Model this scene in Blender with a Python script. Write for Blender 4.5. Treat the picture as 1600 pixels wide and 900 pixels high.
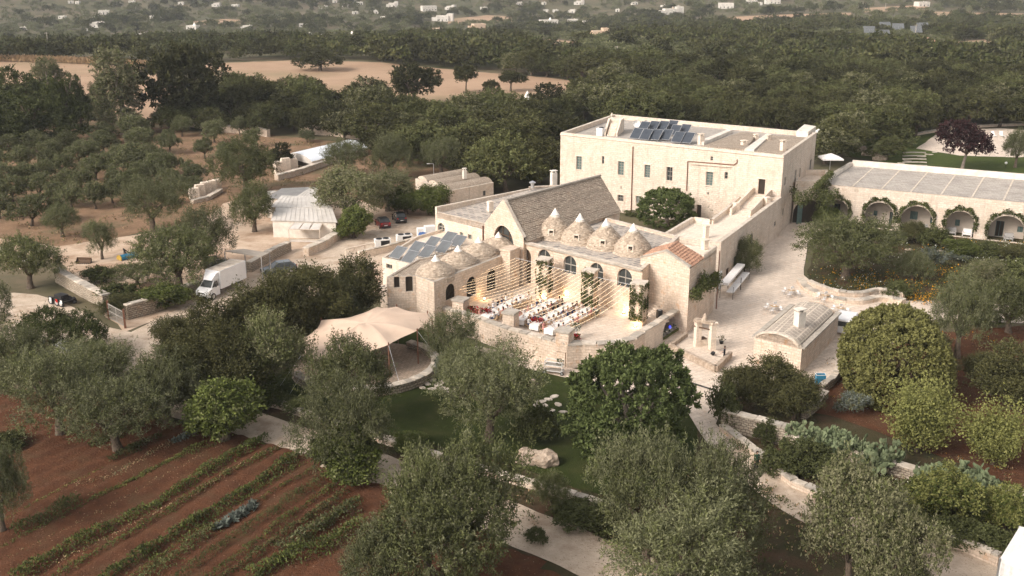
import bpy, bmesh, math, random
import numpy as np
from mathutils import Vector, Matrix, noise as mnoise
from mathutils.geometry import tessellate_polygon

for o in list(bpy.data.objects):
 bpy.data.objects.remove(o)
SC = bpy.context.scene
COL = SC.collection

# --- camera
F_PX, Y_HOR, CX, CY, CAM_H = 1600.0,-65.0,800.0,450.0,40.0
PITCH = math.atan((CY - Y_HOR) / F_PX)
cam_d = bpy.data.cameras.new('camera')
cam = bpy.data.objects.new('camera', cam_d)
COL.objects.link(cam)
cam.location = (0,0, CAM_H)
cam.rotation_euler = (math.pi / 2 - PITCH, 0,0)
cam_d.sensor_width = 36.0
cam_d.lens = 36.0 * F_PX / 1600.0
cam_d.clip_start = 0.5
cam_d.clip_end = 20000
SC.camera = cam

# --- light
SUN_EL, SUN_AZ = math.radians(38), math.radians(-62)      # soft evening light from the left, a little behind the camera
sdir = Vector((math.sin(SUN_AZ) * math.cos(SUN_EL),-0.6 * math.cos(SUN_EL), math.sin(SUN_EL))).normalized()
SUN_EL = math.asin(sdir.z)
W = bpy.data.worlds.new('World')
SC.world = W
W.use_nodes = True
nt = W.node_tree
bg = nt.nodes['Background']
sky = nt.nodes.new('ShaderNodeTexSky')
sky.sky_type = 'NISHITA'
sky.sun_disc = False
sky.sun_elevation = SUN_EL
sky.sun_rotation = math.atan2(sdir.x, sdir.y)
sky.dust_density = 3.0
hsv = nt.nodes.new('ShaderNodeHueSaturation')
hsv.inputs['Saturation'].default_value = 0.28
tint = nt.nodes.new('ShaderNodeMix')
tint.data_type = 'RGBA'
tint.blend_type = 'MULTIPLY'
tint.inputs[0].default_value = 1.0
tint.inputs[7].default_value = (1.0,0.945,0.89,1)
nt.links.new(sky.outputs[0], hsv.inputs['Color'])
nt.links.new(hsv.outputs[0], tint.inputs[6])
nt.links.new(tint.outputs[2], bg.inputs['Color'])
bg.inputs['Strength'].default_value = 0.15
sun_d = bpy.data.lights.new('sun', 'SUN')
sun_d.energy = 1.5
sun_d.angle = math.radians(18)
sun_d.color = (1.0,0.93,0.86)
sun = bpy.data.objects.new('sun', sun_d)
COL.objects.link(sun)
sun.rotation_euler = sdir.to_track_quat('Z', 'Y').to_euler()
vs = SC.view_settings
vs.view_transform = 'Standard'
vs.look = 'None'
vs.gamma = 1
vs.use_curve_mapping = False
vs.exposure = 0.9
SC.cycles.max_bounces = 6
SC.cycles.diffuse_bounces = 3
SC.cycles.glossy_bounces = 2
SC.cycles.transmission_bounces = 3
SC.cycles.transparent_max_bounces = 4
SC.cycles.volume_bounces = 0
SC.cycles.use_denoising = True

# --- geometry of the view: from a photo pixel to a place in the world
def ray(x, y):
 a = (x - CX) / F_PX
 b = (CY - y) / F_PX
 return Vector((a, math.cos(PITCH) + b * math.sin(PITCH),-math.sin(PITCH) + b * math.cos(PITCH)))

def P(x, y, z=0.0):
 d = ray(x, y)
 t = (z - CAM_H) / d.z
 return Vector((d.x * t, d.y * t, z))

def pix(v):
 z = v[2] - CAM_H
 f = v[1] * math.cos(PITCH) - z * math.sin(PITCH)
 u = v[1] * math.sin(PITCH) + z * math.cos(PITCH)
 return (CX + F_PX * v[0] / f, CY - F_PX * u / f)

def sstep(t):
 t = max(0.0, min(1.0, t))
 return t * t * (3 - 2 * t)

def T(x, y):                                  # the lie of the land
 d = math.hypot(x, y)
 if d < 440 or y < 0:
  return 0.0
 side = sstep((x / d - 0.02) / 0.33)
 z = -20.0 * sstep((d - 440) / 420) * (1 - 0.62 * side)
 if d > 1000:
  z += 0.075 * (d - 1000) * sstep((d - 1000) / 500)
 z += (2.5 * math.sin(x * 0.011 + 1.0) * math.cos(y * 0.009)) * sstep((d - 500) / 300)
 return z

def PT(x, y):
 d = ray(x, y)
 t0 = 100.0
 t = t0
 while t < 6000:
  p = Vector((0,0, CAM_H)) + d * t
  if p.z < T(p.x, p.y):
   lo, hi = t - 12, t
   for _ in range(18):
    m = (lo + hi) / 2
    q = Vector((0,0, CAM_H)) + d * m
    if q.z < T(q.x, q.y):
     hi = m
    else:
     lo = m
   q = Vector((0,0, CAM_H)) + d * hi
   return Vector((q.x, q.y, T(q.x, q.y)))
  t += 12
 q = Vector((0,0, CAM_H)) + d * 3000
 return Vector((q.x, q.y, T(q.x, q.y)))

def height_to(base, ytop):                    # how tall something standing at base is, if its top shows at ytop
 lo, hi = 0.0,80.0
 for _ in range(40):
  m = (lo + hi) / 2
  if pix((base.x, base.y, base.z + m))[1] > ytop:
   lo = m
  else:
   hi = m
 return lo

def px_per_m(v):
 z = v[2] - CAM_H
 return F_PX / (v[1] * math.cos(PITCH) - z * math.sin(PITCH))

def on_wall(x, y, A, B):                      # where the line of sight meets the upright plane through A and B
 d = ray(x, y)
 ab = Vector((B.x - A.x, B.y - A.y))
 n = Vector((-ab.y, ab.x))
 t = (n.x * A.x + n.y * A.y) / (n.x * d.x + n.y * d.y)
 p = Vector((0,0, CAM_H)) + d * t
 s = ((p.x - A.x) * ab.x + (p.y - A.y) * ab.y) / ab.length
 return s, p.z

# --- materials
MATS = {}
def new_mat(name):
 m = bpy.data.materials.new(name)
 m.use_nodes = True
 MATS[name] = m
 return m, m.node_tree, m.node_tree.nodes['Principled BSDF']

def N(nt, t, **kw):
 n = nt.nodes.new(t)
 for k, v in kw.items():
  setattr(n, k, v)
 return n

def mixc(nt, fac, a, b, blend='MIX'):
 n = N(nt, 'ShaderNodeMix', data_type='RGBA', blend_type=blend)
 for i, v in ((0, fac),(6, a),(7, b)):
  if hasattr(v, 'is_output') or hasattr(v, 'links'):
   nt.links.new(v, n.inputs[i])
  elif i == 0:
   n.inputs[0].default_value = v
  else:
   n.inputs[i].default_value = (*v, 1) if len(v) == 3 else v
 return n.outputs[2]

def noisef(nt, vec, scale, detail=3, lo=0.35, hi=0.65, rough=0.6, out=(0,1)):
 n = N(nt, 'ShaderNodeTexNoise')
 n.inputs['Scale'].default_value = scale
 n.inputs['Detail'].default_value = detail
 n.inputs['Roughness'].default_value = rough
 nt.links.new(vec, n.inputs['Vector'])
 r = N(nt, 'ShaderNodeMapRange')
 r.inputs[1].default_value = lo
 r.inputs[2].default_value = hi
 r.inputs[3].default_value = out[0]
 r.inputs[4].default_value = out[1]
 nt.links.new(n.outputs['Fac'], r.inputs[0])
 return r.outputs[0]

def texco(nt):
 return N(nt, 'ShaderNodeTexCoord').outputs['Object']

def geopos(nt):
 return N(nt, 'ShaderNodeNewGeometry').outputs['Position']

def simple(name, col, col2=None, scale=4.0, rough=0.8, bump=0.0, metal=0.0, bscale=None, world=False, spec=0.3, lo=0.35, hi=0.65):
 m, nt, b = new_mat(name)
 b.inputs['Roughness'].default_value = rough
 b.inputs['Metallic'].default_value = metal
 b.inputs['Specular IOR Level'].default_value = spec
 vec = geopos(nt) if world else texco(nt)
 f = noisef(nt, vec, scale, 4, lo, hi)
 c = mixc(nt, f, col, col2 or tuple(0.82 * v for v in col))
 nt.links.new(c, b.inputs['Base Color'])
 if bump:
  bn = N(nt, 'ShaderNodeBump')
  bn.inputs['Strength'].default_value = bump
  bn.inputs['Distance'].default_value = 0.1
  nf = noisef(nt, vec, bscale or scale * 3,5,0.2,0.8)
  nt.links.new(nf, bn.inputs['Height'])
  nt.links.new(bn.outputs[0], b.inputs['Normal'])
 return m

def surf_uv(nt):                              # metric coordinates along any upright or sloping face
 g = N(nt, 'ShaderNodeNewGeometry')
 tc = g.outputs['Position']
 add = N(nt, 'ShaderNodeVectorMath', operation='ADD')
 nt.links.new(g.outputs['True Normal'], add.inputs[0])
 add.inputs[1].default_value = (0.0031,-0.0052,0.0)
 cr = N(nt, 'ShaderNodeVectorMath', operation='CROSS_PRODUCT')
 cr.inputs[0].default_value = (0,0,1)
 nt.links.new(add.outputs[0], cr.inputs[1])
 nm = N(nt, 'ShaderNodeVectorMath', operation='NORMALIZE')
 nt.links.new(cr.outputs[0], nm.inputs[0])
 cb = N(nt, 'ShaderNodeVectorMath', operation='CROSS_PRODUCT')
 nt.links.new(add.outputs[0], cb.inputs[0])
 nt.links.new(nm.outputs[0], cb.inputs[1])
 d1 = N(nt, 'ShaderNodeVectorMath', operation='DOT_PRODUCT')
 d2 = N(nt, 'ShaderNodeVectorMath', operation='DOT_PRODUCT')
 nt.links.new(tc, d1.inputs[0]); nt.links.new(nm.outputs[0], d1.inputs[1])
 nt.links.new(tc, d2.inputs[0]); nt.links.new(cb.outputs[0], d2.inputs[1])
 cx = N(nt, 'ShaderNodeCombineXYZ')
 nt.links.new(d1.outputs['Value'], cx.inputs[0])
 nt.links.new(d2.outputs['Value'], cx.inputs[1])
 return cx.outputs[0], tc

def masonry(name, c1, c2, mortar, stain=(0.6,0.36,0.2), bw=0.55, bh=0.28, stain_amt=0.6, msize=0.03, offset=0.5, rough=0.9, bump=0.6, age=(0.3,0.26,0.21), age_amt=0.35, wobble=0.12):
 m, nt, b = new_mat(name)
 b.inputs['Roughness'].default_value = rough
 b.inputs['Specular IOR Level'].default_value = 0.2
 uv, pos = surf_uv(nt)
 wn = N(nt, 'ShaderNodeTexNoise')
 wn.inputs['Scale'].default_value = 1.3
 nt.links.new(pos, wn.inputs['Vector'])
 wa = N(nt, 'ShaderNodeVectorMath', operation='MULTIPLY_ADD')
 nt.links.new(wn.outputs['Color'], wa.inputs[0])
 wa.inputs[1].default_value = (wobble, wobble, 0)
 nt.links.new(uv, wa.inputs[2])
 br = N(nt, 'ShaderNodeTexBrick', offset=offset)
 br.inputs['Scale'].default_value = 1.0
 br.inputs['Brick Width'].default_value = bw
 br.inputs['Row Height'].default_value = bh
 br.inputs['Mortar Size'].default_value = msize
 br.inputs['Mortar Smooth'].default_value = 0.4
 br.inputs['Bias'].default_value = 0.0
 br.inputs['Color1'].default_value = (*c1,1)
 br.inputs['Color2'].default_value = (*c2,1)
 br.inputs['Mortar'].default_value = (*mortar, 1)
 nt.links.new(wa.outputs[0], br.inputs['Vector'])
 f = noisef(nt, pos, 1.1,5,0.56,0.70,0.7,(0, stain_amt))
 c = mixc(nt, f, br.outputs['Color'], stain)
 f2 = noisef(nt, pos, 0.35,5,0.48,0.72,0.65,(0, age_amt))
 c = mixc(nt, f2, c, age)
 f3 = noisef(nt, pos, 5.0,3,0.3,0.7,0.6,(0.86,1.1))
 mp = N(nt, 'ShaderNodeMapping')
 mp.inputs['Scale'].default_value = (1,1,.12)
 nt.links.new(pos, mp.inputs['Vector'])
 c = mixc(nt, noisef(nt, mp.outputs[0],1.6,4,.52,.8,.65,(0,.55)), c, tuple(.62 * v for v in age))
 hv = N(nt, 'ShaderNodeHueSaturation')
 nt.links.new(c, hv.inputs['Color'])
 nt.links.new(f3, hv.inputs['Value'])
 nt.links.new(hv.outputs[0], b.inputs['Base Color'])
 bn = N(nt, 'ShaderNodeBump')
 bn.inputs['Strength'].default_value = bump
 bn.inputs['Distance'].default_value = 0.06
 inv = N(nt, 'ShaderNodeMath', operation='SUBTRACT')
 inv.inputs[0].default_value = 1.0
 nt.links.new(br.outputs['Fac'], inv.inputs[1])
 ad = N(nt, 'ShaderNodeMath', operation='ADD')
 nt.links.new(inv.outputs[0], ad.inputs[0])
 nt.links.new(noisef(nt, pos, 4.0,5,0.2,0.8), ad.inputs[1])
 nt.links.new(ad.outputs[0], bn.inputs['Height'])
 nt.links.new(bn.outputs[0], b.inputs['Normal'])
 return m

STONE = masonry('ashlar_limestone', (0.74,0.635,0.535),(0.64,0.535,0.435),(0.60,0.49,0.39), bw=0.62, bh=0.31, stain=(0.60,0.40,0.26), stain_amt=0.6, age=(0.52,0.41,0.31), age_amt=0.5)
STONE_CLEAN = masonry('pale_limestone', (0.80,0.69,0.575),(0.74,0.63,0.52),(0.7,0.585,0.47), bw=0.7, bh=0.33, stain_amt=0.2, age=(0.55,0.44,0.33), age_amt=0.3)
STONE_WARM = masonry('weathered_limestone', (0.72,0.60,0.49),(0.60,0.485,0.385),(0.53,0.415,0.32), bw=0.55, bh=0.29, stain=(0.60,0.35,0.19), stain_amt=0.75, age=(0.45,0.34,0.24), age_amt=0.5)
DRYSTONE = masonry('dry_stone', (0.50,0.43,0.34),(0.36,0.30,0.23),(0.16,0.12,0.09), bw=0.42, bh=0.24, stain_amt=0.4, msize=0.035, age=(0.28,0.24,0.19), age_amt=0.6, wobble=0.35, bump=1.0)
SLATES = masonry('roof_slabs', (0.56,0.465,0.365),(0.38,0.31,0.24),(0.28,0.22,0.17), bw=0.36, bh=0.2, stain_amt=0.1, msize=0.04, age=(0.25,0.21,0.17), age_amt=0.4, wobble=0.25, bump=1.0)
CHECK = masonry('chequer_slabs', (0.47,0.42,0.37),(0.17,0.165,0.165),(0.5,0.43,0.36), bw=1.15, bh=0.62, stain_amt=0.05, msize=0.13, age=(0.36,0.31,0.26), age_amt=0.3, wobble=0.06)
FLATROOF = masonry('grey_roof_slabs', (0.44,0.40,0.355),(0.33,0.30,0.27),(0.5,0.44,0.37), bw=1.1, bh=0.55, stain_amt=0.05, msize=0.05, age=(0.27,0.24,0.215), age_amt=0.6)
VAULT = masonry('vault_slabs', (0.42,0.36,0.30),(0.33,0.285,0.24),(0.62,0.53,0.43), bw=0.75, bh=0.62, stain_amt=0.05, msize=0.085, offset=0.0, age=(0.3,0.26,0.22), age_amt=0.3, wobble=0.03)
PAVING = masonry('limestone_paving', (0.70,0.595,0.495),(0.61,0.51,0.415),(0.52,0.42,0.335), bw=1.3, bh=0.6, stain=(0.62,0.43,0.29), stain_amt=0.5, msize=0.045, age=(0.47,0.38,0.30), age_amt=0.5, wobble=0.2, bump=0.3)
STAGEPAVE = masonry('stage_paving', (0.45,0.35,0.27),(0.34,0.265,0.2),(0.25,0.19,0.14), bw=0.5, bh=0.35, stain_amt=0.2, msize=0.04, wobble=0.2, bump=0.4)
WHITEWASH = simple('lime_whitewash', (0.74,0.68,0.60),(0.58,0.52,0.45),0.9,0.9,0.2)
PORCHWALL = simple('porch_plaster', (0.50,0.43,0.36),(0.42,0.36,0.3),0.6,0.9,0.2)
TIP = simple('white_pinnacle_lime', (0.84,0.80,0.74),(0.72,0.67,0.6),1.5,0.8,0.1)
COPING = simple('coping_stone', (0.66,0.58,0.49),(0.46,0.39,0.31),1.4,0.9,0.5,0,6, world=True)
COPING_GREY = simple('grey_coping_stone', (0.46,0.41,0.35),(0.33,0.29,0.24),1.4,0.9,0.5,0,6, world=True)
ROUGHSTONE = simple('rough_stone', (0.52,0.42,0.33),(0.3,0.23,0.17),2.5,0.95,1.0,0,5)

def cone_stone():
 m, nt, b = new_mat('stacked_roof_stones')
 b.inputs['Roughness'].default_value = 0.95
 b.inputs['Specular IOR Level'].default_value = 0.15
 pos = texco(nt)
 mp = N(nt, 'ShaderNodeMapping')
 mp.inputs['Scale'].default_value = (1.0,1.0,2.2)
 nt.links.new(pos, mp.inputs['Vector'])
 v = N(nt, 'ShaderNodeTexVoronoi')
 v.inputs['Scale'].default_value = 3.2
 nt.links.new(mp.outputs[0], v.inputs['Vector'])
 sp = N(nt, 'ShaderNodeSeparateColor')
 nt.links.new(v.outputs['Color'], sp.inputs[0])
 c = mixc(nt, sp.outputs[0],(0.33,0.265,0.205),(0.55,0.455,0.36))
 f = noisef(nt, pos, 0.8,4,0.4,0.7,0.6,(0,0.5))
 c = mixc(nt, f, c, (0.44,0.36,0.28))
 nt.links.new(c, b.inputs['Base Color'])
 bn = N(nt, 'ShaderNodeBump')
 bn.inputs['Strength'].default_value = 0.9
 bn.inputs['Distance'].default_value = 0.08
 bn.invert = True
 nt.links.new(v.outputs['Distance'], bn.inputs['Height'])
 nt.links.new(bn.outputs[0], b.inputs['Normal'])
 return m
CONE = cone_stone()

def leafmat(name, c1, c2, c3=None, rnd=0.25, trans=0.13, scale=0.9):
 m, nt, b = new_mat(name)
 b.inputs['Roughness'].default_value = 0.8
 b.inputs['Specular IOR Level'].default_value = 0.08
 pos = geopos(nt)
 f = noisef(nt, pos, scale, 3,0.35,0.65)
 c = mixc(nt, f, c1, c2)
 if c3:
  f2 = noisef(nt, pos, scale * 3.5,2,0.55,0.75)
  c = mixc(nt, f2, c, c3)
 oi = N(nt, 'ShaderNodeObjectInfo')
 hv = N(nt, 'ShaderNodeHueSaturation')
 mr = N(nt, 'ShaderNodeMapRange')
 mr.inputs[3].default_value = 1 - rnd
 mr.inputs[4].default_value = 1 + rnd
 nt.links.new(oi.outputs['Random'], mr.inputs[0])
 nt.links.new(mr.outputs[0], hv.inputs['Value'])
 nt.links.new(c, hv.inputs['Color'])
 nt.links.new(hv.outputs[0], b.inputs['Base Color'])
 tr = N(nt, 'ShaderNodeBsdfTranslucent')
 nt.links.new(hv.outputs[0], tr.inputs['Color'])
 mx = N(nt, 'ShaderNodeMixShader')
 mx.inputs[0].default_value = trans
 nt.links.new(b.outputs[0], mx.inputs[1])
 nt.links.new(tr.outputs[0], mx.inputs[2])
 nt.links.new(mx.outputs[0], nt.nodes['Material Output'].inputs['Surface'])
 return m

L_OLIVE = leafmat('olive_leaves', (0.168,0.172,0.092),(0.096,0.102,0.050),(0.27,0.265,0.165),0.2)
L_OLIVE_G = leafmat('green_olive_leaves', (0.132,0.142,0.058),(0.077,0.086,0.033),(0.22,0.225,0.11))
L_OAK = leafmat('holm_oak_leaves', (0.072,0.071,0.030),(0.036,0.037,0.015),(0.125,0.12,0.055),0.45)
L_OAK_G = leafmat('green_oak_leaves', (0.088,0.090,0.036),(0.048,0.051,0.019),(0.155,0.15,0.068),0.45)
L_CAROB = leafmat('carob_leaves', (0.13,0.16,0.058),(0.08,0.105,0.036),(0.23,0.26,0.10),0.1)
L_BAY = leafmat('bay_leaves', (0.10,0.098,0.040),(0.058,0.058,0.025),(0.16,0.15,0.066),0.15)
L_CITRUS = leafmat('citrus_leaves', (0.22,0.22,0.072),(0.15,0.16,0.05),(0.3,0.29,0.11),0.1)
L_CLIP = leafmat('clipped_bush_leaves', (0.19,0.185,0.066),(0.13,0.128,0.044),(0.26,0.25,0.10),0.1)
L_VINE = leafmat('vine_leaves', (0.11,0.13,0.036),(0.066,0.084,0.022),(0.20,0.22,0.06),0.2)
L_IVY = leafmat('ivy_leaves', (0.1,0.11,0.04),(0.06,0.07,0.026),(0.19,0.19,0.08),0.1)
L_PURPLE = leafmat('purple_leaves', (0.045,0.022,0.022),(0.03,0.016,0.017),(0.075,0.03,0.03),0.1)
L_PINE = leafmat('pine_needles', (0.075,0.085,0.030),(0.045,0.055,0.02),(0.13,0.14,0.055),0.15)
L_POPLAR = leafmat('poplar_leaves', (0.21,0.20,0.115),(0.13,0.13,0.066),(0.30,0.29,0.17),0.1)
L_DRY = leafmat('dry_grass', (0.42,0.29,0.17),(0.33,0.23,0.13),(0.5,0.37,0.23),0.1)
L_GREY = leafmat('grey_herb_leaves', (0.17,0.19,0.16),(0.12,0.14,0.115),(0.25,0.27,0.23),0.1)
L_BUSH = leafmat('shrub_leaves', (0.095,0.105,0.04),(0.06,0.068,0.026),(0.15,0.155,0.065),0.2)
L_CACTUS = leafmat('cactus_skin', (0.17,0.20,0.11),(0.12,0.15,0.08),(0.25,0.26,0.15),0.1,0.02)
L_YELLOW = leafmat('yellow_petals', (0.75,0.38,0.03),(0.6,0.27,0.02), None, 0.1)
L_WHITE = leafmat('white_petals', (0.72,0.70,0.62),(0.6,0.58,0.5), None, 0.1)
L_RED = leafmat('crimson_petals', (0.48,0.02,0.035),(0.36,0.015,0.03), None, 0.1)
L_GRASS = leafmat('grass_blades', (0.07,0.09,0.024),(0.048,0.068,0.017),(0.10,0.11,0.035),0.1)
BARK = simple('bark', (0.16,0.12,0.085),(0.08,0.06,0.045),3,0.95,1.0,0,8)
BARK_PALE = simple('pale_bark', (0.3,0.25,0.2),(0.18,0.15,0.12),3,0.95,1.0,0,8)

GLASS = simple('dark_window_glass', (0.035,0.04,0.04),(0.055,0.06,0.058),1.5,0.12, spec=0.6)
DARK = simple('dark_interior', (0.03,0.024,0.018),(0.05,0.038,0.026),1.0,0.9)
TEAL = simple('teal_paint', (0.13,0.19,0.175),(0.10,0.145,0.135),3,0.5)
FRAME = simple('grey_timber_frame', (0.36,0.33,0.29),(0.27,0.25,0.22),4,0.6)
DARKWOOD = simple('dark_wood', (0.13,0.075,0.045),(0.08,0.05,0.03),4,0.7)
RUST = simple('rusty_steel', (0.22,0.1,0.06),(0.14,0.07,0.045),5,0.8)
WOOD = simple('light_wood', (0.5,0.34,0.2),(0.38,0.25,0.14),6,0.6)
CURTAIN = simple('cream_curtain', (0.5,0.44,0.35),(0.38,0.33,0.26),3,0.9)
PANEL = simple('solar_cells', (0.06,0.07,0.085),(0.045,0.053,0.066),1.2,0.3, spec=0.35)
PANEL_GREY = simple('solar_collector_glass', (0.14,0.15,0.155),(0.11,0.115,0.12),1.2,0.3, spec=0.35)
ALU = simple('aluminium', (0.6,0.6,0.6),(0.5,0.5,0.5),3,0.35, metal=0.7)
WHITEMETAL = simple('white_painted_metal', (0.78,0.77,0.75),(0.7,0.69,0.66),3,0.4)
BLACK = simple('black_plastic', (0.015,0.015,0.016),(0.03,0.03,0.03),4,0.45)
WHITECLOTH = simple('white_cloth', (0.78,0.75,0.72),(0.68,0.65,0.62),4,0.9)
GREYMETAL = simple('corrugated_grey_sheet', (0.35,0.335,0.32),(0.28,0.27,0.255),0.8,0.5)
WHITESHEET = simple('white_sheet_roof', (0.62,0.58,0.53),(0.50,0.46,0.41),0.6,0.5)
POLY = simple('white_tunnel_film', (0.80,0.83,0.86),(0.7,0.73,0.77),0.5,0.35, spec=0.5)
TENT = simple('sand_stretch_fabric', (0.66,0.50,0.38),(0.58,0.43,0.325),0.35,0.75,0.1)
BLUE = simple('blue_paint', (0.04,0.23,0.36),(0.03,0.17,0.28),2,0.5)
BLUETARP = simple('blue_tarpaulin', (0.05,0.12,0.3),(0.03,0.08,0.22),2,0.6,0.5)
YELLOWM = simple('yellow_paint', (0.5,0.33,0.06),(0.4,0.26,0.05),2,0.6)
REDCAR = simple('dark_red_car_paint', (0.17,0.018,0.018),(0.14,0.014,0.014),1,0.2, spec=0.7)
GREYCAR = simple('slate_blue_car_paint', (0.11,0.125,0.135),(0.09,0.105,0.115),1,0.22, spec=0.7)
BLACKCAR = simple('black_car_paint', (0.012,0.012,0.014),(0.02,0.02,0.022),1,0.2, spec=0.7)
WHITEPAINT = simple('white_vehicle_paint', (0.76,0.75,0.74),(0.7,0.69,0.68),1,0.3, spec=0.5)
TYRE = simple('tyre_rubber', (0.02,0.02,0.02),(0.03,0.03,0.03),4,0.8)
LAMPRED = simple('red_lamp_glass', (0.45,0.02,0.015), None, 2,0.25)
LAMPCLEAR = simple('clear_lamp_glass', (0.6,0.6,0.58), None, 2,0.15)
TERRACOTTA = simple('terracotta_tiles', (0.50,0.29,0.19),(0.27,0.155,0.105),3.5,0.85,0.3, world=True, lo=.4, hi=.6)
SKIN = simple('skin', (0.50,0.30,0.21),(0.44,0.26,0.18),3,0.6)
HAIR = simple('dark_hair', (0.03,0.018,0.012),(0.05,0.03,0.02),6,0.7)
HAIRF = simple('fair_hair', (0.28,0.17,0.08),(0.2,0.12,0.06),6,0.7)
CL = {'black': simple('black_cloth', (0.014,0.014,0.018),(0.025,0.025,0.03),4,0.9),
      'white': WHITECLOTH,
      'pink': simple('pink_cloth', (0.62,0.28,0.27),(0.5,0.22,0.21),4,0.9),
      'red': simple('red_cloth', (0.3,0.05,0.07),(0.24,0.04,0.06),4,0.9),
      'blue': simple('navy_cloth', (0.03,0.05,0.13),(0.02,0.035,0.09),4,0.9),
      'beige': simple('beige_cloth', (0.52,0.40,0.28),(0.44,0.33,0.23),4,0.9),
      'green': simple('dark_green_cloth', (0.03,0.07,0.04),(0.02,0.05,0.03),4,0.9)}

def emit(name, col, s):
 m, nt, b = new_mat(name)
 b.inputs['Base Color'].default_value = (*col, 1)
 b.inputs['Emission Color'].default_value = (*col, 1)
 b.inputs['Emission Strength'].default_value = s
 return m
BULB = emit('warm_bulb', (1.0,0.72,0.42),4.0)
GLOW = emit('warm_lamp_glow', (1.0,0.62,0.28),6.0)
BLUEGLOW = emit('blue_lamp_glow', (0.06,0.08,1.0),1.0)

# ground materials
def ground(name, cols, scales, bump=0.4, bs=3.0, spot=None, spot_lo=0.62, spot_hi=0.7, spot_scale=6):
 m, nt, b = new_mat(name)
 b.inputs['Roughness'].default_value = 0.95
 b.inputs['Specular IOR Level'].default_value = 0.1
 pos = geopos(nt)
 c = mixc(nt, noisef(nt, pos, scales[0],5,0.35,0.65,0.65), cols[0], cols[1])
 if len(cols) > 2:
  c = mixc(nt, noisef(nt, pos, scales[1],5,0.5,0.68,0.65), c, cols[2])
 if spot:
  c = mixc(nt, noisef(nt, pos, spot_scale, 2, spot_lo, spot_hi, 0.5), c, spot)
 nt.links.new(c, b.inputs['Base Color'])
 bn = N(nt, 'ShaderNodeBump')
 bn.inputs['Strength'].default_value = bump
 bn.inputs['Distance'].default_value = 0.15
 nt.links.new(noisef(nt, pos, bs, 6,0.2,0.8,0.7), bn.inputs['Height'])
 nt.links.new(bn.outputs[0], b.inputs['Normal'])
 return m
G_LAND = ground('olive_country_soil', [(0.085,0.085,0.045),(0.15,0.12,0.078),(0.06,0.065,0.033)],[0.02,0.05],0.3,0.5)
G_DIRT = ground('brown_grove_soil', [(0.27,0.17,0.105),(0.18,0.115,0.07),(0.115,0.1,0.055)],[0.25,0.12],0.6,2.0,(0.35,0.25,0.17),0.62,0.72,3)
G_RED = ground('red_farm_soil', [(0.135,0.058,0.030),(0.088,0.040,0.022),(0.11,0.062,0.034)],[0.9,0.3],0.9,5.0,(0.33,0.22,0.15),0.68,0.74,7)
G_ROAD = ground('white_gravel', [(0.62,0.51,0.40),(0.48,0.38,0.29),(0.38,0.28,0.2)],[0.8,0.3],0.6,6.0,(0.3,0.22,0.16),0.64,0.7,7)
G_YARD = ground('yard_gravel', [(0.58,0.455,0.345),(0.44,0.32,0.23),(0.30,0.19,0.12)],[0.4,0.14],0.4,5.0)
G_LAWN = ground('lawn_turf', [(0.042,0.054,0.014),(0.030,0.041,0.011),(0.062,0.066,0.022)],[1.4,0.35],0.6,12.0)
G_LAWN2 = ground('bright_lawn_turf', [(0.065,0.085,0.02),(0.05,0.068,0.016),(0.08,0.09,0.028)],[1.0,0.3],0.5,12.0)
G_OCHRE = ground('ploughed_ochre_field', [(0.40,0.275,0.185),(0.33,0.22,0.145),(0.26,0.2,0.12)],[0.05,0.015],0.4,0.8)
G_BED = ground('planted_bed_soil', [(0.05,0.05,0.022),(0.08,0.06,0.035),(0.11,0.06,0.038)],[0.6,0.2],0.8,4.0)

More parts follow.
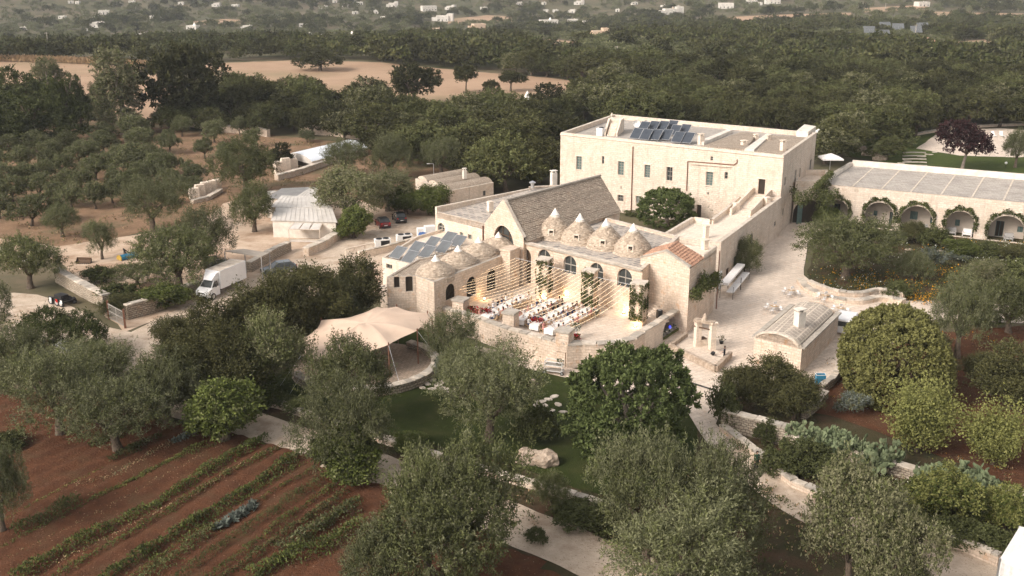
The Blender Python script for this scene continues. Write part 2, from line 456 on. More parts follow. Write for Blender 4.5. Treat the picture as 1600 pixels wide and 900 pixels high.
# --- mesh building
class MB:
 def __init__(s):
  s.v = []; s.f = []; s.m = []
 def face(s, pts, mi=0):
  i = len(s.v)
  s.v += [tuple(p) for p in pts]
  s.f.append(tuple(range(i, i + len(pts)))); s.m.append(mi)
 def mesh(s, vs, fs, mi=0):
  i = len(s.v)
  s.v += [tuple(p) for p in vs]
  for f in fs:
   s.f.append(tuple(i + k for k in f)); s.m.append(mi)
 def box(s, c, sx, sy, sz, rz=0.0, mi=0, rx=0.0):      # c = centre of the base
  M = Matrix.Translation(Vector(c)) @ Matrix.Rotation(rz, 4, 'Z') @ Matrix.Rotation(rx, 4, 'X')
  vs = [M @ Vector((a * sx / 2, b * sy / 2, h * sz)) for h in (0,1) for a, b in ((-1,-1),(1,-1),(1,1),(-1,1))]
  s.mesh(vs, [(3,2,1,0),(4,5,6,7),(0,1,5,4),(1,2,6,5),(2,3,7,6),(3,0,4,7)], mi)
 def bar(s, a, b, w, h=None, mi=0):                     # a square bar from a to b
  a = Vector(a); b = Vector(b); h = h or w
  d = (b - a)
  if d.length < 1e-6: return
  d.normalize()
  up = Vector((0,0,1)) if abs(d.z) < 0.95 else Vector((0,1,0))
  r = d.cross(up).normalized() * (w / 2)
  u = r.cross(d).normalized() * (h / 2)
  vs = [p + q for p in (a, b) for q in (-r - u, r - u, r + u, -r + u)]
  s.mesh(vs, [(3,2,1,0),(4,5,6,7),(0,1,5,4),(1,2,6,5),(2,3,7,6),(3,0,4,7)], mi)
 def tube(s, pts, rads, n=8, mi=0, cap=True):
  pts = [Vector(p) for p in pts]
  if not hasattr(rads, '__len__'): rads = [rads] * len(pts)
  rings = []
  for i, p in enumerate(pts):
   d = (pts[min(i + 1, len(pts) - 1)] - pts[max(i - 1,0)])
   d = d.normalized() if d.length > 1e-9 else Vector((0,0,1))
   up = Vector((0,0,1)) if abs(d.z) < 0.9 else Vector((0,1,0))
   r = d.cross(up).normalized(); u = r.cross(d).normalized()
   rings.append([p + (r * math.cos(2 * math.pi * k / n) + u * math.sin(2 * math.pi * k / n)) * rads[i] for k in range(n)])
  vs = [q for r in rings for q in r]
  fs = [(i * n + k, i * n + (k + 1) % n, (i + 1) * n + (k + 1) % n, (i + 1) * n + k) for i in range(len(pts) - 1) for k in range(n)]
  if cap:
   fs += [tuple(range(n))[::-1], tuple((len(pts) - 1) * n + k for k in range(n))]
  s.mesh(vs, fs, mi)
 def lathe(s, c, prof, n=20, mi=0, jit=0.0, seed=0, sx=1, sy=1):
  rr = random.Random(seed)
  c = Vector(c); vs = []
  for r, z in prof:
   for k in range(n):
    a = 2 * math.pi * k / n
    q = r * (1 + rr.uniform(-jit, jit))
    vs.append(c + Vector((q * math.cos(a) * sx, q * math.sin(a) * sy, z)))
  m = len(prof)
  fs = [(i * n + k, i * n + (k + 1) % n, (i + 1) * n + (k + 1) % n, (i + 1) * n + k) for i in range(m - 1) for k in range(n)]
  fs.append(tuple(range(n))[::-1]); fs.append(tuple((m - 1) * n + k for k in range(n)))
  s.mesh(vs, fs, mi)
 def prism(s, poly, z0, z1, mi=0, top=None, bottom=False):
  n = len(poly)
  poly = [Vector((p[0], p[1],0)) for p in poly]
  if sum(poly[i].x * poly[(i + 1) % n].y - poly[(i + 1) % n].x * poly[i].y for i in range(n)) < 0:
   poly = poly[::-1]
  for i in range(n):
   a, b = poly[i], poly[(i + 1) % n]
   s.face([(a.x, a.y, z0),(b.x, b.y, z0),(b.x, b.y, z1),(a.x, a.y, z1)], mi)
  tr = tessellate_polygon([poly])
  for t in tr:
   s.face([(poly[k].x, poly[k].y, z1) for k in t], mi if top is None else top)
   if bottom: s.face([(poly[k].x, poly[k].y, z0) for k in t][::-1], mi)
 def wall(s, A, B, z0, z1, holes=(), depth=0.3, inward=None, mi=0, rmi=None, top=None):
  """an upright wall face from A to B with openings; holes = (s0, s1, zb, zt, arched); top = optional function s -> z"""
  A = Vector((A.x, A.y)); B = Vector((B.x, B.y))
  d = (B - A); L = d.length; d /= L
  if top is None:
   outer = [(0, z0),(L, z0),(L, z1),(0, z1)]
  else:
   outer = [(0, z0),(L, z0)] + top(L)
  loops = [outer]
  for h in holes:
   loops.append(hole_loop(h))
  to3 = lambda q: Vector((A.x + d.x * q[0], A.y + d.y * q[0], q[1]))
  flat = [q for l in loops for q in l]
  tr = tessellate_polygon([[Vector((q[0], q[1],0)) for q in l] for l in loops])
  base = len(s.v)
  s.v += [tuple(to3(q)) for q in flat]
  for t in tr:
   s.f.append(tuple(base + k for k in t)); s.m.append(mi)
  n = inward if inward is not None else Vector((-d.y, d.x, 0))
  for l in loops[1:]:
   for i in range(len(l)):
    a, b = to3(l[i]), to3(l[(i + 1) % len(l)])
    s.face([a, b, b + n * depth, a + n * depth], rmi if rmi is not None else mi)
 def build(s, name, mats, parent=None, smooth=False, loc=None):
  me = bpy.data.meshes.new(name)
  off = Vector(parent_world(parent)) if parent is not None else Vector(loc or (0,0,0))
  me.from_pydata([(a - off.x, b - off.y, c - off.z) for a, b, c in s.v],[], s.f)
  mats = mats if isinstance(mats, (list, tuple)) else [mats]
  for m in mats: me.materials.append(m)
  if len(mats) > 1: me.polygons.foreach_set('material_index', s.m)
  if smooth: me.polygons.foreach_set('use_smooth', [True] * len(s.f))
  me.update()
  o = bpy.data.objects.new(name, me)
  COL.objects.link(o)
  if parent is not None: o.parent = parent
  else: o.location = off
  return o

def hole_loop(h):
 s0, s1, zb, zt, ar = h
 if not ar:
  return [(s0, zb),(s1, zb),(s1, zt),(s0, zt)]
 w = (s1 - s0) / 2; c = (s0 + s1) / 2
 rise = min(w, (zt - zb) * 0.8)
 pts = [(s0, zb),(s1, zb)]
 for k in range(0,13):
  a = math.pi * k / 12
  pts.append((c + w * math.cos(a), zt - rise + rise * math.sin(a)))
 return pts

def parent_world(p):
 v = Vector((0,0,0))
 while p is not None:
  v += p.location; p = p.parent
 return v

def tag(o, label=None, cat=None, group=None, kind=None):
 if label: o['label'] = label
 if cat: o['category'] = cat
 if group: o['group'] = group
 if kind: o['kind'] = kind
 return o

def thing(name, label, cat, loc, group=None):
 o = bpy.data.objects.new(name, None)
 o.empty_display_size = 0.3
 COL.objects.link(o)
 o.location = loc
 return tag(o, label, cat, group)

def kids(o):
 return [c for c in KIDS.get(o.name, [])] if False else [c for c in o.children]

def copy_tree(o, loc=None, rz=None, scale=None, label=None, cat=None, group=None):
 def cp(x, par):
  c = x.copy(); COL.objects.link(c); c.parent = par
  for ch in CH[x]: cp(ch, c)
  return c
 if o not in CH: index_tree(o)
 c = cp(o, None)
 if loc is not None: c.location = loc
 if rz is not None: c.rotation_euler = (0,0, rz)
 if scale is not None: c.scale = scale
 return tag(c, label, cat, group)
CH = {}
def index_tree(o):
 CH[o] = list(o.children)
 for c in CH[o]: index_tree(c)

ORD = ['first', 'second', 'third', 'fourth', 'fifth', 'sixth', 'seventh', 'eighth', 'ninth', 'tenth', 'eleventh', 'twelfth', 'thirteenth', 'fourteenth', 'fifteenth', 'sixteenth', 'seventeenth', 'eighteenth', 'nineteenth', 'twentieth']
TENS = {2: 'twenty', 3: 'thirty', 4: 'forty', 5: 'fifty'}
def ordw(i):
 if i < 20: return ORD[i]
 return TENS[(i + 1) // 10] + ('-' + ORD[(i + 1) % 10 - 1] if (i + 1) % 10 else 'th').replace('-th', 'th')

def jitter_poly(pts, step=3.0, amp=0.5, seed=0):
 out = []
 n = len(pts)
 for i in range(n):
  a, b = Vector(pts[i]), Vector(pts[(i + 1) % n])
  L = (b - a).length
  k = max(1, int(L / step))
  nrm = Vector((-(b - a).y, (b - a).x, 0)).normalized() if L else Vector((0,0,0))
  for j in range(k):
   p = a.lerp(b, j / k)
   q = mnoise.noise(Vector((p.x * 0.35, p.y * 0.35, seed * 7.7))) * amp
   out.append(p + nrm * q)
 return out

def smooth_line(pts, n=6):
 out = []
 for i in range(len(pts) - 1):
  p0 = pts[max(i - 1,0)]; p1 = pts[i]; p2 = pts[i + 1]; p3 = pts[min(i + 2, len(pts) - 1)]
  for k in range(n):
   t = k / n
   out.append(0.5 * ((2 * p1) + (p2 - p0) * t + (2 * p0 - 5 * p1 + 4 * p2 - p3) * t * t + (-p0 + 3 * p1 - 3 * p2 + p3) * t ** 3))
 out.append(pts[-1])
 return out

def sheet(name, px, z, mat, label, kind='structure', amp=0.5, step=3.0, smooth=False, cat=None):
 pts = [P(x, y, z) for x, y in px]
 if smooth: pts = smooth_line(pts + [pts[0]],5)[:-1]
 pts = jitter_poly(pts, step, amp, len(name))
 mb = MB()
 for t in tessellate_polygon([[Vector((p.x, p.y, 0)) for p in pts]]):
  q = [pts[k] for k in t]
  nrm = (q[1] - q[0]).cross(q[2] - q[0]).z
  mb.face([(v.x, v.y, z) for v in (q if nrm > 0 else q[::-1])])
 c = sum((Vector(p) for p in pts), Vector()) / len(pts)
 o = mb.build(name, mat, loc=(c.x, c.y, z))
 return tag(o, label, cat, None, kind)

def ribbon(name, px, w, z, mat, label, amp=0.35):
 pts = smooth_line([P(x, y, z) for x, y in px],8)
 mb = MB(); L = []; R = []
 for i, p in enumerate(pts):
  d = (pts[min(i + 1, len(pts) - 1)] - pts[max(i - 1,0)]).normalized()
  n = Vector((-d.y, d.x, 0))
  ww = w[0] + (w[1] - w[0]) * i / (len(pts) - 1) if isinstance(w, tuple) else w
  L.append(p + n * (ww / 2 + amp * mnoise.noise(p * 0.3 + Vector((3,0,0)))))
  R.append(p - n * (ww / 2 + amp * mnoise.noise(p * 0.3 + Vector((9,5,0)))))
 for i in range(len(pts) - 1):
  mb.face([R[i], R[i + 1], L[i + 1], L[i]])
 o = mb.build(name, mat, loc=tuple(pts[len(pts) // 2]))
 return tag(o, label, None, None, 'structure')

def in_poly(x, y, poly):
 c = False; n = len(poly)
 for i in range(n):
  x1, y1 = poly[i][0], poly[i][1]; x2, y2 = poly[(i + 1) % n][0], poly[(i + 1) % n][1]
  if (y1 > y) != (y2 > y) and x < (x2 - x1) * (y - y1) / (y2 - y1) + x1: c = not c
 return c

# === THE LAND
def build_terrain():
 xs = [-2600,-2000,-1500,-1150] + list(range(-900,901,30)) + [1150,1500,2000,2600]
 ys = [-150,-50,0,100,200,300,380] + list(range(430,1800,30)) + list(range(1800,3300,100))
 mb = MB()
 vs = [(x, y, T(x, y) - 0.02) for y in ys for x in xs]
 nx = len(xs)
 fs = [(j * nx + i, j * nx + i + 1,(j + 1) * nx + i + 1,(j + 1) * nx + i) for j in range(len(ys) - 1) for i in range(nx - 1)]
 mb.mesh(vs, fs)
 o = mb.build('ground', G_LAND, smooth=True, loc=(0,0,0))
 tag(o, 'olive-covered countryside sloping away to the far hillside', None, None, 'structure')
build_terrain()

sheet('grove_soil', [(-400,165),(180,165),(300,205),(420,210),(560,225),(700,262),(720,330),(600,330),(430,300),(300,345),(90,392),(-400,340)],0.01, G_DIRT, 'brown soil under the young olive grove', amp=1.2)
sheet('near_soil', [(-400,560),(60,520),(300,560),(620,620),(760,560),(1100,560),(1300,560),(2000,500),(2000,1200),(-400,1200)],0.005, G_BED, 'dark planted ground around the masseria', amp=1.0)
sheet('yard', [(-300,330),(90,385),(170,372),(300,356),(350,318),(430,296),(530,300),(610,330),(700,322),(800,380),(700,470),(560,460),(330,470),(190,520),(120,440),(90,410),(-100,360),(-300,350)],0.02, G_YARD, 'pale gravel yard beside the sheds', amp=0.8)
sheet('road', [(-260,472),(-60,464),(20,458),(60,460),(90,470),(130,487),(170,510),(205,519),(240,500),(310,468),(400,428),(470,402),(527,376),(600,352),(690,336),(830,318),(830,342),(720,368),(600,402),(500,440),(400,492),(330,532),(270,562),(215,562),(150,548),(90,530),(0,540),(-260,565)],0.03, G_ROAD, 'white gravel road past the dry stone wall', amp=0.4)
ribbon('lane', [(60,480),(130,520),(185,560),(235,600),(290,635),(390,662),(500,702),(620,746),(740,792),(850,838),(960,885),(1060,935),(1200,1010)],(4.2,5.2),0.036, G_ROAD, 'white gravel lane between the vegetable plot and the lawn')
ribbon('path', [(1120,668),(1160,715),(1215,765),(1290,808),(1390,850),(1500,885),(1640,925),(1800,980)],(2.6,5.5),0.033, G_ROAD, 'white gravel path below the prickly pears')
sheet('plaza', [(1240,342),(1300,346),(1262,380),(1255,430),(1290,456),(1340,468),(1400,470),(1470,470),(1600,478),(1800,485),(1800,500),(1600,505),(1460,500),(1330,520),(1300,600),(1240,620),(1200,590),(1130,630),(1118,662),(1150,700),(1110,700),(1060,620),(980,590),(920,560),(990,520),(1100,470),(1080,440),(1180,360),(1230,330)],0.045, PAVING, 'pale limestone paving of the plaza', amp=0.15)
sheet('wall_path', [(740,540),(800,552),(880,572),(960,590),(1010,600),(1000,616),(960,608),(880,589),(760,560)],0.048, PAVING, 'narrow pale path between the courtyard wall and the lawn', amp=0.1)
sheet('garden_path', [(1400,396),(1600,405),(1750,412),(1750,420),(1600,415),(1400,408)],0.05, G_ROAD, 'narrow white path through the flower garden', amp=0.2)
sheet('flower_bed_soil', [(1262,424),(1262,446),(1300,458),(1350,462),(1450,462),(1620,470),(1800,480),(1800,380),(1600,372),(1440,366),(1320,352),(1296,352),(1280,380)],0.055, G_BED, 'dark planted soil of the garden in front of the arched wing', amp=0.4)
sheet('garden_soil', [(1290,600),(1330,560),(1450,520),(1600,508),(1900,500),(1900,820),(1600,765),(1440,700),(1300,650),(1180,628),(1240,610)],0.052, G_RED, 'red soil of the right-hand orchard', amp=0.5)
sheet('lawn', [(395,612),(470,560),(560,530),(660,515),(760,560),(880,585),(960,606),(1085,620),(1090,690),(1080,740),(1010,790),(900,762),(790,722),(700,700),(600,680),(520,655),(430,630)],0.042, G_LAWN, 'dark green lawn in front of the courtyard wall', amp=0.25)
sheet('pool_lawn', [(1290,215),(1430,202),(1620,210),(1900,225),(1900,300),(1600,275),(1440,262),(1330,245)],0.05, G_LAWN2, 'bright lawn behind the arched wing', amp=0.5)
sheet('pool_deck', [(1432,232),(1470,205),(1560,200),(1660,208),(1680,236),(1590,246),(1500,243)],0.07, PAVING, 'pale pool deck on the lawn', amp=0.2)
sheet('back_lawn', [(820,225),(830,200),(960,195),(1000,200),(900,232)],0.03, G_LAWN2, 'strip of lawn behind the main house', amp=0.4)
sheet('ochre_field', [(-200,100),(0,92),(100,94),(235,103),(275,135),(260,185),(210,200),(150,190),(140,150),(0,130),(-200,140)],0.012, G_OCHRE, 'ochre stubble field beyond the pines', amp=1.5)
sheet('ochre_field', [(320,99),(470,94),(590,97),(700,108),(850,121),(962,132),(955,150),(880,162),(700,170),(600,168),(480,160),(330,150)],0.014, G_OCHRE, 'ploughed ochre field behind the dark oaks', amp=1.5)
for k, (pts, lab) in enumerate([
  ([(1065,155),(1150,150),(1200,163),(1190,178),(1080,172)],0),
  ([(560,172),(640,160),(700,172),(690,190),(600,190)],0)]):
 pass

def far_patch(px, lab, mat=G_OCHRE):
 pts = [PT(x, y) for x, y in px]
 mb = MB()
 n = len(pts)
 # drape: fan of small quads between the two long sides
 half = n // 2
 a = pts[:half]; b = pts[half:][::-1]
 for i in range(len(a) - 1):
  for j in range(12):
   for t in range(4):
    s0, s1 = j / 12,(j + 1) / 12; t0, t1 = t / 4,(t + 1) / 4
    q = []
    for (s, t_) in ((s0, t0),(s1, t0),(s1, t1),(s0, t1)):
     p = a[i].lerp(a[i + 1], s).lerp(b[i].lerp(b[i + 1], s), t_)
     q.append((p.x, p.y, T(p.x, p.y) + 0.25))
    nrm = (Vector(q[1]) - Vector(q[0])).cross(Vector(q[2]) - Vector(q[0])).z
    mb.face(q if nrm > 0 else q[::-1])
 c = sum(pts, Vector()) / n
 o = mb.build('field', mat, loc=tuple(c))
 tag(o, lab, None, None, 'structure')
 return pts
FAR_FIELDS = []
for px, lab in [
 ([(1120,28),(1200,24),(1260,22),(1330,20),(1330,30),(1260,34),(1200,38),(1120,40)], 'long ochre field on the far right slope'),
 ([(1440,18),(1520,20),(1620,22),(1620,30),(1520,28),(1440,26)], 'ochre field at the top right'),
 ([(1200,84),(1262,86),(1262,95),(1200,94)], 'small ochre clearing in the right-hand woods'),
 ([(815,68),(860,62),(905,66),(905,80),(860,84),(815,80)], 'bare stony clearing with scattered shrubs'),
 ([(700,30),(760,24),(800,26),(800,34),(760,36),(700,38)], 'reddish field in the middle of the valley'),
 ([(1350,13),(1450,8),(1450,16),(1350,20)], 'ochre strip near the top of the right slope'),
 ([(560,70),(600,68),(640,72),(640,78),(600,76),(560,76)], 'small bare plot in the valley'),
 ([(300,34),(350,30),(400,33),(400,38),(350,38),(300,40)], 'pink fallow field on the left valley floor'),
 ([(1480,68),(1540,62),(1560,70),(1560,78),(1520,80),(1480,76)], 'pale earth beside the far villa')]:
 FAR_FIELDS.append([(p.x, p.y) for p in far_patch(px, lab)])

# the vegetable plot: real ridges running with the rows
RD = (P(468,715) - P(166,896)); RD.z = 0; RD.normalize()
RN = Vector((-RD.y, RD.x, 0))
PLOT_PX = [(-260,660),(0,615),(120,612),(262,655),(380,676),(470,705),(560,742),(640,775),(720,812),(800,850),(880,892),(960,940),(1000,1000),(900,1150),(-260,1150)]
PLOT = [P(x, y) for x, y in PLOT_PX]
def build_plot():
 O = P(300,800)
 us = [(p - O).dot(RD) for p in PLOT]; vv = [(p - O).dot(RN) for p in PLOT]
 u0, u1, v0, v1 = min(us), max(us), min(vv), max(vv)
 du, dv = 1.0,0.28
 nu, nv = int((u1 - u0) / du), int((v1 - v0) / dv)
 vs = []; ok = []
 for j in range(nv + 1):
  for i in range(nu + 1):
   p = O + RD * (u0 + i * du) + RN * (v0 + j * dv)
   h = 0.06 + 0.07 * math.sin(2 * math.pi * (v0 + j * dv) / 1.75 + 0.5 * math.sin(i * 0.11)) + 0.05 * mnoise.noise(p * 0.9)
   vs.append((p.x, p.y, max(h, 0.0) + 0.06)); ok.append(in_poly(p.x, p.y, [(q.x, q.y) for q in PLOT]))
 fs = []
 w = nu + 1
 for j in range(nv):
  for i in range(nu):
   q = (j * w + i, j * w + i + 1,(j + 1) * w + i + 1,(j + 1) * w + i)
   if all(ok[k] for k in q): fs.append(q)
 mb = MB(); mb.mesh(vs, fs)
 o = mb.build('vegetable_plot_soil', G_RED, smooth=True, loc=tuple(O))
 tag(o, 'red ploughed soil with furrows running between the vegetable rows', None, None, 'structure')
build_plot()

# === BUILDING HELPERS
def op(A, B, xc, yt, yb, w, arched=False):
 """an opening, read off the photograph, on the wall A-B: centre column, top and bottom row, width"""
 ym = (yt + yb) / 2
 s0, _ = on_wall(xc - w / 2, ym, A, B); s1, _ = on_wall(xc + w / 2, ym, A, B)
 _, zt = on_wall(xc, yt, A, B); _, zb = on_wall(xc, yb, A, B)
 if s0 > s1: s0, s1 = s1, s0
 return [s0, s1, zb, zt, arched]

def window(parent, A, B, h, inw, depth=0.28, style='window', glass=None, framem=None, mull=(2,3), label=None, surround=None):
 """frame, panes and surround set into the opening h of wall A-B"""
 d = Vector((B.x - A.x, B.y - A.y, 0)).normalized()
 at = lambda s, z, k: Vector((A.x, A.y, 0)) + d * s + inw * k + Vector((0,0, z))
 s0, s1, zb, zt, ar = h
 loop = hole_loop(h)
 name = {'door': 'door', 'shutter': 'shutter'}.get(style, 'window')
 mb = MB()
 fw = 0.07 if s1 - s0 < 1.3 else 0.11
 k0 = depth - 0.08
 for i in range(len(loop)):
  a, b = loop[i], loop[(i + 1) % len(loop)]
  mb.bar(at(*a, k0), at(*b, k0), fw * 1.6,0.08)
 w = s1 - s0; hh = zt - zb
 if style != 'open':
  for i in range(1, mull[0]):
   s = s0 + w * i / mull[0]
   e = 0
   if ar:
    c = (s0 + s1) / 2; r = w / 2; rise = min(r, hh * 0.8)
    e = rise - rise * math.sqrt(max(0,1 - ((s - c) / r) ** 2))
   mb.bar(at(s, zb, k0), at(s, zt - e, k0), fw, 0.06)
  for j in range(1, mull[1]):
   z = zb + hh * j / mull[1]
   e = 0
   if ar:
    r = w / 2; rise = min(r, hh * 0.8)
    dz = z - (zt - rise)
    if dz > 0: e = r - r * math.sqrt(max(0,1 - (dz / rise) ** 2))
   mb.bar(at(s0 + e, z, k0), at(s1 - e, z, k0),0.05, fw)
 f = mb.build(name, framem or FRAME, parent)
 if label: f['label'] = label
 gl = MB()
 for t in tessellate_polygon([[Vector((q[0], q[1],0)) for q in loop]]):
  gl.face([at(*loop[k], depth - 0.02) for k in t])
 gl.build('pane', glass or GLASS, f)  # in open arches no glass: a dark sheet painted as the shade inside
 return f

def surround_box(mb, A, B, h, inw, w=0.16, proud=0.05, sill=True):
 d = Vector((B.x - A.x, B.y - A.y, 0)).normalized()
 at = lambda s, z, k: Vector((A.x, A.y, 0)) + d * s + inw * k + Vector((0,0, z))
 s0, s1, zb, zt, ar = h
 mb.bar(at(s0 - w / 2, zb, -proud / 2), at(s0 - w / 2, zt, -proud / 2), w, proud)
 mb.bar(at(s1 + w / 2, zb, -proud / 2), at(s1 + w / 2, zt, -proud / 2), w, proud)
 mb.bar(at(s0 - w * 1.5, zt + w / 2,-proud * .6), at(s1 + w * 1.5, zt + w / 2,-proud * .6), proud * 2.2, w)
 if sill: mb.bar(at(s0 - w * 1.2, zb - 0.07,-proud), at(s1 + w * 1.2, zb - 0.07,-proud), proud * 3,0.13)

def inward_of(A, B, C):
 d = Vector((B.x - A.x, B.y - A.y, 0)).normalized()
 n = Vector((-d.y, d.x, 0))
 return n if n.dot(Vector((C.x - A.x, C.y - A.y, 0))) > 0 else -n

def building(name, label, poly, z0, z1, openings=None, mat=STONE, roof=FLATROOF, parapet=0.8, thick=0.45, cap=COPING, styles=None, roofname='roof', inner=None):
 """outer walls with real openings, a parapet with thickness and a sunk flat roof; openings = {edge: [(opening, style dict)]}"""
 c = sum((Vector((p.x, p.y, 0)) for p in poly), Vector()) / len(poly)
 root = thing(name, label, 'building', (c.x, c.y, z0))
 n = len(poly)
 poly = [Vector((p.x, p.y, 0)) for p in poly]
 wl = MB()
 ins = []
 for i in range(n):
  a, b, p = poly[i], poly[(i + 1) % n], poly[i - 1]
  n1 = inward_of(p, a, c); n2 = inward_of(a, b, c)
  bis = (n1 + n2);
  k = thick / max(0.35,(1 + n1.dot(n2)) / 2)
  ins.append(a + bis * 0.5 * k)
 for i in range(n):
  a, b = poly[i], poly[(i + 1) % n]
  hs = (openings or {}).get(i, [])
  inw = inward_of(a, b, c)
  wl.wall(a, b, z0, z1,[h for h, st in hs],0.3, inw)
  ia, ib = ins[i], ins[(i + 1) % n]
  wl.face([(a.x, a.y, z1),(b.x, b.y, z1),(ib.x, ib.y, z1),(ia.x, ia.y, z1)],1)
  wl.face([(ia.x, ia.y, z1),(ib.x, ib.y, z1),(ib.x, ib.y, z1 - parapet),(ia.x, ia.y, z1 - parapet)],0 if inner is None else 2)
  for h, st in hs:
   st = dict(st)
   sr = st.pop('surround', False)
   wo = window(root, a, b, h, inw, **st)
   if sr: sur = MB(); surround_box(sur, a, b, h, inw); sur.build('surround', STONE_CLEAN, wo)
 wl.build('wall', [mat, cap] + ([inner] if inner else []), root)
 rf = MB()
 for t in tessellate_polygon([ins]):
  rf.face([(ins[k].x, ins[k].y, z1 - parapet) for k in t])
 rf.build(roofname, roof, root)
 return root, ins

def chimney(parent, base, w, h, mat=WHITEWASH, cap=True):
 mb = MB()
 mb.box(base, w, w * 0.8, h, 0.5)
 if cap:
  for a, b in ((-1,-1),(1,-1),(1,1),(-1,1)):
   mb.box((base.x + a * w * 0.33, base.y + b * w * 0.28, base.z + h), w * 0.2, w * 0.2,0.22,0.0)
  mb.box((base.x, base.y, base.z + h + 0.22), w * 1.15, w * 0.95,0.1,0.5)
 return mb.build('chimney', mat, parent)

def pipe(parent, pts, r=0.07, mat=RUST, name='drainpipe'):
 mb = MB(); mb.tube(pts, r, 8); return mb.build(name, mat, parent)

COURT_Z, PLAZA_Z = 1.8,0.05

# === MAIN HOUSE
ZM = 12.2
mA, mB, mC = P(876,207, ZM), P(1225,243, ZM), P(1276,207, ZM)
mD = mA + (mC - mB)
W_T = dict(style='window', glass=TEAL, mull=(2,5), surround=True)
W_D = dict(style='window', glass=GLASS, mull=(2,3), surround=True)
W_S = dict(style='window', glass=GLASS, mull=(1,2))
front = [(op(mA, mB, 904.8,244,265,8.5), W_T),(op(mA, mB, 942.2,244,256,3.6), W_S),(op(mA, mB, 970.3,252,273.5,9), W_T),
         (op(mA, mB, 1011.5,257.5,277.5,8.6), W_T),(op(mA, mB, 1046.2,261,282.5,9), W_D),(op(mA, mB, 1108.6,268.5,290,10.5), W_T),
         (op(mA, mB, 1112,244.5,251,3.8), W_S),(op(mA, mB, 1134.5,269,279.5,5), W_S),
         (op(mA, mB, 1190,279.5,303.5,10.5), dict(style='door', glass=DARK, mull=(1,1), framem=DARKWOOD, surround=True)),
         (op(mA, mB, 969.7,304.5,314.5,9), dict(style='window', glass=GLASS, mull=(3,2), surround=True)),(op(mA, mB, 996.7,306,317.5,6), W_T),
         (op(mA, mB, 970.5,291,295,1.6), W_S),(op(mA, mB, 1106.5,300.5,304,3), W_S),
         (op(mA, mB, 1092,320,340,7), dict(style='door', glass=DARK, mull=(1,1), framem=DARKWOOD))]
side = [(op(mB, mC, 1243,266,284,2.6), W_S),(op(mB, mC, 1250,263,277,2.2), W_S),(op(mB, mC, 1227,277,290,2.6), W_S),(op(mB, mC, 1266.2,250,275,2.6), W_S),(op(mB, mC, 1223.5,326,336,2.2), W_S)]
house, _ = building('farmhouse', 'tall cream limestone farmhouse block with flat roof, solar panels and teal-shuttered windows', [mA, mB, mC, mD],0, ZM, {0: front, 1: side}, STONE, FLATROOF, 0.75,0.5)
cor = MB()
hd = (mB - mA).normalized(); hi = inward_of(mA, mB, mC)
cor.bar(mA - hi * 0.06 + Vector((0,0,-0.28)), mB - hi * 0.06 + Vector((0,0,-0.28)),0.14,0.18)
cor.build('cornice', STONE_CLEAN, house)
def on_front(x, y, k=-0.1):
 s, z = on_wall(x, y, mA, mB)
 return Vector((mA.x, mA.y, 0)) + Vector((hd.x, hd.y, 0)) * s + hi * k + Vector((0,0, z))
pipe(house, [on_front(989.3,229), on_front(986.3,334)],0.08)
pipe(house, [on_front(1152,249), on_front(1152,254), on_front(1147,257.5), on_front(1110,254.5), on_front(1075,252), on_front(1073,298)],0.08)
led = MB(); led.bar(on_front(1080,255.5,-.12), on_front(1143,260.5,-.12),0.24,0.12); led.build('ledge', STONE_CLEAN, house)
ZR = ZM - 0.75
# raised roof parts: pitched slab sections, ramps and chimneys
def roof_slab(px, z0, zs, name, mat):
 pts = [P(x, y, ZR) for x, y in px]
 mb = MB()
 top = [Vector((p.x, p.y, ZR + dz)) for p, dz in zip(pts, zs)]
 n = len(pts)
 for t in tessellate_polygon([[Vector((p.x, p.y, 0)) for p in pts]]):
  mb.face([top[k] for k in t])
 for i in range(n):
  mb.face([pts[i], pts[(i + 1) % n], top[(i + 1) % n], top[i]],0)
 mb.build(name, mat, house)
roof_slab([(1098,231),(1158,209),(1182,214),(1165,238)], ZR, [.35,.35,.6,.5], 'roof_section', SLATES)
roof_slab([(1178,239),(1202,214),(1262,219),(1224,247)], ZR, [.3,.35,.45,.4], 'roof_section', SLATES)
roof_slab([(1163,238),(1198,213),(1205,214.5),(1178,239)], ZR, [.55,.55,.55,.55], 'roof_parapet', WHITEWASH)
roof_slab([(1090,226),(1137,207),(1144,208),(1100,227)], ZR, [.55,.55,.55,.55], 'roof_parapet', WHITEWASH)
roof_slab([(1244,215),(1256,205),(1274,208),(1262,217)], ZR, [1.2,1.2,1.2,1.2], 'roof_turret', WHITEWASH)
for x, y, w, h in ((1095,226,.85,1.5),(1162,231,.85,.9),(1223,239,.8,1.7),(1200,221,.7,.8),(1181,219,.7,.7)):
 chimney(house, P(x, y, ZR), w, h, STONE_CLEAN, True)
# roof stairs with side walls
st = MB()
s_a, s_b = P(954,213, ZR), P(969,200, ZR)
dr = (s_b - s_a).normalized(); nr = Vector((-dr.y, dr.x, 0))
for k in range(8):
 c = s_a + dr * (0.3 + k * 0.42)
 st.box((c.x, c.y, ZR),1.3,0.42,0.22 * (k + 1), math.atan2(dr.y, dr.x) - math.pi / 2)
for sgn in (-1,1):
 a = s_a + nr * sgn * 0.85; b = s_a + dr * 3.8 + nr * sgn * 0.85
 vs = [a, b, b + Vector((0,0,2.5)), a + Vector((0,0,0.6))]
 vs2 = [v + nr * sgn * 0.3 for v in vs]
 st.mesh(vs + vs2,[(0,1,2,3),(7,6,5,4),(0,4,5,1),(1,5,6,2),(2,6,7,3),(3,7,4,0)])
c = s_a + dr * 5.0
st.box((c.x, c.y, ZR),2.4,2.2,2.3, math.atan2(dr.y, dr.x) - math.pi / 2)
st.build('roof_stairs', STONE_CLEAN, house)
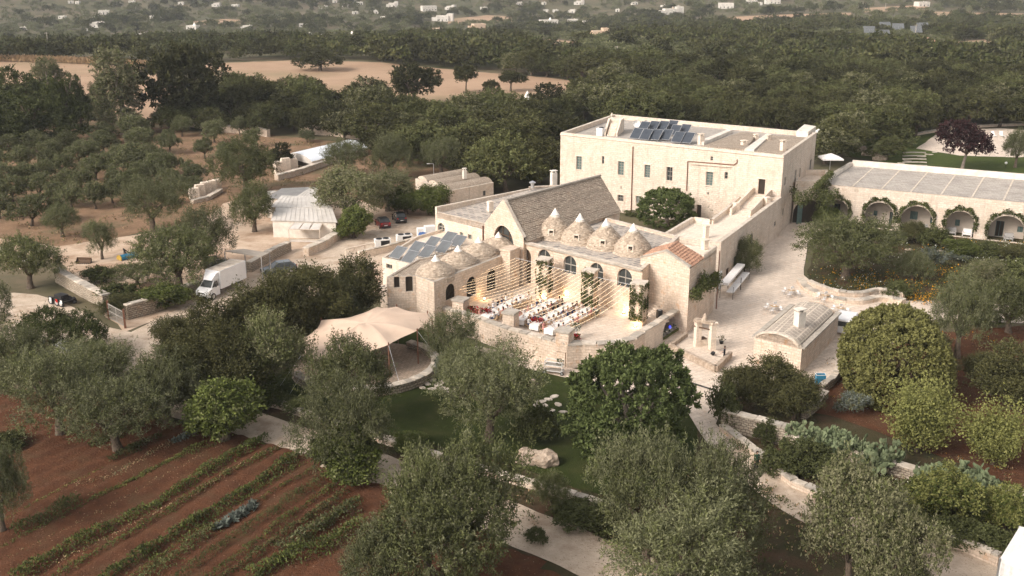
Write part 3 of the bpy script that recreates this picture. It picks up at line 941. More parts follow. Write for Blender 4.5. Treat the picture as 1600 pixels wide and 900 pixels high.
def roof_thing(x, y): return P(x, y, ZR)
# satellite dishes
for i, (x, y, lab) in enumerate(((994,205, 'larger white satellite dish on the farmhouse roof, beside the roof stairs'),(1009,204, 'smaller white satellite dish behind the solar panels on the farmhouse roof'))):
 b = P(x, y, ZR)
 d = thing('satellite_dish', lab, 'satellite dish', b, 'dishes on the farmhouse roof')
 mb = MB(); mb.tube([b, b + Vector((0,0,1.3))],0.05,6); mb.build('mast', ALU, d)
 mb = MB(); r = 0.62 - 0.1 * i
 vs = []; n = 18
 for j in range(4):
  rr_ = r * (j + 0.15) / 3.15
  for k in range(n):
   a = 2 * math.pi * k / n
   vs.append(b + Vector((rr_ * math.cos(a),-0.15 - 0.25 * (rr_ / r) ** 2 + 0.1 * math.sin(a),1.35 + rr_ * math.sin(a))))
 mb.mesh(vs, [(j * n + k, j * n + (k + 1) % n, (j + 1) * n + (k + 1) % n, (j + 1) * n + k) for j in range(3) for k in range(n)] + [tuple(range(n))])
 mb.build('dish', WHITEMETAL, d)
 mb = MB(); mb.bar(b + Vector((0,-.2,.8)), b + Vector((0,-.7,1.3)),0.04); mb.build('feed_arm', ALU, d)
b = P(938.5,212, ZR)
ac = thing('rooftop_air_conditioner', 'white cube-shaped air conditioner at the left end of the farmhouse roof', 'air conditioner', b)
mb = MB(); mb.box(b, 1.1,1.0,1.35,-0.58); mb.build('casing', WHITEMETAL, ac)
mb = MB(); mb.lathe(b + Vector((0.1,0,1.36)),[(0.42,0),(0.42,0.1),(0.3,0.12)],14); mb.build('fan_cover', BLACK, ac)
b = P(955.5,200, ZR); t = thing('roof_finial', 'slender stone finial beside the roof stairs of the farmhouse', 'finial', b)
mb = MB(); mb.lathe(b, [(.25,0),(.2,1.6),(.3,1.7),(.1,2.0),(.25,2.3),(.05,2.7)],10); mb.build('shaft', STONE_CLEAN, t)
# security camera / pinnacle at the corner
b = Vector((mC.x, mC.y, ZM)); mb = MB(); mb.box(b, .35,.35,.3); mb.bar(b + Vector((-.1,0,.3)), b + Vector((.35,-.2,.55)),.25,.2)
mb.build('floodlight', WHITEMETAL, house)

# solar panels on frames
def solar_panel(loc, w, l, rz, tilt, label, group, cells=PANEL, legs=True, cat='solar panel'):
 t = thing('solar_collector', label, cat, loc, group)
 M = Matrix.Translation(Vector(loc) + Vector((0,0,0.25))) @ Matrix.Rotation(rz, 4, 'Z') @ Matrix.Rotation(tilt, 4, 'X')
 def quadbox(x0, x1, y0, y1, z0, z1, mb):
  vs = [M @ Vector((x, y, z)) for z in (z0, z1) for x, y in ((x0, y0),(x1, y0),(x1, y1),(x0, y1))]
  mb.mesh(vs, [(3,2,1,0),(4,5,6,7),(0,1,5,4),(1,2,6,5),(2,3,7,6),(3,0,4,7)])
 mb = MB(); quadbox(-w / 2 + .03, w / 2 - .03,.03, l - .03,0.02,0.07, mb); mb.build('panel', cells, t)
 mb = MB()
 for a in ((-w / 2,-w / 2 + .045,0, l),(w / 2 - .045, w / 2,0, l),(-w / 2, w / 2,0,.045),(-w / 2, w / 2, l - .045, l)): quadbox(*a, 0,.08, mb)
 mb.build('frame', ALU, t)
 mb = MB()
 for sx in (-1,1):
  top = M @ Vector((sx * w * .4, l * .92,0)); lo = M @ Vector((sx * w * .4,.05,0))
  mb.bar(top, (top.x, top.y, loc[2]),.04); mb.bar(lo, (lo.x, lo.y, loc[2]),.04); mb.bar((top.x, top.y, loc[2] + .02),(lo.x, lo.y, loc[2] + .02),.04)
 mb.build('stand', ALU, t)
 return t
rzh = math.atan2(mB.y - mA.y, mB.x - mA.x)
rows = [([(990.5,217.5),(1005.5,219),(1021,219.5)], 'front row'),([(1037.5,219.5)], 'front row'),([(1055.5,223.5),(1071,224.5)], 'front row'),
  ([(1002,206.5),(1017,205.5),(1032,205.5),(1046,204.5)], 'rear row'),([(1051,212),(1066,211)], 'middle row')]
k = 0
names = {'front row': 0, 'middle row': 0, 'rear row': 0}
for pts, row in rows:
 for (x, y) in pts:
  solar_panel(P(x, y + 1.5, ZR),1.72,2.35, rzh, math.radians(38), f'{ordw(names[row])} blue-grey solar panel from the left in the {row} on the farmhouse roof', 'solar panels on the farmhouse roof')
  names[row] += 1

# === TERRACE BLOCK with the outside stair
ZT = 6.0
tp = [P(1034,366, ZT), P(1080,339, ZT), P(1109,343, ZT), P(1131,327, ZT), P(1153,306, ZT), P(1219,308, ZT), P(1124,378, ZT), P(1100,376, ZT)]
tw = tp[5]; tq = tp[6]
plz = [(op(tq, tw, 1150,397,424,13), dict(style='shutter', glass=TEAL, framem=DARK, mull=(2,1))),
       (op(tq, tw, 1170.5,365,383,7, True), dict(style='window', mull=(1,1))),
       (op(tq, tw, 1208.5,346,353,3), W_S),(op(tq, tw, 1133.5,419,436,4), dict(style='window', framem=DARKWOOD, mull=(1,2)))]
terr, _ = building('terrace_block', 'cream stone terrace block with parapet, joining the farmhouse stair to the tiled chapel', tp, 0, ZT, {5: [(h[0], h[1]) for h in []]}, STONE_CLEAN, STONE_CLEAN, 0.7,0.4)
# the plaza side is rebuilt as its own wall, a hand in front, with the real openings
inw = inward_of(tq, tw, tp[3])
wl = MB(); off = inw * -0.25
A2, B2 = tq + off, tw + off
wl.wall(A2, B2,0, ZT + 0.05,[h for h, s in plz],0.3, inw)
wl.face([(A2.x, A2.y, ZT + .05),(B2.x, B2.y, ZT + .05),(tw.x, tw.y, ZT + .05),(tq.x, tq.y, ZT + .05)],1)
wl.face([(A2.x, A2.y, 0),(tq.x, tq.y, 0),(tq.x, tq.y, ZT + .05),(A2.x, A2.y, ZT + .05)])
wl.build('plaza_wall', [STONE, COPING], terr)
for h, s in plz: window(terr, A2, B2, h, inw, depth=.24, **s)
# stair up to the door
sd = P(1190,303.5,0)
s_, z_ = on_wall(1190,303.5, mA, mB)
dfoot = Vector((mA.x, mA.y, 0)) + Vector((hd.x, hd.y, 0)) * s_
lowp = P(1156,338, ZT - 0.7); lowp.z = 0
ax = (dfoot - lowp); Ls = ax.length; ax.normalize(); an = Vector((-ax.y, ax.x, 0))
zs0, zs1 = ZT - 0.7, z_
st = MB(); ns = 15
for k in range(ns):
 c = lowp + ax * (Ls * (k + .5) / ns)
 st.box((c.x, c.y, zs0),2.3, Ls / ns, (zs1 - zs0) * (k + 1) / ns, math.atan2(ax.y, ax.x) - math.pi / 2)
stair = st.build('stair', STONE_CLEAN, terr)
for sgn in (-1,1):
 mb = MB()
 pr = [(0,.95),(.12,.95),(.85,(zs1 - zs0) + .85),(1.0,(zs1 - zs0) + .9)]
 lo_ = [lowp + ax * (Ls * t) + an * sgn * 1.2 for t, _ in pr]
 for i in range(3):
  for (w0, w1) in ((0,.3),):
   a0, a1 = lo_[i], lo_[i + 1]
   b0, b1 = a0 + an * sgn * .3, a1 + an * sgn * .3
   h0, h1 = zs0 + pr[i][1], zs0 + pr[i + 1][1]
   v = [Vector((p.x, p.y, z)) for p, z in ((a0, zs0),(a1, zs0),(b1, zs0),(b0, zs0),(a0, h0),(a1, h1),(b1, h1),(b0, h0))]
   mb.mesh(v, [(4,5,6,7),(0,1,5,4),(2,3,7,6),(1,2,6,5),(3,0,4,7)])
 mb.build('stair_parapet', STONE_CLEAN, terr)
for (x, y, w, h) in ((1102.5,372,.6,1.6),(1150,330,.7,1.1),(1198,323,.7,1.3)):
 p = P(x, y, ZT - .7); mb = MB(); mb.box(p, w, w, h, .5); mb.box(p + Vector((0,0, h)), w * 1.15, w * 1.15,.15,.5); mb.build('pillar', STONE_CLEAN, terr)

# gate passage between the farmhouse and the arched wing, with the balcony over it
g1 = P(1237.5,349, PLAZA_Z); g2 = P(1288,349, PLAZA_Z)
zg = 6.9
gp = [g1, g2, g2 + Vector((2.5,9,0)), g1 + Vector((2.5,9,0))]
gh = op(g1, g2,1262,312,348.5,46, True)
gate, _ = building('gate_passage', 'dark arched gate passage under a stone balcony between the farmhouse and the arched wing', gp, 0, zg, {0: [(gh, dict(style='open', glass=DARK, mull=(1,1)))]}, STONE, STONE_CLEAN, 0.9,0.35)  # dark sheet across the open arch stands in for the passage's shade
gdr = MB(); a_, _ = on_wall(1240,330, g1, g2); dirg = (g2 - g1).normalized()
gdr.box(g1 + dirg * 1.0 + Vector((0,-.25,0)),1.0,.08,3.2, math.atan2(dirg.y, dirg.x) + .5)
for z in (.1,1.6,3.0): gdr.box(g1 + dirg * 1.0 + Vector((0,-.31, z)),1.0,.06,.12, math.atan2(dirg.y, dirg.x) + .5)
gdr.build('gate_leaf', TEAL, gate)
# bits of upper terrace behind the gate, with the parasol
u = [P(1272,286,7.2), P(1300,262,7.2), P(1318,262,7.2), P(1300,286,7.2)]
b = P(1296,268,6.5)
par = thing('parasol', 'white square parasol standing open on the terrace between the farmhouse and the arched wing', 'parasol', b)
mb = MB(); mb.tube([b, b + Vector((0,0,2.9))],.05,8); mb.build('pole', ALU, par)
mb = MB(); q = b + Vector((0,0,2.35))
mb.mesh([q + Vector((1.7 * a, 1.5 * c_, -.02)) for a, c_ in ((-1,-1),(1,-1),(1,1),(-1,1))] + [q + Vector((1.7 * a, 1.5 * c_, -.25)) for a, c_ in ((-1,-1),(1,-1),(1,1),(-1,1))] + [q + Vector((0,0,.7))],
  [(0,1,8),(1,2,8),(2,3,8),(3,0,8),(4,5,1,0),(5,6,2,1),(6,7,3,2),(7,4,0,3)])
mb.build('canopy', WHITECLOTH, par)

# === ARCHED WING
ZW = 6.2
wA, wB = P(1288,288, ZW), P(1740,329.5, ZW)
wD = P(1331,262, ZW); wC = wB + (wD - wA)
c0 = (wA + wC) / 2
wing = thing('arched_wing', 'long low cream wing with ivy-framed arches and a grey slab roof', 'building', (c0.x, c0.y, 0))
winw = inward_of(wA, wB, wC); wd = Vector((wB.x - wA.x, wB.y - wA.y, 0)).normalized()
arch = [(1306,312,352,40),(1374,316,357,46),(1432,322,366,50),(1500,330,374,46),(1573,337,384,58),(1646,345,394,56)]
holes = []
for x, yt, yb, w in arch:
 h = op(wA, wB, x, yt, yb, w, True); h[2] = 0.1; holes.append(h)
wl = MB()
wl.wall(wA, wB, 0, ZW, holes, 0.55, winw)
i0, i1 = wA + winw * .55, wB + winw * .55
for (p, q) in ((wB, wC),(wC, wD),(wD, wA)): wl.wall(p, q, 0, ZW, [],.3)
wl.face([(wA.x, wA.y, ZW),(wB.x, wB.y, ZW),(i1.x, i1.y, ZW),(i0.x, i0.y, ZW)])
wl.build('wall', STONE, wing)
# porch: inner wall, ceiling
pa, pb = wA + winw * 3.0, wB + winw * 3.0
ph = []
for x, yt, yb, w in ((1307,318,338,11),(1368,329,337,6),(1428,330,343,12),(1456.5,339,349,6),(1392,331,352,5),(1496,343,353,7.5),(1523,343,372,6),(1561.5,345,372,13),(1594,354,363,9),(1640,356,380,12)):
 h = op(pa, pb, x, yt, yb, w); h[2] = max(h[2],0.1); ph.append(h)
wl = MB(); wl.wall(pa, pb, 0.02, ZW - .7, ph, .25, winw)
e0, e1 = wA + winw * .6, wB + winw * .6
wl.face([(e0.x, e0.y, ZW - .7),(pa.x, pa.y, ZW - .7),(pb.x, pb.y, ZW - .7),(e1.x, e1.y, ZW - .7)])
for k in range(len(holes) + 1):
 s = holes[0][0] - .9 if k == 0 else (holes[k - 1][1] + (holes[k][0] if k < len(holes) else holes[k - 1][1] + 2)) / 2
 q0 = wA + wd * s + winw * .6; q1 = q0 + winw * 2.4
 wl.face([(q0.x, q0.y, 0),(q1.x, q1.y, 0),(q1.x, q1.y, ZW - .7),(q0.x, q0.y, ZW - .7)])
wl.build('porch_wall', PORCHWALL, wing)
for h in ph:
 window(wing, pa, pb, h, winw, depth=.2, style='door' if h[3] - h[2] > 1.9 else 'window', glass=DARK if h[3] - h[2] > 1.9 else TEAL, framem=TEAL, mull=(2,1))
rf = MB()
rin = [wA + winw * .1, wB + winw * .1, wC, wD]
rf.face([(p.x, p.y, ZW + (.04 if i < 2 else .3)) for i, p in enumerate(rin)])
rf.build('roof', FLATROOF, wing)
pw = MB()
def parapet(mb, a, b, n, z0, z1, t=.4, mi=0, mt=1):
 a2, b2 = a + n * t, b + n * t
 v = [Vector((p.x, p.y, z)) for z in (z0, z1) for p in (a, b, b2, a2)]
 mb.mesh(v, [(0,1,5,4),(2,3,7,6),(1,2,6,5),(3,0,4,7)], mi); mb.mesh([v[k] for k in (4,5,6,7)],[(0,1,2,3)], mt)
parapet(pw, wD, wC, winw, 0, ZW + 1.3,.4)
parapet(pw, wA + winw * .4, wD + winw * .2,-wd, ZW - 1.5, ZW + 0.9,.45)
pw.build('parapet', [WHITEWASH, COPING_GREY], wing)
gl = MB()
for k in range(1,9):                               # low drainage kerbs dividing the roof
 a = wA.lerp(wB, k / 9.3); b2 = wD.lerp(wC, k / 9.3 - .02)
 gl.bar((a.x, a.y, ZW + .07),(b2.x, b2.y, ZW + .32),.25,.05)
gl.build('roof_kerb', COPING, wing)

# === BARN with steep slab roof
ZE = 7.6
bL, bR = P(757,353, ZE), P(818,376, ZE)
mid = (bL + bR) / 2
# ridge height from the apex seen above the middle of the gable
ZP = ZE
while pix((mid.x, mid.y, ZP))[1] > 315: ZP += 0.02
rb = P(938,275, ZP); rf0 = Vector((mid.x, mid.y, ZP))
bax = (rb - rf0); bax.z = 0
bb = P(961,326, ZE)
rbk = bR + bax
barn = thing('barn', 'large barn with a steep grey-brown stone slab roof and arched front gable', 'building', (mid.x, mid.y, 0))
gi = bax.normalized(); gd = (bR - bL).normalized(); gd.z = 0; Lg = (bR - bL).length
hb = op(bL, bR, 787,353,386,31, True)
gw = MB()
gw.wall(bL, bR, 0, ZE, [hb],.7, gi, top=lambda L: [(L, ZE),(L, ZE + .35),(L / 2, ZP + .35),(0, ZE + .35),(0, ZE)][:4] + [(0, ZE)])
th = gi * .55
for (p, q) in (((bL, ZE + .35),(mid, ZP + .35)),((mid, ZP + .35),(bR, ZE + .35))):
 a = Vector((p[0].x, p[0].y, p[1])); b2 = Vector((q[0].x, q[0].y, q[1]))
 gw.face([a, b2, b2 + th, a + th],1)
 gw.face([a + th, b2 + th, b2 + th - Vector((0,0,.5)), a + th - Vector((0,0,.5))],0)
for p in (bL, bR):
 q = p + bax
 gw.wall(p, q, 0, ZE, [],.3)
q1, q2 = bL + bax, bR + bax
gw.wall(q2, q1,0, ZE, [],.3, None, top=lambda L: [(L, ZE),(L / 2, ZP),(0, ZE)])
gw.build('wall', [STONE_WARM, COPING], barn)
window(barn, bL, bR, hb, gi, depth=.6, mull=(3,2), framem=DARKWOOD)
rfm = MB()
R0, R1 = rf0 + gi * .3, rf0 + bax
over = gd * .35
nseg = 22
for sgn, e in ((-1, bL),(1, bR)):
 n_c = 26                                      # courses of slabs, each standing a little proud of the next
 E0 = Vector((e.x, e.y, ZE)) + gi * .3 + over * sgn + Vector((0,0,-.15)); E1 = E0 + bax - gi * .3
 for k in range(n_c):
  t0, t1 = k / n_c, (k + 1) / n_c
  a0 = E0.lerp(R0, t0); a1 = E1.lerp(R1, t0); b0 = E0.lerp(R0, t1); b1 = E1.lerp(R1, t1)
  up = Vector((0,0,.055))
  pr = []
  for j in range(nseg + 1):
   jt = Vector((0,0, random.Random(k * 91 + j + (sgn > 0) * 7).uniform(-.03,.04)))
   pr.append((a0.lerp(a1, j / nseg) + up + jt, b0.lerp(b1, j / nseg) + jt * .3, a0.lerp(a1, j / nseg) - up * .2))
  for j in range(nseg):
   A_, B_, C_ = pr[j]; A2_, B2_, C2_ = pr[j + 1]
   rfm.face([A_, A2_, B2_, B_] if sgn > 0 else [B_, B2_, A2_, A_])
   rfm.face([C_, C2_, A2_, A_] if sgn > 0 else [A_, A2_, C2_, C_])
rfm.build('roof', CONE if False else SLATES, barn)
rm = MB(); rm.bar(R0 + Vector((0,0,.12)), R1 + Vector((0,0,.12)),.35,.2); rm.build('ridge', COPING_GREY, barn)

# === CHEQUERED-ROOF WING (left of the barn)
ZC = 6.6
cA, cB = P(680,334, ZC), P(757,353, ZC)
cC, cD = P(872,293, ZC + .9), P(826,295, ZC + .9)
cent = (cA + cB + cC + cD) / 4
low = thing('slab_roofed_wing', 'low wing with a chequered white and grey slab roof, left of the barn', 'building', (cent.x, cent.y, 0))
cin = inward_of(cA, cB, cC)
ch = [(op(cA, cB, 689.3,348.5,361,11, True), dict(mull=(2,2))),(op(cA, cB, 721,363,372,5.5), dict(mull=(2,1), glass=TEAL)),(op(cA, cB, 734,366.5,376,5.5), dict(mull=(2,1), glass=TEAL))]
wl = MB()
wl.wall(cA, cB, 0, ZC + .3,[h for h, s in ch],.3, cin)
wl.wall(cD, cA, 0, ZC + .3,[],.3, cin)
wl.wall(cC, cD, 0, ZC + 1.1,[],.3, cin)
wl.build('wall', STONE, low)
for h, s in ch: window(low, cA, cB, h, cin, **s)
rf = MB()
rf.face([(cA.x, cA.y, ZC + .1),(cB.x, cB.y, ZC + .1),(cC.x, cC.y, ZC + .9),(cD.x, cD.y, ZC + .9)])
rf.build('roof', CHECK, low)
pw = MB()
v2 = lambda p: Vector((p.x, p.y, 0))
parapet(pw, v2(cA), v2(cB), cin, ZC - .5, ZC + .32,.35)
dn = (v2(cD) - v2(cA)).normalized()
parapet(pw, v2(cA), v2(cD), Vector((dn.y, -dn.x, 0)), ZC - .5, ZC + 1.0,.4)
parapet(pw, v2(cD), v2(cC), cin, ZC, ZC + 1.25,.4)
pw.build('parapet', [STONE, COPING], low)
pipe(low, [Vector((cB.x, cB.y, ZC)) - cin * .15 - gd * .2, Vector((cB.x, cB.y, 2.8)) - cin * .15 - gd * .2],.09)
chimney(low, P(865,291, ZC + .9) , .85,2.1, WHITEWASH)
mb = MB(); vb = P(832,293.5, ZC + 1.2); mb.tube([vb, vb + Vector((0,0,.7))],.25,10); mb.lathe(vb + Vector((0,0,.75)),[(.5,0),(.5,.08),(.1,.3)],12); mb.build('vent_cowl', ALU, low)
p_ = P(766,330, ZC + .5); mb = MB(); mb.box(p_, .7,.7,1.4,.5); mb.build('chimney', STONE_CLEAN, low)

# === TRULLI: arcade range and cones
ZA = 7.3
aA, aB = P(815,377, ZA), P(1004,421, ZA)
aC, aD = P(1062,369, ZA), P(930,335, ZA)
WA = dict(style='window', mull=(2,2), glass=GLASS)
arcw = [(op(aA, aB, 820.5,388,441,18, True), dict(style='door', mull=(4,3), framem=DARKWOOD, glass=DARK)),
  (op(aA, aB, 850.6,390,428,20, True), WA),(op(aA, aB, 890.5,400,428,20, True), WA),
  (op(aA, aB, 932,411,438,21, True), WA),(op(aA, aB, 976,420,449,23, True), WA)]
arcade, _ = building('trulli_range', 'courtyard range with arched windows beneath four stone trullo cones', [aA, aB, aC, aD],0, ZA, {0: arcw}, STONE_WARM, CHECK, 0.35,0.5)
ain = inward_of(aA, aB, aC); ad = (aB - aA).normalized(); ad.z = 0
lm = MB(); lm.bar(aA - ain * .12 + Vector((0,0,-.1)), aB - ain * .12 + Vector((0,0,-.1)),.3,.14); lm.build('cornice', COPING_GREY, arcade)
for h, s in arcw[1:]:                             # curtains drawn aside behind each arched window
 mb = MB()
 for sg in (-1,1):
  e = h[0] if sg < 0 else h[1]; cc_ = (h[0] + h[1]) / 2
  at = lambda s_, z_: Vector((aA.x, aA.y, 0)) + ad * s_ + ain * .262 + Vector((0,0, z_))
  mb.face([at(e - sg * .12, h[2] + .2), at(e - sg * .12, h[3] - .75), at(cc_ + sg * .1, h[3] - .15), at(cc_ + sg * (h[1] - h[0]) * .2, h[2] + (h[3] - h[2]) * .5), at(cc_ + sg * (h[1] - h[0]) * .34, h[2] + .2)])
 mb.build('curtain', CURTAIN, arcade)

def trullo(base, r, hgt, label, group, tip_h, seed, opening=True, n=44):
 t = thing('trullo_cone', label, 'trullo roof', base, group)
 prof = [(r * 1.04,-.6),(r * 1.06,0.0),(r * 1.0,0.12)]
 courses = 19
 Hc = hgt - tip_h * .72
 def rad(u):                                       # slightly bulging cone
  return r * ((1 - u) * (1 + .30 * math.sin(math.pi * u) * (1 - .35 * u)) + .2 * u)
 for k in range(courses):
  u0, u1 = k / courses, (k + 1) / courses
  prof.append((rad(u0),.12 + (Hc - .12) * u0 + .005)); prof.append((rad(u0) - .015,.12 + (Hc - .12) * u1))
 mb = MB(); mb.lathe((base.x, base.y, base.z), prof, n, 0,.018, seed); mb.build('stone_cone', CONE, t)
 mb = MB(); rt = r * .29
 mb.lathe((base.x, base.y, base.z + hgt - tip_h),[(rt * 1.08,0),(rt, .06),(rt * .5, tip_h * .52),(rt * .12, tip_h * .93),(.03, tip_h)],20)
 mb.build('pinnacle', TIP, t)
 if opening:
  dv = Vector((-.28,-1,0)).normalized(); u = .25; q = Vector((base.x, base.y, base.z + Hc * u)) + dv * (rad(u) - .05)
  mb = MB(); sd_ = Vector((dv.y, -dv.x, 0))
  f = MB()
  for sg in (-1,1): mb.bar(q + sd_ * sg * .3 + Vector((0,0,-.1)), q + sd_ * sg * .3 + Vector((0,0,.6)) - dv * .12,.12,.3)
  mb.bar(q + sd_ * -.36 + Vector((0,0,.62)) - dv * .12, q + sd_ * .36 + Vector((0,0,.62)) - dv * .12,.35,.12)
  o1 = mb.build('vent_frame', STONE_CLEAN, t)
  f.mesh([q + sd_ * s_ * .25 + Vector((0,0, z_)) + dv * .0 for s_, z_ in ((-1,-.1),(1,-.1),(1,.56),(-1,.56))],[(0,1,2,3)])
  f.build('vent_opening', DARK, t)
 return t
WH = ['westmost', 'second from the left', 'third from the left', 'rightmost']
for i, (x, y, w, yt) in enumerate([(867,372,50,323),(905.5,379.5,50,331),(946,388,50,339),(988.5,397,50,346.5)]):
 b = P(x, y - 3, ZA - .3)
 r = w * 1.17 / 2 / px_per_m(b)
 h = height_to(b, yt + 2)
 trullo(b, r, h, ['trullo cone at the barn end of the courtyard range', 'second trullo cone from the barn on the courtyard range', 'third trullo cone from the barn on the courtyard range', 'trullo cone beside the red-tiled roof on the courtyard range'][i], 'tall trullo cones over the courtyard range', 1.12,10 + i)

# === TILED CHAPEL at the corner
ZK = 6.6
ke = 7.7
kA, kB, kC, kD = v2(P(1001,403, ke)), v2(P(1078,420, ke)), v2(P(1120,390, ke)), v2(P(1040,378, ke))
chap = thing('tiled_chapel', 'small chapel-like house with a low red terracotta tiled gable roof', 'building', (kA.x, kA.y, 0))
kin = inward_of(kA, kB, kC)
km = (kA * .5 + kB * .5)
ZKR = ke
while pix((km.x, km.y, ZKR))[1] > 393: ZKR += .02
wl = MB()
Lk = (kB - kA).length
wl.wall(kA, kB, 0, ke, [],.3, kin, top=lambda L: [(L, ke),(L * .5, ZKR),(0, ke)])
kh = op(kB, kC, 1105,436,446,5)
wl.wall(kB, kC, 0, ke, [],.3, inward_of(kB, kC, kA)); wl.wall(kC, kD, 0, ke, [],.3); wl.wall(kD, kA, 0, ke, [],.3)
d_ = kC - kB
for p, q, zp, zq in ((kA, km, ke, ZKR),(km, kB, ZKR, ke)):
 a = Vector((p.x, p.y, zp)) - kin * .06; b2 = Vector((q.x, q.y, zq)) - kin * .06
 v = [a, b2, b2 + Vector((0,0,.22)), a + Vector((0,0,.22))]; t_ = kin * .5
 wl.mesh(v + [x_ + t_ for x_ in v],[(0,1,2,3),(7,6,5,4),(3,2,6,7),(0,4,5,1)],1)
wl.build('wall', [STONE_WARM, COPING_GREY], chap)
mb = MB()                                             # blocked-up window, a slightly recessed patch
mb2 = MB()
kback = (kD - kA) * .5
km2 = km + kback
def pantile(mb, A0, A1, B0, B1, n, r):
 """rows of half-round tiles from the eave A0-A1 up to the ridge B0-B1"""
 for i in range(n):
  t = (i + .5) / n
  a = A0.lerp(A1, t); b = B0.lerp(B1, t)
  side = (A1 - A0).normalized(); up = (B0 - A0).cross(A1 - A0).normalized()
  if up.z < 0: up = -up
  m = 9
  prev = None
  for j in range(m + 1):
   p = a.lerp(b, j / m);
   for q, rr in ((p, r * 1.0),(p, r * 1.18)) if 0 < j < m else ((p, r),):
    ring = [q + side * (rr * math.cos(al)) + up * (rr * math.sin(al) + (.03 if rr > r else 0)) for al in [math.pi * k / 5 for k in range(6)]]
    if prev: mb.mesh(prev + ring, [(k, k + 1, k + 7, k + 6) for k in range(5)])
    prev = ring
kC_, kD_ = kB + (kC - kB) * .5, kA + kback
fr_ = MB(); fr_.face([(p.x, p.y, ke + .02) for p in (kD_, kC_, kC, kD)][::-1]); fr_.build('flat_roof', STONE_CLEAN, chap)
fr_ = MB(); fr_.face([(kD_.x, kD_.y, ke),(kC_.x, kC_.y, ke),(km2.x, km2.y, ZKR + .05)]); fr_.build('rear_gable', STONE_WARM, chap)
pw = MB(); parapet(pw, kC_, kC, inward_of(kB, kC, kA), ke - .3, ke + .45,.3); pw.build('parapet', [STONE_CLEAN, COPING], chap)
tl = MB()
s1_ = kin * .35
e0 = Vector((kB.x, kB.y, ke + .05)) + s1_; e1 = Vector((kC_.x, kC_.y, ke + .05)); r0 = Vector((km.x, km.y, ZKR + .08)) + s1_; r1 = Vector((km2.x, km2.y, ZKR + .08))
f0 = Vector((kA.x, kA.y, ke + .05)) + s1_; f1 = Vector((kD_.x, kD_.y, ke + .05))
tl.face([e0, e1, r1, r0]); tl.face([r0, r1, f1, f0])
pantile(tl, e0, e1, r0, r1,14,.17); pantile(tl, f0, f1, r0, r1,14,.17)
tl.build('tiled_roof', TERRACOTTA, chap)
rd = MB(); rd.tube([r0 + Vector((0,0,.05)), r1 + Vector((0,0,.05))],.2,8); rd.build('ridge', TERRACOTTA, chap)
# belfry-like pillar at the corner and pipe
bp = v2(P(1101,390, ke)); mb = MB(); mb.box((bp.x, bp.y, 0),.6,.6, ke + 1.1,.5); mb.box((bp.x, bp.y, ke + 1.1),.8,.8,.15,.5); mb.build('corner_pillar', STONE_CLEAN, chap)
pipe(chap, [v2(P(1120,391, ke)) + Vector((.3,-.3, ke)), v2(P(1120,391, ke)) + Vector((.3,-.3,.6))],.07)

# === LEFT TRULLI WING
ZL = 6.0
lK = P(678,441, ZL); lR = P(786,399, ZL); lB = P(812,372, ZL); lBk = P(650,405, ZL); lG = P(604,433, ZL); lH = P(650,431, ZL)
LW = dict(style='window', mull=(3,5), glass=DARK, framem=DARK)
lw = [(op(lK, lR, 703.6,443.5,467,14.5, True), LW),(op(lK, lR, 736.5,432.5,463,15, True), LW),(op(lK, lR, 768,420.5,453,14, True), LW)]
lg = [(op(lG, lH, 620,430.5,450,9.5, True), dict(style='open', glass=DARK)),(op(lG, lH, 639.5,429.5,456,12, True), dict(style='open', glass=DARK))]  # both arches are open; dark sheets stand in for the shade within
leftw, _ = building('trulli_wing', 'left courtyard wing with small arched grid windows and low trullo cones', [lK, lR, lB, lBk, lG, lH],0, ZL, {0: [(h, dict(s)) for h, s in lw],4: [(h, dict(s, mull=(1,1))) for h, s in lg]}, STONE_WARM, SLATES, 0.15,0.35, COPING_GREY)
mb = MB(); pp = v2(P(797,398, ZL)); mb.box((pp.x, pp.y, 0),2.0,1.4, ZL + .7, math.atan2(lR.y - lK.y, lR.x - lK.x)); mb.box((pp.x, pp.y, ZL + .7),2.2,1.6,.18, math.atan2(lR.y - lK.y, lR.x - lK.x)); mb.build('corner_tower', STONE_WARM, leftw)
dA, dB = v2(P(797,400, ZL)) , v2(aA)
for i, (x, y, w, yt) in enumerate([(681,431,52,394),(716,415,50,379),(748,400,50,366),(779,388,48,358)]):
 b = P(x, y - 4, ZL - .1); r = w * 1.16 / 2 / px_per_m(b); h = height_to(b, yt + 4)
 trullo(b, r, h, ['low trullo cone nearest the solar panels, above the first grid window', 'second low trullo cone from the garden end of the left wing', 'third low trullo cone on the left wing', 'low trullo cone in front of the barn arch'][i], 'low trullo cones on the left wing', .92,30 + i, opening=False)

# low terrace with thermal collectors
zs = 4.6
sp = [P(597,402, zs), P(640,412, zs), P(655,406, zs), P(770,372, zs), P(700,355, zs), P(650,369, zs)]
solt, _ = building('panel_terrace', 'low flat-roofed stone outbuilding carrying grey solar collectors', sp, 0, zs, {0: [(op(sp[0], sp[1],608,413,420,9), dict(mull=(2,1)))]}, STONE_CLEAN, STONE_CLEAN, 0.35,0.3)
rzp = math.atan2(sp[1].y - sp[0].y, sp[1].x - sp[0].x)
for i, (x, y) in enumerate([(618.5,404.5),(637,411.5),(647,396.5),(664,403),(672,388.5),(690,395.5),(698,380.5),(713,386)]):
 solar_panel(P(x - 3, y + 2, zs - .35),1.75,2.0, rzp, math.radians(33), f'{["left", "right"][i % 2]}-hand grey solar collector of the {ORD[i // 2]} pair from the garden end', 'solar collectors beside the low trulli', PANEL_GREY)

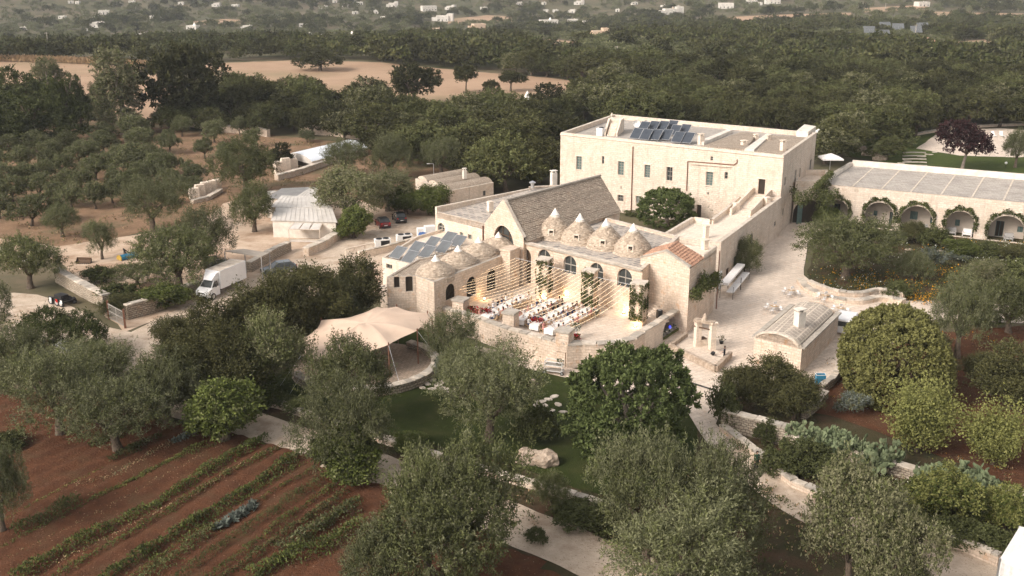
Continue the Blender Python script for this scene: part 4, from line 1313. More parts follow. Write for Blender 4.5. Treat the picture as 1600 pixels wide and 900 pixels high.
# small vaulted house behind the parking
zv = 3.6
vp = [P(703,298, zv), P(771,285, zv), P(717,266, zv), P(649,279, zv)]
vhouse, vin_ = building('vaulted_house', 'small stone house with three grey barrel-vaulted roofs behind the parking', vp, 0, zv, {0: [(op(vp[0], vp[1],757,298,306,5), dict(mull=(2,1)))]}, STONE, SLATES, 0.3,0.35)
def vault(parent, A, B, depthv, rise, zb, name='vault', mat=SLATES, n=10, endm=None):
 """half-round roof spanning A-B and running along depthv"""
 mb = MB(); m = []
 for i in range(n + 1):
  al = math.pi * i / n
  p = A.lerp(B, .5 - .5 * math.cos(al)); m.append(Vector((p.x, p.y, zb + rise * math.sin(al))))
 q = [p + depthv for p in m]
 for i in range(n): mb.face([m[i], m[i + 1], q[i + 1], q[i]][::-1])
 mb.mesh(m, [tuple(range(n + 1))],1); mb.mesh(q, [tuple(range(n + 1))],1)
 return mb.build(name, [mat, endm or STONE], parent)
for k in range(3):
 a = vp[1].lerp(vp[2], k / 3 + .02); b2 = vp[1].lerp(vp[2],(k + 1) / 3 - .01)
 vault(vhouse, v2(a), v2(b2),(v2(vp[0]) - v2(vp[1])) * .98,.75, zv - .2)
chimney(vhouse, P(726,279, zv + .4),.6,1.5, WHITEWASH)

# === COURTYARD floor, walls, pillars
cz = COURT_Z
court_px = [(604,452),(650,468),(700,487),(746,498),(797,515),(850,530),(890,541),(935,541),(992,530),(1075,482),(1112,458),(1070,425),(1004,470),(800,440),(680,450)]
fl = MB(); cp_ = [P(x, y, cz) for x, y in court_px]
for t in tessellate_polygon([[v2(p) for p in cp_]]):
 q = [cp_[k] for k in t]
 if (q[1] - q[0]).cross(q[2] - q[0]).z < 0: q = q[::-1]
 fl.face(q)
tag(fl.build('courtyard_floor', PAVING, loc=tuple(cp_[0])), 'pale paved floor of the raised dining courtyard', None, None, 'structure')

def coped_wall(name, label, pts, z0, z1, thick, mat, capmat, seed=0, stone_len=1.25, holes=None, cap=True, cap_h=.16, over=.06, rough=0.0, cat='wall'):
 """a wall along a polyline with a coping of separate stones"""
 root = thing(name, label, cat, (pts[0].x, pts[0].y, z0))
 mb = MB(); rr = random.Random(seed)
 zz = z1 if hasattr(z1, '__len__') else [z1] * len(pts)
 L_, R_ = [],[]
 for i, p in enumerate(pts):
  d1 = v2(pts[i] - pts[i - 1]).normalized() if i else v2(pts[1] - pts[0]).normalized()
  d2 = v2(pts[i + 1] - pts[i]).normalized() if i < len(pts) - 1 else d1
  nn = Vector((-(d1 + d2).y, (d1 + d2).x, 0)).normalized() * thick / 2
  L_.append(v2(p) + nn); R_.append(v2(p) - nn)
 for i in range(len(pts) - 1):
  for side, (a, b) in enumerate(((R_[i], R_[i + 1]),(L_[i], L_[i + 1]))):
   hs = (holes or {}).get(i, [])
   inn = (L_[i] - R_[i]).normalized() * (1 if side == 0 else -1)
   mb.wall(a, b, z0, zz[i], hs, thick / 2, inn, top=(lambda L, z_a=zz[i], z_b=zz[i + 1]: [(L, z_b),(0, z_a)]))
  mb.face([(R_[i].x, R_[i].y, zz[i]),(R_[i + 1].x, R_[i + 1].y, zz[i + 1]),(L_[i + 1].x, L_[i + 1].y, zz[i + 1]),(L_[i].x, L_[i].y, zz[i])])
 for e in (0,-1):
  a, b, z = L_[e], R_[e], zz[e]
  mb.face([(a.x, a.y, z0),(b.x, b.y, z0),(b.x, b.y, z),(a.x, a.y, z)])
 mb.build('wall', mat, root)
 if cap:
  protos = []
  for k in range(5):
   c = MB(); rs = random.Random(seed * 10 + k)
   hx, hy, hz = .5,.5,1
   vs = [Vector((a * (hx - rs.uniform(0,.04)), b * (hy + rs.uniform(-.05,.05)), z * (1 + rs.uniform(-.15,.15)))) for z in (0,1) for a, b in ((-1,-1),(1,-1),(1,1),(-1,1))]
   c.mesh(vs, [(4,5,6,7),(0,1,5,4),(1,2,6,5),(2,3,7,6),(3,0,4,7)])
   me = bpy.data.meshes.new('coping_stone'); me.from_pydata([tuple(v) for v in c.v],[], c.f); me.materials.append(capmat if k % 3 else COPING if capmat is not COPING else COPING_GREY)
   protos.append(me)
  for i in range(len(pts) - 1):
   a, b = v2(pts[i]), v2(pts[i + 1]); L = (b - a).length; s = 0
   dd = (b - a).normalized(); ang = math.atan2(dd.y, dd.x)
   while s < L - .1:
    l = min(stone_len * rr.uniform(.7,1.35), L - s)
    if L - s - l < .4: l = L - s
    o = bpy.data.objects.new('coping_stone', protos[rr.randrange(5)])
    COL.objects.link(o); o.parent = root
    c = a + dd * (s + l / 2); z = zz[i] + (zz[i + 1] - zz[i]) * (s + l / 2) / L
    o.location = (c.x - pts[0].x, c.y - pts[0].y, z - z0 - .01)
    o.rotation_euler = (0,-math.atan2(zz[i + 1] - zz[i], L), ang + rr.uniform(-.02,.02))
    o.scale = (l - .03, thick + 2 * over * rr.uniform(.6,1.4), cap_h * rr.uniform(.8,1.25))
    s += l
 return root
zc1 = 2.55
g = lambda lst, z: [P(x, y, z) for x, y in lst]
coped_wall('courtyard_wall', 'long stone retaining wall of the courtyard with pale coping, above the tent and lawn', g([(597,447),(645,461),(690,479),(746,496),(797,514),(850,528),(886,537)], zc1),0, zc1,.7, STONE_WARM, COPING, 3)
coped_wall('courtyard_wall', 'low angled courtyard wall with grey coping beside the flower stand', g([(884,538),(908,536),(932,537),(962,535),(988,529),(1002,519)], zc1 - .05),0, zc1 - .05,.9, STONE_WARM, COPING_GREY, 5)
rwp = g([(1002,519),(1050,487),(1090,463),(1114,449)], zc1)
aw, bw = rwp[0], rwp[1]
rw_h = {}
A_r, B_r = rwp[0], rwp[1]
def seg_hole(pa_, pb_, *a, **k):
 dd = v2(pb_ - pa_).normalized(); nn = Vector((dd.y, -dd.x, 0)) * .35
 return op(v2(pa_) + nn, v2(pb_) + nn, *a, **k)
R1_ = [rwp[0], rwp[3]]
hh1 = seg_hole(rwp[0], rwp[3],1050,491,521,27, True)
coped_wall('courtyard_wall', 'sloping plaza-side courtyard wall pierced by one low arch', R1_, 0, zc1,.7, STONE_CLEAN, COPING, 7, holes={0: [hh1]})
# planting sill in the arch
sl = MB(); dd = v2(rwp[3] - rwp[0]).normalized(); nn = Vector((dd.y, -dd.x, 0))
ca = v2(rwp[0]) + dd * (hh1[0] + .1); cb = v2(rwp[0]) + dd * (hh1[1] - .1)
ARCH_SILL = (ca, cb, hh1[2], nn)

def pillar(x, ybase, ytop, wpx, label, cap=COPING_GREY, z0=0, zref=cz, mat=STONE_WARM, group='stone pillars of the courtyard'):
 b = P(x, ybase, zref); h = height_to(b, ytop); w = wpx / px_per_m(b) * .8
 t = thing('stone_pillar', label, 'pillar', (b.x, b.y, z0), group)
 mb = MB(); mb.box((b.x, b.y, z0), w, w, zref + h - .18 - z0,-.45); mb.build('shaft', mat, t)
 mb = MB(); mb.box((b.x, b.y, zref + h - .18), w * 1.18, w * 1.18,.18,-.45); mb.build('cap', cap, t)
 return t, b, w, h
pillar(657,475,449,22, 'short stone pillar on the courtyard wall near the two garden arches', z0=cz - .1)
pillar(720,492,466,24, 'stone pillar on the courtyard wall beside the red bougainvillea', z0=cz - .1)
pillar(798,516,486,24, 'stone pillar on the courtyard wall behind the long guest tables', z0=cz - .1)
pillar(882,545,514,27, 'stone pillar at the wall corner beside the flower stand', z0=cz - .1)
IVY_COLS = []
for x, yb, yt, w, lab in ((850,466,403,23, 'ivy-clad stone column nearest the barn'),(921,486,421,23, 'middle ivy-clad stone column'),(997,506,440,25, 'ivy-clad stone column nearest the tiled chapel')):
 IVY_COLS.append(pillar(x, yb, yt, w, lab, COPING, cz, cz, STONE_WARM, 'ivy-clad columns across the courtyard'))
# court steps up to the chapel corner
stp = thing('courtyard_steps', 'short flight of stone steps rising beside the last ivy-clad column', 'steps', tuple(P(1018,492, cz)))
for k in range(6):
 mb = MB(); p = P(1026 - k * 3.4,500 - k * 3.6, cz) + Vector((0,0,0)); mb.box((p.x + .3, p.y + .3, cz),2.6,.5,.16 * (k + 1),-.9); mb.build('step', STONE_CLEAN, stp)

# === WELL-SIDE VAULTED HUT
zw = 2.9
h0, h1, h2, h3 = P(1179,527, zw), P(1253,545, zw), P(1311,489, zw), P(1238,477, zw)
hut = thing('vaulted_hut', 'small stone hut with a gridded barrel-vault slab roof and stubby chimney on the plaza', 'building', (h0.x, h0.y, 0))
wl = MB()
hin = inward_of(h0, h1, h2)
nA = 14
def arctop(L):
 return [(L, zw)] + [(L * .93 - L * .86 * k / nA, zw + .95 * math.sin(math.pi * k / nA)) for k in range(nA + 1)] + [(0, zw)]
wl.wall(h0, h1,0, zw, [],.3, hin, top=arctop)
wl.wall(h1, h2,0, zw, [],.3, inward_of(h1, h2, h0)); wl.wall(h3, h0,0, zw, [],.3); wl.wall(h2, h3,0, zw, [],.3, None, top=arctop)
wl.build('wall', STONE_WARM, hut)
dh = v2(h3) - v2(h0)
vault(hut, v2(h0).lerp(v2(h1),.07), v2(h0).lerp(v2(h1),.93), dh * 1.0,.9, zw, 'roof', VAULT, 16, STONE_WARM)
mb = MB()
for (p, q) in ((h0, h3),(h1, h2)): mb.bar(Vector((p.x, p.y, zw + .06)), Vector((q.x, q.y, zw + .06)),.55,.16)
mb.build('gutter_coping', COPING_GREY, hut)
mb = MB(); m_ = []
for i in range(13):
 al = math.pi * i / 12; p = v2(h0).lerp(v2(h1),.5 - .45 * math.cos(al)); m_.append(Vector((p.x, p.y, zw + .06 + .98 * math.sin(al))))
for i in range(12): mb.bar(m_[i], m_[i + 1],.4,.2)
mb.build('gable_coping', COPING, hut)
chimney(hut, P(1248,515, zw + .4),.95,2.0, WHITEWASH)
pipe(hut, [Vector((h0.x + .5, h0.y - .25, zw - .2)), Vector((h0.x + .5, h0.y - .25,0.2))],.08)

# the well on its plinth
wz = .5
wpts = [P(1047,548,0), P(1118,583,0), P(1141,560,0), P(1072,530,0)]
well = thing('well', 'old stone well frame with two pillars and carved lintel on a stepped plinth', 'well', tuple(P(1098,545,0)))
mb = MB(); mb.prism(wpts, 0,.35); mb.build('plinth', PAVING, well)
for i, (a, b2) in enumerate(((0,1),(1,2),(0,3))):
 mb = MB(); mb.bar(Vector((wpts[a].x, wpts[a].y, .5)), Vector((wpts[b2].x, wpts[b2].y, .5)),.4,.6); mb.build('kerb', ROUGHSTONE, well)
for x, y, t in ((1089,541,500),(1112,546,503)):
 b = P(x, y, .35); hgt = height_to(b, t + 2); mb = MB(); mb.box(b, .62,.62, hgt, .3); mb.box(b + Vector((0,0, hgt)),.8,.8,.14,.3); mb.build('pillar', STONE_CLEAN, well)
a, b2 = P(1083,541,.35), P(1114,547,.35); zl = .35 + height_to(P(1100,544,.35),502)
mb = MB(); mb.bar(Vector((a.x, a.y, zl)), Vector((b2.x, b2.y, zl)),.75,.3)
c = (a + b2) / 2; mb.lathe((c.x, c.y, zl + .1),[(.4,0),(.3,.25),(.16,.6),(.05,.8)],8,0,.1); mb.build('lintel', ROUGHSTONE, well)
mb = MB(); mb.bar((a.x, a.y, zl - .75),(b2.x, b2.y, zl - .85),.12,.12); mb.build('pulley_beam', DARKWOOD, well)
c = P(1096,539,.35); mb = MB(); mb.box(c, .95,.9,.75,.3); mb.build('wellhead', STONE_CLEAN, well)
mb = MB(); mb.box(c + Vector((0,0,.75)),.85,.8,.08,.3); mb.build('lid', DARKWOOD, well)

# === VEGETATION
def quads_mesh(name, V, mats, mi=None, nper=4):
 """V: (n, nper, 3) float array -> mesh of n separate leaves"""
 n = V.shape[0]
 me = bpy.data.meshes.new(name)
 me.vertices.add(n * nper); me.loops.add(n * nper); me.polygons.add(n)
 me.vertices.foreach_set('co', V.astype(np.float32).ravel())
 me.loops.foreach_set('vertex_index', np.arange(n * nper, dtype=np.int32))
 me.polygons.foreach_set('loop_start', np.arange(0, n * nper, nper, dtype=np.int32))
 try: me.polygons.foreach_set('loop_total', np.full(n, nper, dtype=np.int32))
 except Exception: pass
 for m in mats: me.materials.append(m)
 if mi is not None: me.polygons.foreach_set('material_index', mi.astype(np.int32))
 me.update(calc_edges=True)
 return me

def leaves(pos, direc, ln, wd, rng, curl=0.25):
 """diamond leaves at pos along direc"""
 n = len(pos)
 direc = direc / np.linalg.norm(direc, axis=1, keepdims=True)
 r = rng.normal(size=(n, 3)); side = np.cross(direc, r); side /= np.linalg.norm(side, axis=1, keepdims=True) + 1e-9
 nn = np.cross(side, direc)
 L = (ln * rng.uniform(.7,1.3, n))[:, None]; Wd = (wd * rng.uniform(.7,1.3, n))[:, None]
 V = np.empty((n, 4,3))
 V[:, 0] = pos
 V[:, 1] = pos + direc * L * .5 + side * Wd * .5 + nn * L * curl * .3
 V[:, 2] = pos + direc * L - nn * L * curl * .4
 V[:, 3] = pos + direc * L * .5 - side * Wd * .5 + nn * L * curl * .3
 return V

def crown_points(lobes, n, rng, shell=0.35, lump=0.22, lscale=1.1, gap=0.0, bottom=-0.55):
 lob = np.array(lobes, dtype=float)
 area = (lob[:, 3] * lob[:, 4] + lob[:, 4] * lob[:, 5] + lob[:, 3] * lob[:, 5])
 k = rng.choice(len(lob), size=int(n * 1.9), p=area / area.sum())
 d = rng.normal(size=(len(k),3)); d /= np.linalg.norm(d, axis=1, keepdims=True)
 keep = d[:, 2] > bottom
 d = d[keep]; k = k[keep]
 u = 1 - shell * rng.random(len(k)) ** 1.6
 # lumps from a few random cosines
 ph = rng.uniform(0,6.28,(5,3)); fr = rng.normal(size=(5,3)) * lscale * 2.2
 base = lob[k, :3] + d * lob[k, 3:6]
 s = sum(np.cos(base @ fr[i] + ph[i, 0]) for i in range(5)) / 2.2
 p = lob[k, :3] + d * lob[k, 3:6] * (u * (1 + lump * s * .5))[:, None]
 if gap > 0:
  m = (s > -gap) | (rng.random(len(s)) < .25)
  p, d, k = p[m], d[m], k[m]
 # throw away what is deep inside another lobe
 inside = np.zeros(len(p), bool)
 for j in range(len(lob)):
  q = (p - lob[j, :3]) / lob[j, 3:6]
  inside |= ((q ** 2).sum(1) < .45) & (k != j)
 p, d = p[~inside], d[~inside]
 return p[:n], d[:n]

def crown(name, lobes, n_sh, per, sh_len, leaf, mats, seed, up=0.3, out=1.0, rnd=0.5, lump=.22, gap=0.0, spread=.5, shell=.35, bottom=-.55, lscale=1.1, curl=.25, mix=None, droop=0):
 """shoots of leaves spread through the crown's volume"""
 rng = np.random.default_rng(seed)
 p, d = crown_points(lobes, n_sh, rng, shell, lump, lscale, gap, bottom)
 n = len(p)
 sd = d * out + np.array([0,0, up]) + rng.normal(size=(n, 3)) * rnd
 sd /= np.linalg.norm(sd, axis=1, keepdims=True)
 t = rng.random((n, per))
 SL = sh_len * rng.uniform(.6,1.3, n)
 pos = p[:, None, :] + sd[:, None, :] * (t * SL[:, None])[:, :, None] + rng.normal(size=(n, per, 3)) * sh_len * .10
 ld = sd[:, None, :] * (1 - spread) + rng.normal(size=(n, per, 3)) * spread
 ld[:, :, 2] -= droop
 V = leaves(pos.reshape(-1,3), ld.reshape(-1,3), leaf[0], leaf[1], rng, curl)
 mi = None
 if mix is not None:
  sel = rng.random(n) < mix
  mi = np.repeat(sel.astype(int), per)
 return quads_mesh(name, V, mats, mi)

def flowers_mesh(me, V2, k):
 pass

def trunk_mesh(name, h, r, mat, seed, limbs=4, lean=.15, reach=1.5, top=2.2, n=8, twist=.3):
 rr = random.Random(seed); mb = MB()
 b = Vector((rr.uniform(-lean, lean) * h, rr.uniform(-lean, lean) * h, h))
 mid = Vector((b.x * .3 + rr.uniform(-.1,.1), b.y * .3, h * .5))
 mb.tube([(0,0,-.15),(0,0,.12), mid, b],[r * 1.55, r * 1.15, r * .85, r * .75], n)
 for k in range(limbs):
  a = 2 * math.pi * (k + rr.uniform(-.25,.25)) / limbs
  e = b + Vector((math.cos(a) * reach, math.sin(a) * reach, top * rr.uniform(.7,1.1)))
  m = b.lerp(e, .5) + Vector((rr.uniform(-twist, twist), rr.uniform(-twist, twist),-.1))
  mb.tube([b - Vector((0,0,.1)), m, e],[r * .6, r * .38, r * .12],6)
  for j in range(2):
   f = m + Vector((rr.uniform(-1,1), rr.uniform(-1,1), rr.uniform(.5,1.1))) * reach * .5
   mb.tube([m, f],[r * .26, r * .06],5)
 me = bpy.data.meshes.new(name); me.from_pydata(mb.v, [], mb.f); me.materials.append(mat)
 me.polygons.foreach_set('use_smooth', [True] * len(mb.f)); me.update()
 return me

def lobes_round(seed, R, H, z0, k=7, sz=.55):
 """a lumpy crown of radius R, from z0 to H, made of k lobes"""
 rr = random.Random(seed); c = (H + z0) / 2; hz = (H - z0) / 2
 L = [(0,0, c, R * .6, R * .6, hz * .74)]
 for i in range(k):
  a = 2 * math.pi * (i + rr.uniform(-.3,.3)) / k
  q = rr.uniform(.42,.74) * R; z = c + rr.uniform(-.5,.55) * hz
  s = R * sz * rr.uniform(.6,1.1)
  L.append((math.cos(a) * q, math.sin(a) * q, z, s, s, min(s * .85, hz * .7)))
 a = rr.uniform(0,6)
 L.append((math.cos(a) * R * .2, math.sin(a) * R * .2, c + hz * .42, R * .45, R * .45, hz * .58))
 return L

# species: (crown meshes, trunk meshes, nominal width, nominal height)
SP = {}
def species(key, W_, H_, mk_crown, mk_trunk, variants, seed):
 cr = [mk_crown(seed + i) for i in range(variants)]
 ws, hs = [],[]
 for me in cr:
  a = np.empty(len(me.vertices) * 3); me.vertices.foreach_get('co', a); a = a.reshape(-1,3)
  ws.append(np.percentile(a[:, 0],98.5) - np.percentile(a[:, 0],1.5)); hs.append(np.percentile(a[:, 2],99))
 SP[key] = dict(w=float(np.mean(ws)), h=float(np.mean(hs)), crowns=cr, trunks=[mk_trunk(seed + i) for i in range(variants)] if mk_trunk else None)
# near, high detail
species('olive_near', 7.0,6.2, lambda s: crown('olive_crown', lobes_round(s, 3.5,6.2,.9,12,.46),1350,24,.95,(.2,.062),[L_OLIVE, L_OLIVE_G], s, up=.5, rnd=.4, lump=.5, gap=.35, spread=.5, shell=.6, mix=.3, lscale=1.3), lambda s: trunk_mesh('olive_trunk', 1.7,.38, BARK, s, 5, reach=1.8, top=2.6),4,100)
species('olive_green_near', 7.0,6.2, lambda s: crown('green_olive_crown', lobes_round(s, 3.5,6.2,.8,12,.46),1450,22,.85,(.2,.075),[L_OLIVE_G, L_OLIVE], s, up=.35, rnd=.45, lump=.55, gap=.35, spread=.55, shell=.6, mix=.25, lscale=1.3), lambda s: trunk_mesh('olive_trunk', 1.6,.4, BARK, s, 5, reach=1.8, top=2.6),3,130)
species('brown_near', 7.0,6.5, lambda s: crown('brownish_crown', lobes_round(s, 3.5,6.5,1.2,10,.48),2200,11,.65,(.2,.1),[L_POPLAR, L_OLIVE_G], s, up=.3, rnd=.6, lump=.4, gap=.5, spread=.7, shell=.5, mix=.35), lambda s: trunk_mesh('tree_trunk', 1.7,.3, BARK, s, 5, reach=1.8, top=2.8),1,160)
species('carob_near', 9.5,7.4, lambda s: crown('carob_crown', [(0,0,3.4,4.3,4.3,3.7),(-1.6,.6,4.6,2.4,2.6,2.3),(1.7,-.6,4.4,2.5,2.5,2.3),(.2,1.2,5.2,2.2,2.2,2.0),(-2.6,-1,2.8,1.9,2.0,2.0),(2.8,.3,2.8,1.9,2.0,2.0)],1000,36,.30,(.33,.14),[L_CAROB], s, up=.45, rnd=.2, lump=.24, spread=.85, shell=.16, bottom=-.75), lambda s: trunk_mesh('carob_trunk', 1.7,.45, BARK_PALE, s, 6, reach=2.4, top=3.2),2,170)
species('bay_near', 5.0,6.6, lambda s: crown('bay_crown', lobes_round(s, 2.4,6.4,.1,8,.5),1500,15,1.0,(.20,.085),[L_BAY], s, up=1.0, rnd=.28, lump=.35, gap=.2, spread=.5, shell=.4, bottom=-.8), lambda s: trunk_mesh('shrub_trunk', 1.2,.16, BARK, s, 5, reach=1.1, top=2.6),3,180)
species('myrtle_near', 5.0,5.6, lambda s: crown('feathery_crown', lobes_round(s, 2.4,5.4,.1,7,.5),1300,15,1.15,(.20,.07),[L_OLIVE_G, L_POPLAR], s, up=1.2, rnd=.2, lump=.35, gap=.3, spread=.45, shell=.45, bottom=-.8, mix=.4), lambda s: trunk_mesh('shrub_trunk', 1.0,.15, BARK, s, 5, reach=1.1, top=2.2),1,190)
species('citrus_near', 4.6,4.6, lambda s: crown('citrus_crown', [(0,0,1.0,.8,.8,.9)],120,90,2.6,(.17,.1),[L_CITRUS], s, up=1.35, rnd=.16, out=.9, lump=.2, spread=.75, shell=.7, bottom=-.6), lambda s: trunk_mesh('fruit_tree_trunk', .6,.12, BARK, s, 6, reach=1.0, top=2.0),2,200)
species('clipped_near', 9.0,6.4, lambda s: crown('clipped_crown', [(-1.75,-.3,2.4,2.85,3.4,3.7),(1.1,0,2.6,3.4,3.9,3.8)],5200,9,.16,(.24,.13),[L_CLIP], s, up=.1, rnd=.4, lump=.05, spread=.6, shell=.14, bottom=-.75, lscale=1.6), lambda s: trunk_mesh('clipped_trunk', 1.4,.3, BARK, s, 6, reach=1.8, top=2.6),1,210)
species('vine_near', 4.0,4.2, lambda s: crown('vine_clad_crown', lobes_round(s, 1.9,4.1,.1,8,.5),2600,8,.45,(.17,.12),[L_VINE, L_OLIVE_G], s, up=0, rnd=.7, lump=.55, gap=.4, spread=.8, shell=.5, bottom=-.8, mix=.25, droop=.3), lambda s: trunk_mesh('vine_clad_trunk', 1.2,.25, BARK, s, 4, reach=.9, top=1.6),2,215)
species('lemon_near', 4.0,4.2, lambda s: crown('lemon_crown', lobes_round(s, 1.9,4.1,.1,9,.5),1300,16,.5,(.17,.1),[L_CITRUS, L_VINE], s, up=.4, rnd=.5, lump=.5, gap=.4, spread=.7, shell=.5, bottom=-.8, mix=.35), lambda s: trunk_mesh('lemon_trunk', 1.0,.14, BARK, s, 4, reach=.9, top=1.6),2,218)
species('shrub_near', 3.0,2.2, lambda s: crown('shrub_crown', lobes_round(s, 1.5,2.2,.0,6,.5),520,12,.4,(.19,.09),[L_BUSH, L_OLIVE_G], s, up=.4, rnd=.6, lump=.35, gap=.5, spread=.7, shell=.6, bottom=-.6, mix=.3), None, 4,220)
species('grey_shrub', 2.4,1.7, lambda s: crown('grey_shrub_crown', lobes_round(s, 1.2,1.7,.0,5,.5),420,12,.4,(.17,.06),[L_GREY, L_OLIVE], s, up=.7, rnd=.5, lump=.3, gap=.3, spread=.6, shell=.6, mix=.4), None, 2,230)
species('umbrella_near', 9.0,4.0, lambda s: crown('flat_pine_crown', lobes_round(s, 4.4,4.0,1.0,11,.42),1900,12,.5,(.22,.08),[L_PINE], s, up=.6, rnd=.5, lump=.25, spread=.7, shell=.3, bottom=-.3), lambda s: trunk_mesh('pine_trunk', 1.3,.3, BARK, s, 5, reach=2.4, top=1.6),1,240)
# middle distance
species('olive_mid', 5.6,5.0, lambda s: crown('olive_crown', lobes_round(s, 2.5,5.0,.35,8,.5),620,12,.55,(.28,.12),[L_OLIVE, L_OLIVE_G], s, up=.4, rnd=.5, lump=.3, gap=.7, spread=.6, shell=.5, mix=.35), lambda s: trunk_mesh('olive_trunk', 1.3,.24, BARK, s, 4, reach=1.2, top=1.8),6,300)
species('oak_mid', 9.0,7.4, lambda s: crown('oak_crown', lobes_round(s, 4.5,7.4,.3,13,.4),900,14,.6,(.36,.2),[L_OAK, L_OAK_G], s, up=.3, rnd=.55, lump=.4, gap=.25, spread=.8, shell=.35, bottom=-.5, mix=.3), lambda s: trunk_mesh('oak_trunk', 2.0,.34, BARK, s, 4, reach=2.0, top=3.0),6,320)
species('oak_green_mid', 9.0,7.8, lambda s: crown('green_oak_crown', lobes_round(s, 4.5,7.8,.3,13,.4),900,15,.95,(.42,.17),[L_OAK_G, L_OLIVE_G], s, up=.7, rnd=.5, lump=.35, gap=.4, spread=.6, shell=.4, bottom=-.5, mix=.35), lambda s: trunk_mesh('oak_trunk', 2.0,.34, BARK, s, 4, reach=2.0, top=3.0),4,340)
species('light_mid', 9.0,7.6, lambda s: crown('pale_oak_crown', lobes_round(s, 4.5,7.6,.6,11,.42),1000,12,.8,(.40,.19),[L_POPLAR, L_OAK_G], s, up=.5, rnd=.6, lump=.35, gap=.3, spread=.7, shell=.4, bottom=-.5, mix=.65), lambda s: trunk_mesh('oak_trunk', 2.0,.34, BARK, s, 4, reach=2.0, top=3.0),2,355)
species('pine_mid', 8.0,9.5, lambda s: crown('pine_crown', [(random.Random(s * 9 + i).uniform(-1.9,1.9), random.Random(s * 7 + i).uniform(-1.6,1.6),1.8 + i * .8,2.3 - i * .13,2.2 - i * .13,.75) for i in range(9)],800,11,.6,(.4,.15),[L_PINE], s, up=.4, rnd=.5, lump=.35, gap=.3, spread=.7, shell=.5), lambda s: trunk_mesh('pine_trunk', 5.0,.3, BARK, s, 4,.04, reach=1.3, top=3.5),3,360)
species('poplar_mid', 7.0,14.0, lambda s: crown('poplar_crown', [(random.Random(s * 5 + i).uniform(-1.5,1.5), random.Random(s * 3 + i).uniform(-1.2,1.2),2.5 + i * 1.15,2.2 - .06 * i, 2.2 - .06 * i, 1.7) for i in range(9)],1500,10,.8,(.34,.17),[L_POPLAR, L_OLIVE_G], s, up=.3, rnd=.7, lump=.4, gap=.35, spread=.8, shell=.6, mix=.3), lambda s: trunk_mesh('poplar_trunk', 5.5,.35, BARK_PALE, s, 5,.06, reach=1.5, top=6.0),2,370)
species('purple_mid', 5.6,5.6, lambda s: crown('purple_crown', lobes_round(s, 2.8,5.6,1.5,9,.5),900,10,.55,(.3,.17),[L_PURPLE], s, up=.3, rnd=.6, lump=.3, gap=.2, spread=.8, shell=.5), lambda s: trunk_mesh('tree_trunk', 2.0,.2, BARK_PALE, s, 5, reach=1.2, top=2.0),1,380)
species('ball_mid', 4.5,5.2, lambda s: crown('rounded_crown', lobes_round(s, 2.25,5.2,1.7,7,.5),600,11,.5,(.3,.15),[L_OAK, L_OAK_G], s, up=.2, rnd=.6, lump=.22, spread=.8, shell=.5, mix=.3), lambda s: trunk_mesh('tree_trunk', 2.2,.18, BARK, s, 5, reach=1.0, top=1.8),2,385)
# far
def far_mesh(name, R, H, n, leaf, mats, s, mix=.4):
 return crown(name, lobes_round(s, R, H, 0,6,.5), n, 3,.7, leaf, mats, s, up=.2, rnd=.8, lump=.3, gap=.3, spread=.9, shell=.35, bottom=-.2, mix=mix)
FAR = {'olive': [far_mesh('far_olive', 2.8,4.0,100,(.95,.5),[L_OLIVE, L_OLIVE_G],400 + i) for i in range(4)],
       'oak': [far_mesh('far_oak', 4.2,6.4,170,(1.15,.7),[L_OAK, L_OAK_G],420 + i) for i in range(4)],
       'green': [far_mesh('far_pine', 4.2,6.8,170,(1.15,.6),[L_OAK_G, L_PINE],440 + i) for i in range(3)]}
FAR['light'] = [far_mesh('far_light', 3.6,5.4,130,(1.05,.6),[L_POPLAR, L_OLIVE_G],460 + i) for i in range(2)]

RT = random.Random(5)
TREES = []                                     # every tree thing: (object, px, py, species)
def plant(key, base, w, h, label, cat='tree', group=None, name=None, rz=None, variant=None, sy=None):
 sp = SP[key]
 v = RT.randrange(len(sp['crowns'])) if variant is None else variant
 nm = name or {'olive': 'olive_tree', 'brown': 'garden_tree', 'carob': 'carob_tree', 'bay': 'bay_shrub', 'myrtle': 'feathery_shrub', 'citrus': 'fruit_tree', 'lemon': 'lemon_bush', 'clipped': 'clipped_bush', 'vine': 'vine_clad_tree',
                  'light': 'oak_tree', 'shrub': 'shrub', 'grey': 'grey_shrub', 'umbrella': 'spreading_pine', 'oak': 'oak_tree', 'pine': 'pine_tree', 'poplar': 'poplar_tree', 'purple': 'purple_leaved_tree', 'ball': 'round_crowned_tree'}[key.split('_')[0]]
 sc = (w / sp['w'], sy or w / sp['w'], h / sp['h'])
 rz = RT.uniform(0,6.28) if rz is None else rz
 if sp['trunks']:
  root = thing(nm, label, cat, base, group)
  for pn, me in (('crown', sp['crowns'][v]),('trunk', sp['trunks'][v])):
   o = bpy.data.objects.new(pn, me); COL.objects.link(o); o.parent = root; o.rotation_euler = (0,0, rz); o.scale = sc
 else:
  root = bpy.data.objects.new(nm, sp['crowns'][v]); COL.objects.link(root)
  root.location = base; root.rotation_euler = (0,0, rz); root.scale = sc
  tag(root, label, cat, group)
 return root

def tree_px(key, x, yb, yt, wpx, label, z=0.0, **k):
 """a tree whose foot stands at (x, yb) in the photo's view, topping out at yt, wpx across"""
 b = P(x, yb, z) if yb > 92 else PT(x, yb)
 if yb > 850: wpx *= .93
 w = wpx / px_per_m(b + Vector((0,0,2))); h = height_to(b, yt + wpx * .04)
 # the crown's near rim hides part of the depth: take that off
 return plant(key, b, w, max(h, .4), label, **k)

